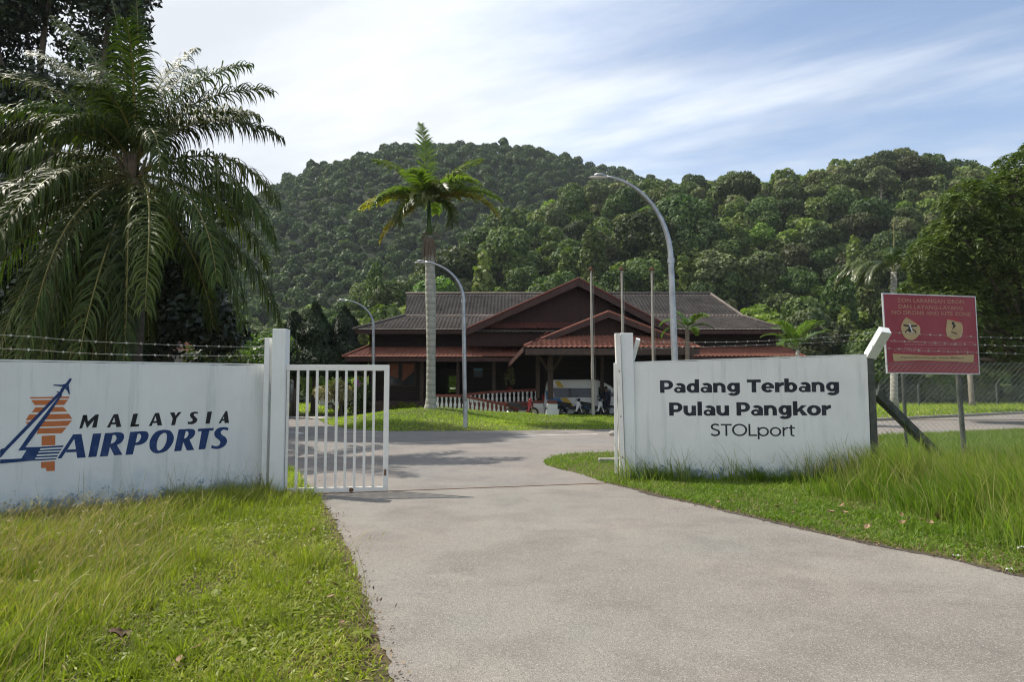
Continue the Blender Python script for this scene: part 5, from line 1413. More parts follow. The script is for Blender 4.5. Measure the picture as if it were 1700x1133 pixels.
# ---------------------------------------------------------------- hills
def ip(px, tab): return np.interp(px, [a for a, b in tab], [b for a, b in tab])
SKY_R = [(-600,575),(300,560),(420,540),(500,515),(600,478),(700,442),(800,400),(880,350),(960,312),(1060,300),(1190,288),(1260,292),(1300,284),(1400,279),(1470,266),(1515,259),(1600,280),(1700,284),(1900,290),(2300,330)]
SKY_L = [(-600,470),(100,440),(300,390),(420,326),(470,292),(560,262),(640,241),(700,238),(780,236),(840,238),(900,246),(1000,273),(1100,300),(1250,330),(1500,390),(2300,520)]
def zpix(py, D): return CAMH + np.tan(PITCH + np.arctan((566.5-py)/F))*D
def terrain(x, y):
    y = np.maximum(y, 1.)
    px = 850 + F*x/(y*np.cos(PITCH))
    YR = np.interp(px, [-200, 500, 900, 2000], [150, 150, 235, 245])
    zr = np.maximum(zpix(ip(px, SKY_R), YR) - 10.5, 0)
    s = np.clip((y-74)/(YR-74), 0, 1)
    hr = zr*(.35*s + .65*s*s*(3-2*s)) - np.maximum(y-YR, 0)*.16
    zl = np.maximum(zpix(ip(px, SKY_L), 470) - 9, 0)
    s = np.clip((y-190)/(470-190), 0, 1)
    hl = zl*(.45*s + .55*s*s*(3-2*s)) - np.maximum(y-470, 0)*.25
    amp = np.clip((y-90)/120, 0, 1)
    return np.maximum(np.maximum(hr, hl), 0) + amp*(1.8*fbm(x, y, .045, 5) ) - .35*np.clip((78-y)/6, 0, 1)
ys = np.concatenate([np.arange(70, 260, 3.5), np.arange(260, 640, 7.)])
us = np.linspace(-1.15, 1.25, 190)
yy, uu_ = np.meshgrid(ys, us, indexing='ij'); xx = uu_*yy
zz = terrain(xx.ravel(), yy.ravel())
i_ = np.arange((len(ys)-1)*len(us)).reshape(len(ys)-1, len(us))[:, :-1].ravel(); n_ = len(us)
fast_mesh('hills', np.stack([xx.ravel(), yy.ravel(), zz], 1), np.stack([i_, i_+1, i_+1+n_, i_+n_], 1), M['hill_soil'], smooth=True)['kind'] = 'structure'

# ---------------------------------------------------------------- forest trees
def dome_blobs(r, R_, Hc, nb, base, flat=.8, br=(.34, .5)):
    B = [(0, 0, base + Hc*.42, R_*.62, Hc*.42)]
    for i in range(nb):
        a = r.uniform(0, 2*math.pi); t = math.sqrt(r.uniform(.05, 1)); e = R_*.68*t
        z = base + Hc*(.22 + .56*math.sqrt(max(0, 1-t*t))*r.uniform(.75, 1.1)); q = R_*r.uniform(*br)
        B.append((e*math.cos(a), e*math.sin(a), z, q, q*flat*r.uniform(.8, 1.1)))
    return B
KINDS = {  # label, leaf material, (crown radius, crown height, trunk height, lumps, flatness, lump size)
 'round':    ('round-crowned green tree in the forest on the slope behind the terminal', 'forest_a', (4.1, 7.6, 2.4, 22, .9, (.28, .44))),
 'spread':   ('wide flat-crowned olive tree in the forest on the slope behind the terminal', 'forest_b', (4.7, 6.0, 3.2, 26, .75, (.22, .36))),
 'column':   ('tall narrow creeper-draped tree in the forest on the slope behind the terminal', 'forest_a', (2.9, 12.5, 1.2, 26, 1.3, (.34, .52))),
 'bright':   ('bright yellow-green bushy tree at the forest edge behind the terminal', 'forest_c', (3.5, 5.2, 2.0, 15, .9, (.3, .48))),
 'open':     ('open-crowned pale grey-green tree with bare stem in the forest behind the terminal', 'forest_d', (3.7, 5.8, 5.0, 13, .8, (.26, .38))),
}
protos, lods = {}, {}
for ki, (kn, (lab, mt, (Rc, Hc, Th, nb, fl_, br_))) in enumerate(KINDS.items()):
    protos[kn], lods[kn] = [], []
    for v_ in range(2):
        r = np.random.default_rng(100 + ki*10 + v_)
        if kn == 'column':
            B = [(r.normal(0, .5), r.normal(0, .5), Th + Hc*t, Rc*(.75 - .4*t)*r.uniform(.7, 1.1), 1.5) for t in np.linspace(.08, .95, 9)]
            B += [(Rc*.6*math.cos(a)*(1-.4*t), Rc*.6*math.sin(a)*(1-.4*t), Th + Hc*t, r.uniform(.8, 1.3), r.uniform(.9, 1.7)) for a, t in zip(r.uniform(0, 6.28, 20), r.uniform(.05, .8, 20))]
        else: B = dome_blobs(r, Rc, Hc, nb, Th, fl_, br_)
        nl = {'open': 2300, 'spread': 4200}.get(kn, 3900)
        V, Q, ti = blob_leaves(B, nl, .62, .40, r, .5, .25, .4)
        root = thing('forest_tree', lab, 'tree', (0, 0, 0), 'forest trees behind the terminal')
        fast_mesh('crown', V, Q, M[mt], root, tint=ti)
        mb = MB(); limb_mesh(mb, (0, 0, -1.5), (r.normal(0, .2), r.normal(0, .2), Th + Hc*.45), .26, .12, r, .03)
        for b_ in B[1:7]: limb_mesh(mb, (0, 0, Th*.9 + .2), b_[:3], .12, .04, r, .08, 4, 5)
        mb.build('trunk', M['bark_pale' if kn in ('open', 'spread') else 'bark'], root, smooth=True)
        protos[kn].append([root, False])
        lods[kn].append(blob_leaves(B, 560, 1.35, 1.0, r, .45, .25, .3))
rf = np.random.default_rng(21)
trees = []
def scatter_forest(y0, y1, step, px0, px1, far):
    y = y0
    while y < y1:
        st = step*(1 + .25*(y-y0)/(y1-y0))
        xs = np.arange((px0-850)/F*y, (px1-850)/F*y, st)
        for x in xs:
            xx_, yy_ = x + rf.uniform(-.45, .45)*st, y + rf.uniform(-.45, .45)*st
            trees.append((xx_, yy_, far))
        y += st
scatter_forest(72, 250, 5.1, -120, 1830, False)
scatter_forest(196, 500, 5.6, -150, 1330, True)
T_ = []
for x, y, far in trees:
    z = float(terrain(np.array([x]), np.array([y]))[0]); px = 850 + F*x/y
    if far and (z < 3 or (y < 255 and px > 900)): continue
    low = (y < 108)
    if far: kn = rf.choice(['round', 'spread', 'bright', 'open'], p=[.64, .16, .14, .06]); sc = .5 + .6*rf.random()**1.4
    else:
        p_ = [.15, .05, .12, .58, .10] if low else [.42, .17, .13, .19, .09]
        if y > 130: p_ = [.54, .22, 0, .16, .08]
        kn = rf.choice(['round', 'spread', 'column', 'bright', 'open'], p=p_); sc = rf.uniform(.5, 1.0) if low else (.48 + .75*rf.random()**1.8)*(1.35 if rf.random() < .12 and y < 190 else 1)
        if px < 640 and y < 150: sc *= .8
    if rf.random() < .03 and y > 180: sc *= 1.3
    Rc, Hc, Th = KINDS[kn][2][:3]
    top = z + (Hc+Th)*sc
    pyt = 645 - (top-CAMH)/y*F
    T_.append(dict(x=x, y=y, z=z, kn=kn, sc=sc, px=px, top=pyt, size=Rc*sc/y, far=far, hid=(580 < px < 1310 and pyt > 492) or px < 60 or (px > 1560 and pyt > 300)))
vis = sorted([t for t in T_ if not t['far'] and not t['hid'] and -40 < t['px'] < 1740], key=lambda t: -t['size'])[:280]
for px, kn, sc, dy in ((1103, 'spread', 1.0, 0), (1190, 'open', .95, 4), (1243, 'round', 1.0, 2), (1300, 'spread', .9, 0), (1384, 'spread', .9, 3), (1438, 'round', .8, 0), (1512, 'spread', 1.1, 0), (1528, 'spread', .9, 5), (1640, 'open', .9, 0), (1040, 'open', .9, 0), (990, 'spread', .9, 3)):
    y = 236. + dy; x = (px-850)/F*y; vis.append(dict(x=x, y=y, z=float(terrain(np.array([x]), np.array([y]))[0]) + 1.5, kn=kn, sc=sc, far=False))
solo = set(id(t) for t in vis)
for t in vis:
    pr = protos[t['kn']][int(rf.integers(2))]
    if not pr[1]: o = pr[0]; pr[1] = True
    else: o = copy_tree(pr[0])
    s = t['sc']; o.location = (t['x'], t['y'], t['z']-.3); o.rotation_euler = (0, 0, float(rf.uniform(0, 6.28))); o.scale = (s*float(rf.uniform(.88, 1.12)), s*float(rf.uniform(.88, 1.12)), s*float(rf.uniform(.9, 1.1)))
for kn in protos:
    for pr in protos[kn]:
        if not pr[1]:
            for c in children(pr[0]): bpy.data.objects.remove(c)
            bpy.data.objects.remove(pr[0])
MI = {'round': 0, 'spread': 1, 'column': 0, 'bright': 2, 'open': 3}
def mass(name, sel, mats, label, far):
    Vs, Qs, Ts, Ms, nv = [], [], [], [], 0
    for t in sel:
        V, Q, ti = lods[t['kn']][int(rf.integers(2))]
        a = rf.uniform(0, 6.28); c, s_ = math.cos(a), math.sin(a); s = t['sc']
        v = V.copy(); x = v[:, 0]*c - v[:, 1]*s_; y = v[:, 0]*s_ + v[:, 1]*c
        v[:, 0], v[:, 1], v[:, 2] = x*s + t['x'], y*s + t['y'], v[:, 2]*s*rf.uniform(.85, 1.1) + t['z'] - .3
        Vs.append(v); Qs.append(Q + nv); nv += len(v); Ts.append(np.clip(ti*.55 + rf.random()*.5, 0, 1)); Ms.append(np.full(len(Q), MI[t['kn']] if not far else 0))
    o = fast_mesh(name, np.concatenate(Vs), np.concatenate(Qs), mats, tint=np.concatenate(Ts), midx=np.concatenate(Ms))
    return tag(o, label, 'forest', None, 'stuff')
mass('slope_forest', [t for t in T_ if not t['far'] and id(t) not in solo], [M['forest_a'], M['forest_b'], M['forest_c'], M['forest_d']], 'dense forest canopy over the upper part of the near slope', False)
mass('hill_forest', [t for t in T_ if t['far']], [M['forest_far']], 'unbroken forest canopy on the farther and higher hill to the left', True)
# undergrowth closing the gaps between the stems at the forest edge
ru = np.random.default_rng(31)
n = 26000; y = ru.uniform(71, 235, n); x = (ru.uniform(-150, 1850, n)-850)/F*y; z = terrain(x, y)
hh = ru.random(n)**1.5*3.4
C = np.stack([x, y, z + hh], 1); nn = unit(ru.normal(0, .7, (n, 3)) + np.array([0, -.3, .7])); s = ru.uniform(.6, 1.4, n)
V, Q = rhombs(C, nn, 1.0*s, .7*s, ru)
tag(fast_mesh('undergrowth', V, Q, M['forest_a'], tint=np.clip(.5*ru.random(n) + .4*(fbm(x, y, .12, 8) > .2), 0, 1)), 'dark undergrowth between the stems on the forest slope', 'undergrowth', None, 'stuff')

# ---------------------------------------------------------------- palms
def frond_arrays(base, az, el0, L, droop, npair, LL, wid, hang, fwd, r, pw=1.25, vee=.25, rad=.035, twist=0., start=.14, segs=4, ragged=0., shag=0.):
    n = 18; s = np.linspace(0, 1, n); el = np.radians(el0 - droop*s**pw)
    a = np.radians(az) + np.radians(twist)*s
    d = np.stack([np.cos(el)*np.cos(a), np.cos(el)*np.sin(a), np.sin(el)], 1)
    P = np.array(base) + np.concatenate([np.zeros((1, 3)), np.cumsum((d[:-1]+d[1:])/2*(L/(n-1)), 0)])
    S0 = np.stack([-np.sin(a), np.cos(a), np.zeros(n)], 1)
    U0 = np.cross(d, S0); U0 *= np.sign(U0[:, 2:3] + 1e-6*1)
    rr = rad*(1-s)**.8 + .004
    ring = []
    for k in range(5):
        q = 2*math.pi*k/5; ring.append(P + (S0*math.cos(q) + U0*math.sin(q)*.7)*rr[:, None])
    V = np.stack(ring, 1).reshape(-1, 3); Q = []
    for i in range(n-1):
        for k in range(5): Q.append([i*5+k, i*5+(k+1) % 5, (i+1)*5+(k+1) % 5, (i+1)*5+k])
    Q = np.array(Q); mid = np.zeros(len(Q), int)
    t = np.repeat(np.linspace(start, .995, npair), 2) + r.normal(0, .004, npair*2); t = np.clip(t, start, 1)
    side = np.tile([1., -1.], npair); keep = r.random(len(t)) > ragged; t, side = t[keep], side[keep]
    def at(A): return np.stack([np.interp(t, s, A[:, j]) for j in range(3)], 1)
    p, T, S, U = at(P), unit(at(d)), unit(at(S0)), unit(at(U0))
    prof = np.clip(np.sin(np.pi*np.clip(.16 + .80*t, 0, 1))**.55, .12, 1)
    ll = LL*prof*r.uniform(.88 - .15*shag, 1.1, len(t))
    f = np.radians(fwd + 18*t + r.normal(0, 5 + shag*9, len(t)))[:, None]
    v_ = vee + r.normal(0, .10 + shag*.22, len(t))[:, None]
    D = unit(S*side[:, None]*np.cos(f) + T*np.sin(f) + U*v_)
    pts = [p]; hg = (hang*r.uniform(.7 - .25*shag, 1.3 + .5*shag, len(t)))[:, None]; Dk = D
    for k in range(segs):
        pts.append(pts[-1] + Dk*(ll/segs)[:, None]); Dk = unit(Dk + np.array([0, 0, -1.])*hg*(k+1)/segs)
    pts = np.stack(pts, 1)                                     # m, segs+1, 3
    dd = unit(np.gradient(pts, axis=1)); Wv = unit(T[:, None, :] - dd*(T[:, None, :]*dd).sum(2, keepdims=True))
    wp = np.array([.55, 1., .9, .62, .06] if segs == 4 else np.interp(np.linspace(0, 1, segs+1), [0, .3, .7, 1], [.55, 1, .7, .06]))*wid/2
    A = pts - Wv*wp[None, :, None]; Bv = pts + Wv*wp[None, :, None]
    m = len(t); V2 = np.stack([A, Bv], 2).reshape(-1, 3)
    b = np.arange(m)[:, None]*(2*(segs+1)) + np.arange(segs)[None, :]*2
    Q2 = np.stack([b, b+1, b+3, b+2], 2).reshape(-1, 4) + len(V)
    tint = np.concatenate([np.zeros(len(Q)), np.repeat(np.clip(r.random(m)*.9, 0, 1), segs)])
    return np.concatenate([V, V2]), np.concatenate([Q, Q2]), np.concatenate([mid, np.ones(len(Q2), int)]), tint
def add_frond(parent, mats, *a, **k):
    V, Q, mi, ti = frond_arrays(*a, **k)
    return fast_mesh('frond', V, Q, mats, parent, tint=ti, midx=mi)

# coconut palm behind the emblem wall
r = np.random.default_rng(41)
PDp = 18.0; pc_ = W(222, 290, PDp); pb0 = W(205, 700, PDp); pb0.z = 0
coco = thing('coconut_palm', 'big coconut palm with drooping grey-green fronds behind the emblem wall', 'palm tree', tuple(pb0))
mb = MB(); tt = np.linspace(0, 1, 14)
mb.tube([pb0.lerp(pc_, t) + Vector((.25*math.sin(math.pi*t), 0, -.1 if t == 0 else 0)) for t in tt], [.21 - .06*t + .1*max(0, .12-t)/.12 for t in tt], 14); mb.build('trunk', M['bark_coco'], coco, smooth=True)
mats = [M['rachis'], M['coco_leaf']]
FR = [ # az, el0, length, droop, hang
 (175, 85, 5.2, 12, .5), (150, 78, 4.4, 40, 1.2), (20, 74, 4.6, 58, .8), (60, 68, 4.5, 66, .6),
 (168, 62, 5.6, 46, .6), (185, 58, 4.4, 112, 1.2), (5, 57, 4.2, 66, 1.2), (-12, 45, 4.6, 62, 1.6), (192, 46, 5.0, 60, 1.2),
 (200, 26, 5.0, 46, 1.7), (176, 18, 5.2, 58, 1.7), (150, 34, 5.0, 70, 1.3), (186, 4, 5.2, 62, 1.8), (-4, 30, 4.6, 76, 1.8), (8, 12, 4.8, 82, 1.9),
 (-22, 14, 5.1, 88, 1.9), (-55, 48, 3.8, 130, 1.4), (-118, 46, 3.7, 128, 1.4), (-34, -4, 5.6, 72, 1.8), (-52, -10, 6.3, 66, 1.6), (-66, -18, 6.5, 60, 1.6), (-80, -6, 6.4, 74, 1.6), (-94, -20, 6.5, 62, 1.6), (-108, -8, 6.4, 74, 1.6),
 (-122, -22, 6.5, 56, 1.6), (-134, -4, 6.3, 76, 1.6), (-148, -16, 6.2, 62, 1.7), (-162, 2, 5.8, 76, 1.8), (206, -14, 5.8, 62, 1.7), (60, 10, 5.0, 80, 1.3), (100, 20, 5.0, 80, 1.3), (130, 0, 5.2, 76, 1.3), (80, -20, 5.6, 58, 1.4), (120, -25, 5.8, 56, 1.4), (40, -16, 5.8, 60, 1.4), (-12, -18, 5.5, 66, 1.7), (-86, -38, 6.6, 44, 1.6), (-90, -46, 6.3, 38, 1.5), (-80, -50, 6.2, 34, 1.5), (-98, -30, 6.6, 52, 1.6), (-74, -34, 6.6, 48, 1.6), (165, -18, 6.0, 60, 1.5),
 (-104, 62, 3.0, 100, .9), (-75, 70, 3.1, 92, .8), (-140, 66, 3.4, 90, .8), (15, 80, 4.5, 58, 1.0), (160, 79, 5.4, 26, 1.6), (70, 78, 5.0, 40, 1.6), (128, 84, 5.0, 12, .4), (158, 74, 5.4, 40, .8), (160, 77, 4.4, 50, .9), (60, 82, 4.6, 38, .8), (-60, 80, 3.9, 60, .9), (-84, -26, 6.5, 58, 1.5), (-116, -36, 6.4, 46, 1.5), (-58, -26, 6.4, 56, 1.5), (-76, -36, 6.6, 46, 1.5), (-68, -38, 6.6, 44, 1.5), (-62, -34, 6.5, 48, 1.5), (-92, -44, 6.9, 38, 1.5), (-82, -40, 6.9, 42, 1.5), (-104, -46, 6.8, 36, 1.5), (-70, -46, 6.8, 38, 1.5), (-128, -40, 6.0, 44, 1.5), (-72, -30, 6.2, 50, 1.6), (-102, -34, 6.2, 46, 1.6)]
for az, el, L, dr_, hg in FR:
    q = pc_ + Vector((r.normal(0, .06), r.normal(0, .06), .25*math.sin(R(el)) - .05))
    add_frond(coco, mats, q, az + r.normal(0, 4), el + r.normal(0, 3), L, dr_ + (14 if el > 20 and el < 80 else 0), 92, .5 if el > 83 else .95 if el > 40 else 1.12, .042, hg*1.3*r.uniform(.8, 1.25), 30, r, 1.15, .22, .042, r.normal(0, 12), .15, 5, .13, .45)
for i in range(9):
    mb = MB(); a = r.uniform(0, 6.28); e = pc_ + Vector((.34*math.cos(a), .34*math.sin(a), -.35 + r.normal(0, .12))); mb.ball(e, (.11, .11, .14), 10, 8)
    mb.build('coconut', M['dead_frond'], coco, smooth=True)
mb = MB()
for i in range(16):
    a = r.uniform(0, 6.28); mb.tube([pc_ + Vector((.12*math.cos(a), .12*math.sin(a), -.5)), pc_ + Vector((.28*math.cos(a), .28*math.sin(a), .1)), pc_ + Vector((.42*math.cos(a), .42*math.sin(a), .45))], [.09, .06, .03], 5)
mb.build('leaf_bases', M['dead_frond'], coco, smooth=True)

# palm on the mound
r = np.random.default_rng(43); D = 31.0
b0 = W(715, 684, D); b0.z = float(verge_z(np.array([b0.x]), np.array([D]))[0]) - .05
t1_ = W(713, 425, D); t2_ = W(712.5, 392, D); cs = W(712, 340, D)
royal = thing('royal_palm', 'tall pale-trunked palm with yellow-green fronds on the grass mound', 'palm tree', tuple(b0))
mb = MB(); H_ = t2_.z - b0.z; prof = [(-.03, .34), (0, .32), (.03, .255), (.07, .215), (.3, .20), (.52, .225), (.7, .245), (.85, .215), (1., .17)]
mb.tube([b0.lerp(t2_, t) + Vector((.05*math.sin(math.pi*t), 0, 0)) for t, q in prof], [q for t, q in prof], 18); mb.build('trunk', M['bark_palm'], royal, smooth=True)
mb = MB(); mb.tube([t2_ + Vector((0,0,-.05)), t2_ + (cs-t2_)*.4, cs + Vector((0,0,.15))], [.15, .12, .08], 12); mb.build('crown_shaft', M['shaft'], royal, smooth=True)
RF = [(120, 84, 4.2, 18, 0), (168, 58, 3.3, 44, 0), (150, 44, 2.9, 80, 0), (20, 58, 3.2, 36, 0), (40, 66, 2.6, 60, 0), (140, 68, 2.7, 62, 0), (178, 18, 3.0, 50, 1), (194, 36, 2.6, 96, 0), (4, 32, 3.2, 64, 0), (-8, 24, 3.4, 86, 1), (192, -20, 2.7, 48, 1), (-95, 34, 2.0, 116, 0), (-60, 50, 2.0, 104, 0), (60, 50, 2.6, 66, 0), (-140, 10, 2.1, 108, 0), (-30, 8, 1.9, 116, 0), (90, 40, 2.6, 80, 0), (-110, 62, 2.3, 90, 0), (-20, 52, 2.6, 84, 0)]
for az, el, L, dr_, yl in RF:
    L *= 1.1 if el < 80 else 1.
    V1 = [frond_arrays(cs + Vector((0, 0, .1)), az, el, L, dr_, pr2, ll_, .07, hg_, fw_, r, 1.2, ve_, .035, 0, .16, 4) for pr2, ll_, hg_, fw_, ve_ in (((40, .74, .3, 36, .1), (8, .2, .2, 36, .5)) if el > 80 else ((48, .84, .55, 24, .2), (30, .46, .3, 36, .7)))]
    fast_mesh('frond', np.concatenate([V1[0][0], V1[1][0]]), np.concatenate([V1[0][1], V1[1][1] + len(V1[0][0])]), [M['rachis_grey'], M['royal_yellow' if yl else 'royal_leaf']], royal, tint=np.concatenate([V1[0][3], V1[1][3]]), midx=np.concatenate([V1[0][2], V1[1][2]]))
sk = MB()
for i in range(120):
    a = r.uniform(0, 6.28); q = r.uniform(.12, .36); sk.tube([t2_ + Vector((.1*math.cos(a), .1*math.sin(a), .05)), t2_ + Vector((q*.8*math.cos(a), q*.8*math.sin(a), -.35)), t2_ + Vector((q*math.cos(a), q*math.sin(a), r.uniform(-1.4, -.8)))], [.03, .028, .008], 4)
for i in range(24):
    a = r.uniform(0, 6.28); q = r.uniform(.2, .75); sk.tube([t2_ + Vector((.1*math.cos(a), .1*math.sin(a), .1)), t2_ + Vector((q*.6*math.cos(a), q*.6*math.sin(a), .12)), t2_ + Vector((q*math.cos(a), q*math.sin(a), r.uniform(-.3, .05)))], [.014, .01, .003], 4)
sk.build('dead_skirt', M['dead_frond'], royal)
mb = MB()
for a, tip in ((.2, (.42, .0, .95)), (2.7, (-.16, -.1, .85))): mb.tube([t2_ + Vector((.1*math.cos(a), -.1, .05)), t2_ + Vector(tip)*.5 + Vector((.03, 0, 0)), t2_ + Vector(tip)], [.035, .026, .012], 6)
mb.build('stalks', M['shaft'], royal)

def small_palm(label, px, pyb, pyc, D, Lf, n, leaf, seed, name='small_palm', cat='palm tree', droop=(70, 110), hang=.3, el=(20, 80), LL=.42, wid=.05, trunk_r=.09, spear=None, pairs=40, trunk_mat='bark_palm'):
    r = np.random.default_rng(seed); b_ = W(px, pyb, D); b_.z = 0; c_ = W(px, pyc, D)
    t = thing(name, label, cat, tuple(b_))
    mb = MB(); mb.tube([b_ - Vector((0,0,.1)), b_ + (c_-b_)*.1, c_], [trunk_r*1.5, trunk_r, trunk_r*.8], 10); mb.build('trunk', M[trunk_mat], t, smooth=True)
    for i in range(n):
        add_frond(t, [M['rachis_grey'], M[leaf]], c_, 360*i/n*1.618*2 + r.normal(0, 10), r.uniform(*el), Lf*r.uniform(.85, 1.1), r.uniform(*droop), pairs, LL, wid, hang, 40, r, 1.2, .2, .02, r.normal(0, 10), .15, 4)
    if spear: mb = MB(); mb.tube([c_ - Vector((0,0,.3)), W(px+spear[0], spear[1], D)], [.06, .02], 6); mb.build('spear_leaf', M['rachis'], t)
    return t
small_palm('small bright green palm in front of the grey roof, beside the tall lamp pole', 1141, 690, 548, 31, 1.35, 9, 'small_palm_leaf', 51, LL=.36, trunk_r=.12, trunk_mat='dead_frond')
small_palm('small bright green palm at the right corner of the red lower roof', 1324, 690, 582, 30, 1.7, 11, 'small_palm_leaf', 52, LL=.42, droop=(50, 100), el=(15, 85))
small_palm('large drooping palm with a bare spike, rising behind the red board', 1484, 674, 452, 50, 5.0, 15, 'dull_palm_leaf', 53, 'drooping_palm', 'palm tree', (85, 130), 1.0, (20, 66), .95, .09, .26, (0, 358), 60)

# ---------------------------------------------------------------- big dark trees on the left
def big_tree(name, label, trunk_px, D, blobs_px, n, L, Wd, mat, seed, trunk_r=.4, split=.35, cat='tree', jit=.7, deep=.6, limbs=14, bark='bark'):
    r = np.random.default_rng(seed)
    b_ = W(trunk_px, 690, D); b_.z = 0
    t = thing(name, label, cat, tuple(b_))
    B = []
    for px, py, d_, rr in blobs_px: q = W(px, py, d_); B.append((q.x, q.y, q.z, rr, rr*.8))
    V, Q, ti = blob_leaves(B, n, L, Wd, r, jit, .35, deep, -1.1, .6)
    fast_mesh('crown', V, Q, M[mat], t, tint=ti)
    mb = MB(); zs = sorted(q[2] for q in B); zc = zs[0] + (zs[-1]-zs[0])*split; top = Vector((b_.x + r.normal(0, .3), b_.y, zc))
    limb_mesh(mb, b_ - Vector((0,0,.2)), top, trunk_r, trunk_r*.7, r, .02, 8, 12)
    for q in sorted(B, key=lambda q: -q[3])[:limbs]: limb_mesh(mb, b_.lerp(top, r.uniform(.7, 1)), q[:3], trunk_r*.42, .04, r, .07, 6, 7)
    mb.build('trunk', M[bark], t, smooth=True); return t
r = np.random.default_rng(61)
bl_ = []
while len(bl_) < 190:
    px, py = r.uniform(-260, 275), r.uniform(-230, 520); edge = np.interp(py, [-230, 0, 60, 160, 260, 430], [330, 262, 235, 205, 200, 220])
    rr = r.uniform(.75, 1.5)
    if px + rr*20 > edge + 8: continue
    bl_.append((px, py, r.uniform(28, 34.5), rr*1.1))
big_tree('broadleaf_tree', 'huge dark broadleaf tree filling the upper left corner behind the coconut palm', 30, 31, bl_, 120000, .28, .15, 'big_leaf', 62, .5, .3)
bl_ = [(r.uniform(-90, 190), r.uniform(330, 600), r.uniform(21.5, 24.5), r.uniform(.7, 1.25)) for _ in range(44)]
big_tree('broadleaf_tree', 'dark leafy tree in deep shade at the left edge, below the huge tree', 40, 24, bl_, 24000, .28, .15, 'big_leaf', 63, .25, .2)
bl_ = [(r.uniform(120, 372), r.uniform(330, 575), r.uniform(25, 28), r.uniform(.8, 1.25)) for _ in range(44)]
big_tree('broadleaf_tree', 'dark leafy tree standing directly behind the coconut palm', 268, 27, bl_, 22000, .30, .16, 'big_leaf', 64, .25, .2)

# mango tree on the right: rosettes of long hanging leaves
r = np.random.default_rng(71); D = 33.
b_ = W(1720, 690, D); b_.z = 0
mango = thing('mango_tree', 'large dense tree with glossy drooping leaves at the right edge, behind the red board', 'tree', tuple(b_))
B = []
for px, py, rr in [(1548,430,1.2),(1536,495,1.3),(1532,555,1.1),(1572,395,1.2),(1560,585,.9),(1610,335,1.2),(1700,340,2.1),(1640,400,1.9),(1600,450,1.7),(1580,520,1.5),(1650,490,2.0),(1720,450,2.6),(1560,480,1.2),(1620,350,1.3),(1690,290,1.3),(1760,330,2.2),(1660,560,1.7),(1725,560,2.1),(1800,450,2.8),(1800,560,2.2),(1750,260,1.5),(1600,395,1.2),(1548,535,.9),(1590,560,1.1),(1655,330,1.3),(1720,285,1.4),(1830,350,2.3),(1640,575,1.0),(1690,585,1.1)]:
    q = W(px, py, D + r.uniform(-1.6, 1.6)); B.append((q.x, q.y, q.z, rr, rr*.9))
B = np.array(B); nr = 12000
k = r.choice(len(B), nr, p=B[:, 3]**2/(B[:, 3]**2).sum()); d = unit(r.normal(0, 1, (nr, 3))); q = 1 - .3*r.random(nr)**2
C = B[k, :3] + d*B[k, 3:4]*q[:, None]*np.array([1, 1, .9]); keep = np.ones(nr, bool)
for j in range(len(B)): keep &= (np.linalg.norm((C-B[j, :3])/B[j, 3], axis=1) > .72) | (k == j)
C, d, k = C[keep], d[keep], k[keep]
per = 10; n = len(C)
Cn = np.repeat(C, per, 0); dn = np.repeat(unit(d + np.array([0, -.05, .35])), per, 0)
pr_ = unit(np.cross(dn, r.normal(0, 1, (n*per, 3)))); T = unit(dn*.30 + pr_*.85 + np.array([0, 0, -.42]) + r.normal(0, .15, (n*per, 3)))
Nn = unit(np.array([0, 0, 1.]) + dn*.5 + r.normal(0, .25, dn.shape)); s = r.uniform(.75, 1.25, n*per)
V, Q = rhombs(Cn + T*(.17*s)[:, None], Nn, .34*s, .085*s, r, T)
fast_mesh('crown', V, Q, M['mango_leaf'], mango, tint=np.clip(np.repeat(r.random(n), per)*.6 + r.random(n*per)*.4, 0, 1))
mb = MB(); top = Vector((b_.x, b_.y, 4.2)); limb_mesh(mb, b_ - Vector((0,0,.2)), top, .36, .26, r, .02, 8, 12)
for q in B: limb_mesh(mb, b_.lerp(top, r.uniform(.55, 1)), q[:3], .15, .04, r, .06, 6, 7)
mb.build('trunk', M['bark'], mango, smooth=True)
# slim bare-stemmed tree and hedge beyond the far fence
tr_ = thing('slim_tree', 'slim pale-stemmed tree below the right end of the red board, across the road', 'tree', (X(1612, 60), 60, 0))
mb = MB(); mb.tube([(X(1613, 60), 60, -.1), (X(1612.5, 60), 60, .5), (X(1610, 60), 60, 5)], [.33, .22, .18], 10); mb.build('trunk', M['bark_pale'], tr_, smooth=True)
q = W(1612, 490, 60); V, Q, ti = blob_leaves([(q.x, 60, q.z, 2.4, 2.0), (q.x+1.5, 61, q.z-1, 1.8, 1.4), (q.x-1.2, 60, q.z+1.2, 1.8, 1.4)], 2600, .4, .2, r); fast_mesh('crown', V, Q, M['forest_a'], tr_, tint=ti)

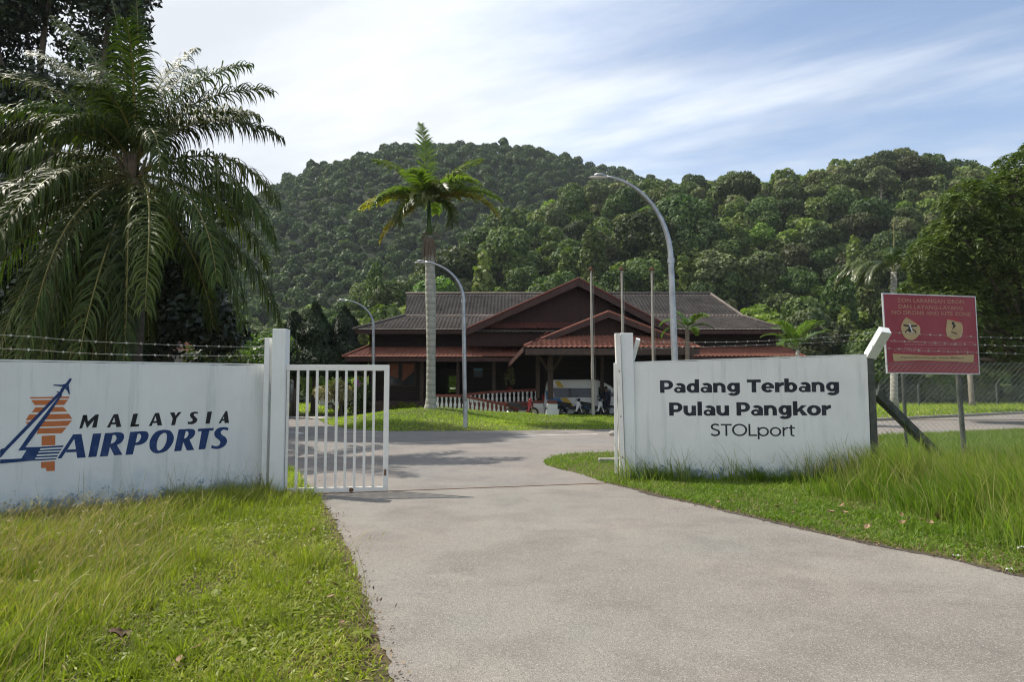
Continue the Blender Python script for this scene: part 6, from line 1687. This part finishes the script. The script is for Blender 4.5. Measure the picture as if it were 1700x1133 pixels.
def bush_proto(name, label, cat, R_, H_, nb, nl, L, Wd, mat, seed, group=None):
    r = np.random.default_rng(seed)
    root = thing(name, label, cat, (0, 0, 0), group)
    B = [(R_*.6*math.cos(a)*q, R_*.6*math.sin(a)*q, H_*r.uniform(.3, .78), R_*r.uniform(.32, .55), H_*r.uniform(.2, .3)) for a, q in zip(r.uniform(0, 6.28, nb), np.sqrt(r.random(nb)))]
    V, Q, ti = blob_leaves(B, nl, L, Wd, r, .7, .3, .5, -1.1, .6); fast_mesh('foliage', V, Q, M[mat], root, tint=ti)
    mb = MB()
    for b_ in B[:7]: limb_mesh(mb, (r.normal(0, .05), r.normal(0, .05), -.1), b_[:3], .05, .015, r, .06, 5, 6)
    mb.build('stems', M['bark'], root, smooth=True); return root
def place(proto, spots, labels, r):
    for i, (x, y, s) in enumerate(spots):
        o = proto if i == 0 else copy_tree(proto)
        o.location = (x, y, 0); o.scale = (s, s, s*float(r.uniform(.85, 1.15))); o.rotation_euler = (0, 0, float(r.uniform(0, 6.28)))
        if labels: o['label'] = labels[i] if isinstance(labels, list) else labels
r = np.random.default_rng(81)
hp_ = bush_proto('hedge_bush', 'rounded green bush in the hedge beyond the far fence posts', 'bush', 2.6, 4.2, 16, 2600, .34, .2, 'hedge_leaf', 82, 'hedge bushes beyond the far fence')
place(hp_, [(X(px, d_), d_, s) for px, d_, s in zip(np.arange(1372, 1850, 26), r.uniform(68, 76, 19), r.uniform(.75, 1.15, 19))], None, r)
h2 = bush_proto('hedge_bush', 'taller bright green bush standing at the back of the hedge across the road', 'bush', 3.2, 7.5, 18, 2600, .42, .26, 'bush_leaf', 83, 'hedge bushes beyond the far fence')
place(h2, [(X(px, d_), d_, s) for px, d_, s in zip((1310, 1365, 1420, 1476, 1530, 1300), (62, 70, 77, 78, 79, 54), (.75, .8, .8, .85, .8, .6))], None, r)
lb = bush_proto('leafy_bush', 'bright leafy bush', 'bush', 1.7, 3.4, 14, 2400, .24, .13, 'bush_leaf', 84, 'bright bushes right of the coconut palm')
place(lb, [(X(px, d_), d_, s) for px, d_, s in ((352, 34, 1.15), (398, 37, 1.3), (428, 41, 1.45), (340, 40, 1.4))],
      ['bright leafy bush under the tips of the coconut fronds, nearest the small house', 'bright leafy bush behind the wall, left of the white gate post', 'tall bright leafy bush showing just beside the white gate post', 'bright leafy bush standing behind the one beside the small house'], r)
# dark conifers left of the terminal
def conifer(label, px, D, pyt, Rb, seed, base_py=625):
    r = np.random.default_rng(seed); b_ = Vector((X(px, D), D, 0)); zt_, z0 = Z(pyt, D), Z(base_py, D)
    t = thing('conifer', label, 'conifer', tuple(b_), 'dark conifers left of the terminal')
    n = 6500; s = r.random(n)**.75; h = z0 + (zt_-z0)*s; lob = 1 + .22*np.sin(h*3.1 + r.uniform(0, 6)); a = r.uniform(0, 6.283, n)
    rad = Rb*(1-s)**.75*lob*(1 - .45*r.random(n)**2)*(1 + .18*np.sin(a*3 + h)) + .05
    C = np.stack([b_.x + rad*np.cos(a), b_.y + rad*np.sin(a), h], 1)
    T = unit(np.stack([np.cos(a), np.sin(a), .9*np.ones(n)], 1) + r.normal(0, .3, (n, 3))); Nn = unit(np.stack([np.cos(a), np.sin(a), .5*np.ones(n)], 1) + r.normal(0, .5, (n, 3)))
    q = r.uniform(.7, 1.3, n); V, Q = rhombs(C, Nn, .42*q, .12*q, r, T); fast_mesh('foliage', V, Q, M['conifer_leaf'], t, tint=r.random(n))
    mb = MB(); limb_mesh(mb, b_ - Vector((0,0,.1)), Vector((b_.x, b_.y, zt_-.5)), .24, .03, r, .004, 8, 10); mb.build('trunk', M['bark'], t, smooth=True)
conifer('tall dark conifer left of the terminal, the one nearest the gate post', 522, 42, 505, 1.7, 91)
conifer('dark conifer close beside the left eave of the terminal', 571, 43.5, 512, 1.75, 92)
conifer('shorter dark conifer behind the white gate post, left in its row', 487, 44, 520, 1.6, 93)
# cream-leaved shrub seen through the gate
r = np.random.default_rng(95); vs = thing('variegated_shrub', 'cream and green variegated shrub seen through the bars of the gate', 'shrub', (X(563, 38.6), 38.6, 0))
cz = Z(655, 38.6); cxs = X(563, 38.6)
B = [(cxs + r.normal(0, .42), 38.6 + r.normal(0, .3), cz + r.normal(0, .22), .42, .34) for _ in range(10)]
V, Q, ti = blob_leaves(B, 1700, .26, .07, r, .8, .4, .5); fast_mesh('foliage', V, Q, M['variegated_leaf'], vs, tint=ti)
mb = MB()
for b_ in B: limb_mesh(mb, (cxs + r.normal(0, .1), 38.6, -.1), b_[:3], .04, .012, r, .06, 5, 6)
mb.build('stems', M['bark'], vs)
fl_ = MB(); q = W(594, 637, 38.2)
for i in range(26): fl_.ball(q + Vector(r.normal(0, .10, 3)), .04, 6, 4)
fl_.build('flowers', M['flower'], vs)
pl_ = bush_proto('garden_shrub', 'green shrub at the front of the terminal office, beside the cream shrub', 'shrub', .9, 1.9, 10, 1300, .2, .09, 'hedge_leaf', 97)
place(pl_, [(X(597, 39.6), 39.6, 1.0)], None, r)
pt = thing('potted_plant', 'pale-leaved plant hanging inside the dark hall above the rear balustrade', 'plant', (X(846, 42), 42, 1.7))
q = W(846, 640, 42); mb = MB(); mb.lathe([(.16, 0), (.22, .3), (.2, .3)], q + Vector((0,0,-.4)), 12); mb.build('pot', M['redbrown'], pt)
mb = MB(); mb.tube([q + Vector((0,0,-.4)), Vector((q.x, q.y, .85))], .03, 6); mb.build('stand', M['column'], pt)
V, Q, ti = blob_leaves([(q.x, q.y, q.z+.35, .30, .5), (q.x+.05, q.y-.1, q.z+.8, .22, .3)], 180, .24, .07, r, .9, .1); fast_mesh('foliage', V, Q, M['variegated_leaf'], pt, tint=ti)
# small plants at the foot of the office wall
lp_ = bush_proto('border_plant', 'low dry border plant along the foot of the dark office wall', 'plant', .38, .75, 6, 240, .2, .05, 'tall', 98, 'border plants along the office wall')
place(lp_, [(X(px, 39.4), 39.4, s) for px, s in ((655, .8), (668, 1.), (676, .9), (686, 1.1), (697, .8))], None, r)

# ---------------------------------------------------------------- the humid air between here and the hills
hz = MB(); hz.box((-470, -62, -1.2), (540, 660, 186))
hm_, nt = nodes_of('humid_air')
pv = N(nt, 'ShaderNodeVolumePrincipled'); pv.inputs['Color'].default_value = (.82, .90, 1., 1); pv.inputs['Density'].default_value = .00015; pv.inputs['Anisotropy'].default_value = .0
ho_ = N(nt, 'ShaderNodeOutputMaterial'); nt.links.new(pv.outputs[0], ho_.inputs['Volume'])
hm_.cycles.volume_sampling = 'DISTANCE'
tag(hz.build('haze', hm_), kind='stuff')

# ================================================================== grass
def blades(P, h, w, az, lean, r, mat_mix=None, levels=4):
    n = len(P); t = np.linspace(0, 1, levels)[None, :, None]
    D = np.stack([np.cos(az), np.sin(az), np.zeros(n)], 1)[:, None, :]
    f = r.uniform(0, 2*np.pi, n); S = np.stack([np.cos(f), np.sin(f), np.zeros(n)], 1)[:, None, :]
    h_ = h[:, None, None]; l_ = lean[:, None, None]
    c = P[:, None, :] + np.array([0, 0, 1.])*h_*t*(1 - .35*l_*t) + D*h_*l_*t**2
    prof = np.interp(np.linspace(0, 1, levels), [0, .35, .75, 1], [.7, 1., .65, .05])[None, :, None]
    A, B = c - S*w[:, None, None]/2*prof, c + S*w[:, None, None]/2*prof
    V = np.stack([A, B], 2).reshape(-1, 3)
    b = np.arange(n)[:, None]*(2*levels) + np.arange(levels-1)[None, :]*2
    Q = np.stack([b, b+1, b+3, b+2], 2).reshape(-1, 4)
    return V, Q
class Grass:
    def __init__(s): s.V, s.Q, s.M, s.T, s.n = [], [], [], [], 0
    def add(s, P, h, w, az, lean, r, m, tint, levels=4):
        if not len(P): return
        V, Q = blades(P, h, w, az, lean, r, None, levels)
        s.V.append(V); s.Q.append(Q + s.n); s.n += len(V); s.M.append(np.full(len(Q), m)); s.T.append(np.repeat(tint, levels-1))
    def raw(s, V, Q, m, tint): s.V.append(V); s.Q.append(Q + s.n); s.n += len(V); s.M.append(np.full(len(Q), m)); s.T.append(tint)
    def build(s, name, label, mats):
        o = fast_mesh(name, np.concatenate(s.V), np.concatenate(s.Q), mats, tint=np.concatenate(s.T), midx=np.concatenate(s.M))
        return tag(o, label, 'grass', None, 'stuff')
def in_px(poly, n, r, dens=None, z=0.):
    """n random ground points whose places fall inside an outline read from the photo"""
    W_ = np.array([tuple(G(*p))[:2] for p in poly]); lo, hi = W_.min(0), W_.max(0)
    out = []
    got = 0
    while got < n:
        q = r.uniform(lo, hi, (n, 2)); k = in_poly(q[:, 0], q[:, 1], W_)
        if dens is not None: k &= r.random(n) < dens(q[:, 0], q[:, 1])
        out.append(q[k]); got += k.sum()
    q = np.concatenate(out)[:n]; return np.concatenate([q, np.zeros((n, 1))], 1)
r = np.random.default_rng(201)
DL = [G(*p) for p in drive_left]; DR = [G(*p) for p in drive_right]
def edge_dist(x, y, line):
    d = np.full(len(x), 1e9)
    for a, b in zip(line[:-1], line[1:]):
        ax, ay, bx_, by_ = a.x, a.y, b.x, b.y; t = np.clip(((x-ax)*(bx_-ax)+(y-ay)*(by_-ay))/((bx_-ax)**2+(by_-ay)**2+1e-9), 0, 1)
        d = np.minimum(d, np.hypot(x-ax-t*(bx_-ax), y-ay-t*(by_-ay)))
    return d
near_L = [(-420,960),(0,868),(440,818),(524,823),(545,848),(556,868),(570,898),(584,930),(600,970),(612,1010),(628,1060),(655,1133),(690,1300),(-700,1300)]
mats_g = [M['lawn'], M['tall'], M['straw']]
wind = lambda n: r.normal(R(20), 1.35, n)
# left: short broad-bladed turf near the drive, taller seeding grass towards the wall
def tallness_L(x, y):
    u = np.array(LW.n); dw = (x-LW.o.x)*u[0] + (y-LW.o.y)*u[1]               # distance in front of the wall
    de = edge_dist(x, y, DL)
    t = np.clip(1.05 - dw/2.3, 0, 1)*np.clip(.35 + dw/1.2, 0, 1) + np.clip((de-1.35)/1.1, 0, 1)*.9
    return np.clip(t*np.clip(de/.5, 0, 1) + .22*fbm(x, y, 1.3, 12), 0, 1)
gL = Grass()
P = in_px(near_L, 62000, r, lambda x, y: np.clip((edge_dist(x, y, DL)+.02)/.26, .03, 1)**1.2*np.clip(.62 + .6*fbm(x, y, 3.2, 4), .06, 1)*np.clip(9/np.maximum(y, 3), .6, 1.6)/1.6)
tl = tallness_L(P[:, 0], P[:, 1]); n = len(P)
gL.add(P, r.uniform(.035, .085, n)*(1+tl*.9)*np.clip(1 + .45*fbm(P[:, 0], P[:, 1], 5.5, 71), .5, 1.7), r.uniform(.007, .013, n), r.uniform(0, 6.28, n), r.uniform(.3, 1.3, n), r, 0, np.clip(r.random(n)*.7 + .1 + .35*fbm(P[:, 0], P[:, 1], 2.6, 9), 0, 1))
P = in_px(near_L, 52000, r, lambda x, y: tallness_L(x, y)**1.2*np.clip(.52 + .8*fbm(x, y, 3.4, 6), .03, 1)); n = len(P); tl = tallness_L(P[:, 0], P[:, 1])
hv = (.10 + .30*r.random(n)**1.6)*(.55 + .55*tl)*np.clip(1 + .25*fbm(P[:, 0], P[:, 1], 1.1, 14), .6, 1.4)
dwl = (P[:, 0]-LW.o.x)*LW.n.x + (P[:, 1]-LW.o.y)*LW.n.y
uw_ = ((P[:, 0]-LW.o.x)*LW.d.x + (P[:, 1]-LW.o.y)*LW.d.y)/LW.L
hv *= .82*np.clip(.22 + dwl/2.4 + .28*np.clip((uw_-.45)/.25, 0, 1), .22, 1)*np.clip(1 + .4*fbm(P[:, 0], P[:, 1], 4.5, 73), .5, 1.6)
gL.add(P, hv, r.uniform(.0055, .0105, n), wind(n), r.uniform(.1, .75, n), r, 1, np.clip(r.random(n)*.7 + .05 + .35*fbm(P[:, 0], P[:, 1], 1.6, 19), 0, 1))
# loose tufts standing out of the turf
tc_ = in_px(near_L, 150, r, lambda x, y: np.clip(edge_dist(x, y, DL)/.6, .05, 1)); k = r.integers(0, 150, 9000); rad = r.normal(0, .05, (9000, 2)); P = tc_[k].copy(); P[:, :2] += rad; n = len(P)
out = np.arctan2(rad[:, 1], rad[:, 0]); th = r.uniform(.5, 1.2, 150)[k]
gL.add(P, r.uniform(.12, .30, n)*th, r.uniform(.004, .007, n), out, r.uniform(.2, .8, n), r, 1, np.clip(r.random(150)[k]*.5 + r.random(n)*.3, 0, 1))
# seed stalks
P = in_px(near_L, 3400, r, lambda x, y: np.clip(tallness_L(x, y)*1.1, 0, 1)*np.clip(.5 + .7*fbm(x, y, 1.1, 23), .05, 1)); n = len(P)
hs_ = r.uniform(.24, .58, n)*np.clip(.35 + ((P[:, 0]-LW.o.x)*LW.n.x + (P[:, 1]-LW.o.y)*LW.n.y)/2., .35, 1); az = wind(n); ln_ = r.uniform(.2, .9, n)
gL.add(P, hs_, np.full(n, .0045), az, ln_, r, 2, r.random(n), 5)
tipc = P + np.stack([np.cos(az)*hs_*ln_*.9, np.sin(az)*hs_*ln_*.9, hs_*(1-.35*ln_)*.96], 1); kk = r.random(n) < .6
T = unit(np.stack([np.cos(az)*ln_, np.sin(az)*ln_, .6*np.ones(n)], 1)); V, Q = rhombs(tipc[kk], unit(r.normal(0, 1, (kk.sum(), 3))), .055, .009, r, T[kk]); gL.raw(V, Q, 2, r.random(kk.sum()))
# taller clumps with seed stalks in front of the emblem wall
for t_ in (.08, .24, .40, .53, .58, .64, .70, .75, .81, .86, .90, .94, .985):
    c_ = LW.at(LW.L*t_, 0, .12 + .5*r.random()); m_ = int(r.integers(50, 130)); rad = r.normal(0, .07, (m_, 2)); P = np.stack([c_.x + rad[:, 0], c_.y + rad[:, 1], np.zeros(m_)], 1)
    gL.add(P, r.uniform(.14, .36, m_)*(.55 if t_ < .5 else 1.), r.uniform(.004, .008, m_), np.arctan2(rad[:, 1], rad[:, 0]), r.uniform(.15, .7, m_), r, 1, np.clip(r.random(m_)*.7, 0, 1))
    m2_ = int(r.integers(4, 10)); P = P[:m2_]; gL.add(P, r.uniform(.4, .75, m2_), np.full(m2_, .004), r.uniform(0, 6.28, m2_), r.uniform(.1, .6, m2_), r, 2, r.random(m2_), 5)
# broad little weeds and clover leaves lying in the turf
P = in_px(near_L, 24000, r, lambda x, y: np.clip(edge_dist(x, y, DL)/.22, .06, 1)*(1-.75*tallness_L(x, y))); P[:, 2] = r.uniform(.008, .06, len(P))
s = r.uniform(.6, 1.4, len(P)); V, Q = rhombs(P, unit(r.normal(0, .45, (len(P), 3)) + np.array([0, 0, 1])), .045*s, .016*s, r); gL.raw(V, Q, 0, np.clip(r.random(len(P))*.7, 0, 1))
# dead thatch lying between the green blades
P = in_px(near_L, 5000, r, lambda x, y: np.clip(.35 + .8*fbm(x, y, 2.4, 83), .03, 1)); n = len(P)
gL.add(P, r.uniform(.05, .13, n), r.uniform(.004, .008, n), r.uniform(0, 6.28, n), r.uniform(1.2, 2.4, n), r, 2, np.clip(r.random(n)*.6, 0, 1))
# broad-leaved weeds: flat rosettes scattered through the turf
wc = in_px(near_L, 170, r, lambda x, y: np.clip(edge_dist(x, y, DL)/.3, .1, 1)); k = np.repeat(np.arange(170), 7); a = r.uniform(0, 6.28, len(k)); s = r.uniform(.5, 1.2, 170)[k]
T = np.stack([np.cos(a), np.sin(a), r.uniform(.15, .6, len(k))], 1); V, Q = rhombs(wc[k] + unit(T)*(.045*s)[:, None] + np.array([0, 0, .03]), unit(np.array([0, 0, 1.]) + r.normal(0, .2, (len(k), 3))), .09*s, .045*s, r, T); gL.raw(V, Q, 0, np.clip(r.random(len(k))*.45, 0, 1))
gL.build('left_grass', 'long and short green grass left of the drive, below the emblem wall', mats_g)

# right: mown strip by the drive rising to tall grass at the end of the wall and under the fence
near_R = [(1006,803),(1050,813),(1100,826),(1175,843),(1250,860),(1350,884),(1450,905),(1575,930),(1700,960),(1900,1010),(2100,1010),(2100,800),(1447,799),(1052,796)]
def tall_R(x, y):
    de = edge_dist(x, y, DR); t = np.clip((de-.75)/1.6, 0, 1)*np.clip((x-4.2)/1.6, 0, 1)
    w_ = np.clip(1 - (11.9-y)/.45, 0, 1)*.35
    return np.clip(np.maximum(t, w_) + .18*fbm(x, y, 1.4, 31)*(t > .02), 0, 1)
gR = Grass()
P = in_px(near_R, 62000, r, lambda x, y: np.clip(edge_dist(x, y, DR)/.16, .05, 1)*np.clip(.7 + .4*fbm(x, y, 2.0, 33), .15, 1)); n = len(P); tl = tall_R(P[:, 0], P[:, 1])
gR.add(P, r.uniform(.035, .085, n)*(1+1.1*tl)*np.clip(1 + .4*fbm(P[:, 0], P[:, 1], 5., 79), .5, 1.6), r.uniform(.009, .016, n), r.uniform(0, 6.28, n), r.uniform(.3, 1.3, n), r, 0, np.clip(r.random(n)*.75 + .25*fbm(P[:, 0], P[:, 1], 1.2, 37), 0, 1))
P = in_px(near_R, 30000, r, lambda x, y: tall_R(x, y)**1.1*np.clip(.55 + .75*fbm(x, y, 3.0, 41), .04, 1)); n = len(P); tl = tall_R(P[:, 0], P[:, 1])
gR.add(P, (.22 + .52*r.random(n)**1.2)*(.35 + .75*tl)*np.clip(1 + .35*fbm(P[:, 0], P[:, 1], 3.5, 77), .5, 1.5), r.uniform(.009, .018, n), r.normal(R(200), 1.0, n), r.uniform(.1, .7, n), r, 1, np.clip(r.random(n)*.8 + .22 + .3*fbm(P[:, 0], P[:, 1], 1.8, 43), 0, 1))
# weeds along the foot of the lettered wall
q = r.random(26)**.8; wc = np.array([tuple(RW.at(RW.L*.98*t, 0, .08 + .2*r.random())) for t in q]); k = r.integers(0, 26, 2400); P = wc[k].copy(); rad = r.normal(0, .05, (2400, 2)); P[:, :2] += rad; P[:, 2] = 0
gR.add(P, r.uniform(.10, .32, 2400)*r.uniform(.4, 1.25, 26)[k], r.uniform(.006, .012, 2400), np.arctan2(rad[:, 1], rad[:, 0]), r.uniform(.2, .9, 2400), r, 1, np.clip(r.random(2400)*.5, 0, 1))
P = in_px(near_R, 3600, r, lambda x, y: tall_R(x, y)**1.5); n = len(P); hs_ = r.uniform(.5, .95, n); az = r.normal(R(200), 1.2, n); ln_ = r.uniform(.15, .7, n)
gR.add(P, hs_, np.full(n, .0075), az, ln_, r, 2, r.random(n), 5)
# behind the fence, up to the crossing road
fieldR = [(1460,800),(2000,800),(2000,716),(1700,713),(1460,724.5)]
P = in_px(fieldR, 36000, r, lambda x, y: np.clip(14/np.maximum(y, 5), .3, 1)); n = len(P)
gR.add(P, r.uniform(.14, .46, n)*np.clip(1.25 - (P[:, 1]-12)/14, .35, 1.2), r.uniform(.008, .016, n), r.uniform(0, 6.28, n), r.uniform(.2, .8, n), r, 1, np.clip(r.random(n)*.8, 0, 1))
behind = [(1052,793),(1447,797),(1447,725),(1200,739),(1060,749),(1020,752),(960,754),(922,758),(903,766),(906,774),(930,781),(965,789),(1012,805)]
P = in_px(behind, 26000, r, lambda x, y: np.clip(.8 + .3*fbm(x, y, 2.0, 47), .2, 1)); n = len(P)
gR.add(P, r.uniform(.05, .13, n), r.uniform(.007, .014, n), r.uniform(0, 6.28, n), r.uniform(.3, 1.2, n), r, 0, np.clip(r.random(n)*.8, 0, 1))
P = in_px(near_R, 7000, r, lambda x, y: np.clip(.35 + .8*fbm(x, y, 2.4, 87), .03, 1)); n = len(P)
gR.add(P, r.uniform(.05, .14, n), r.uniform(.005, .010, n), r.uniform(0, 6.28, n), r.uniform(1.2, 2.4, n), r, 2, np.clip(r.random(n)*.6, 0, 1))
gR.build('right_grass', 'green grass right of the drive, short by the kerb and tall under the fence', mats_g)

# left corner inside the gate, far verge with the mound, lawns beyond the roads
gV = Grass()
cornerL = [(440,816),(521,823),(506,800),(494,784),(468,771),(400,763),(250,757),(200,760)]
P = in_px(cornerL, 7000, r); n = len(P)
gV.add(P, r.uniform(.05, .16, n), r.uniform(.006, .012, n), r.uniform(0, 6.28, n), r.uniform(.3, 1.0, n), r, 0, r.random(n))
vp = np.array(verge_poly); lo, hi = vp.min(0), vp.max(0); q = r.uniform(lo, hi, (130000, 2)); kk = in_poly(q[:, 0], q[:, 1], vp) & (r.random(len(q)) < np.clip(.62 + .5*fbm(q[:, 0], q[:, 1], 1.1, 53), .08, 1)); q = q[kk][:52000]; n = len(q)
P = np.concatenate([q, verge_z(q[:, 0], q[:, 1])[:, None] - .01], 1)
gV.add(P, r.uniform(.05, .14, n), r.uniform(.016, .030, n), r.uniform(0, 6.28, n), r.uniform(.3, 1.2, n), r, 0, np.clip(r.random(n)*.8 + .25*fbm(q[:, 0], q[:, 1], .8, 57), 0, 1), 3)
lawn_far = [(-100,690),(470,690),(640,689),(640,672),(300,668),(-100,668)]
P = in_px(lawn_far, 26000, r); n = len(P)
gV.add(P, r.uniform(.10, .30, n), r.uniform(.03, .06, n), r.uniform(0, 6.28, n), r.uniform(.3, 1., n), r, 0, np.clip(r.random(n)*.9 + .1, 0, 1), 3)
lawn_R = [(1380,699),(1460,696),(1700,684),(2000,672),(2000,660),(1380,668)]
P = in_px(lawn_R, 30000, r); n = len(P)
gV.add(P, r.uniform(.10, .34, n), r.uniform(.03, .07, n), r.uniform(0, 6.28, n), r.uniform(.3, 1., n), r, 0, np.clip(r.random(n)*.9, 0, 1), 3)
gV.build('verge_grass', 'short rough grass on the verges and lawns along the crossing road', mats_g)
sheet('lawn', gp([(-300,691.5),(470,691.2),(640,690.5),(1330,690),(1330,694),(1400,699.5),(1460,697),(1700,685),(2300,669),(2300,659),(-300,659)]), .003, M['verge_soil'])

# ---------------------------------------------------------------- fallen leaves and litter
def leaf_mesh(r, s):
    mb = MB(); n = 6; P = []
    cu = r.uniform(.2, .9)
    for i in range(n+1):
        t = i/n; w_ = .32*math.sin(math.pi*min(1, t*.92+.06))*s; z = cu*s*.45*(2*t-1)**2
        P.append([(s*(t-.5), -w_, z + w_*.6), (s*(t-.5), 0, z), (s*(t-.5), w_, z + w_*.6)])
    for p in P: mb.v += [Vector(q) for q in p]
    for i in range(n):
        for j in range(2): mb.f.append([i*3+j, i*3+j+1, i*3+3+j+1, i*3+3+j]); mb.m.append(0)
    return mb
rl = np.random.default_rng(301)
def strew(spots, label, group, mat, size):
    protos_ = []
    for i, (px, py) in enumerate(spots):
        q = G(px, py)
        if i < 3:
            o = leaf_mesh(rl, 1.).build('dry_leaf', M[mat]); protos_.append(o)
        else: o = protos_[i % 3].copy(); COL.objects.link(o)
        tag(o, label, 'leaf', group)
        s = size*float(rl.uniform(.7, 1.3)); o.scale = (s, s, s); o.location = (q.x, q.y, .05 + float(rl.uniform(0, .03))); o.rotation_euler = (float(rl.normal(0, .4)), float(rl.normal(0, .4)), float(rl.uniform(0, 6.28)))
strew([(1234,826),(1320,842),(1400,850),(1450,853),(1452,846),(1500,880),(1497,866),(1558,868),(1563,873),(1545,880),(1440,887),(1402,863),(1605,917),(1225,860),(1190,845),(1318,860),(1530,873),(1510,872),(1380,862),(1290,850)], 'curled dry brown leaf lying on the short grass right of the drive', 'dry leaves on the right verge', 'dry_leaf', .085)
strew([(533,937),(462,983),(512,984),(300,1089),(328,1096),(362,983),(222,954),(556,985),(578,1013),(252,974),(340,1080),(570,1050),(298,1118),(550,1010),(455,936),(520,890)], 'curled dry brown leaf lying in the turf left of the drive', 'dry leaves on the left verge', 'dry_leaf', .06)
def rag(name, px, py, mat, s, label, cat, z=.03, seed=1):
    r = np.random.default_rng(seed); q = G(px, py); n = 9; gx_, gy_ = np.meshgrid(np.linspace(-1, 1, n), np.linspace(-1, 1, n))
    zz_ = .35*fbm(gx_, gy_, 2.2, seed) + .2*fbm(gx_, gy_, 5., seed+1); x = gx_*(1 + .25*fbm(gy_, gx_, 2., seed+2)); y = gy_*(.7 + .25*fbm(gx_, gy_, 2.4, seed+3))
    V = np.stack([x.ravel()*s + q.x, y.ravel()*s + q.y, np.maximum(zz_.ravel()*s + z + s*.25, .014)], 1)
    i = np.arange((n-1)*n).reshape(n-1, n)[:, :-1].ravel(); o = fast_mesh(name, V, np.stack([i, i+1, i+1+n, i+n], 1), M[mat], loc=tuple(q), smooth=True)
    return tag(o, label, cat)
rag('dead_leaf', 199, 1081, 'dark_leaf', .062, 'large crumpled dark brown leaf in the grass at lower left', 'leaf', .10, 401)
rag('dead_leaf', 296, 1118, 'dry_leaf', .038, 'flat torn brown leaf at the bottom edge, right of the dark crumpled one', 'leaf', .03, 402)
rag('paper_scrap', 1672, 948, 'paper', .04, 'crumpled white paper scrap at the drive edge on the far right', 'litter', .01, 403)
rag('paper_scrap', 1694, 917, 'paper', .045, 'white plastic scrap in the grass at the right edge of the picture', 'litter', .03, 404)
rag('paper_scrap', 1588, 925, 'paper', .03, 'tiny white scrap on the edge of the drive, left of the larger litter', 'litter', .005, 405)

# soil and leaf mould washed on to the edges of the drive
def dirt(line, inward, w0, w1, seed, mat, z):
    rr = np.random.default_rng(seed); P = jag([G(*p) for p in line], .05, .004, rr, False); n = len(P)
    t = np.arange(n)*.05; wv = w0 + (w1-w0)*np.clip(.5 + .55*fbm(t, t*.3, 3.5, seed) + .25*rr.normal(0, 1, n)*.4, 0, 1)
    V = []; 
    for i, p in enumerate(P):
        d = (P[min(i+1, n-1)] - P[max(i-1, 0)]).normalized(); nn = Vector((-d.y, d.x, 0))*inward
        V += [(p.x - nn.x*.03, p.y - nn.y*.03, z), (p.x + nn.x*wv[i], p.y + nn.y*wv[i], z)]
    i = np.arange(n-1)*2
    fast_mesh('edge_dirt', np.array(V), np.stack([i, i+1, i+3, i+2], 1), mat)['kind'] = 'structure'
dirt(drive_right, -1, .01, .11, 501, simple('dark_edge_mould', (.10, .085, .068), (.055, .047, .04), 14, .95, 0, .5, .1), .0125)
# crumbs of soil, bark and leaf scattered along the edges
rr = np.random.default_rng(503); V = []; Q = []
pts = []
for line, k in ((drive_left[1:], 420), (drive_right, 420)):
    L_ = [G(*p) for p in line]
    for _ in range(k):
        i = int(rr.integers(len(L_)-1)); p = L_[i].lerp(L_[i+1], float(rr.random())); pts.append((p.x + rr.normal(0, .06), p.y + rr.normal(0, .06), .018 + .01*rr.random()))
pts = np.array(pts); s_ = rr.uniform(.3, 1.3, len(pts))
V, Q = rhombs(pts, unit(rr.normal(0, .5, (len(pts), 3)) + np.array([0, 0, 1])), .032*s_, .014*s_, rr)
tag(fast_mesh('leaf_litter', V, Q, [M['dry_leaf'], M['dark_leaf']], midx=(rr.random(len(pts)) < .6).astype(int)), 'crumbs of dead leaf and soil along the drive edges', 'leaf litter', None, 'stuff')
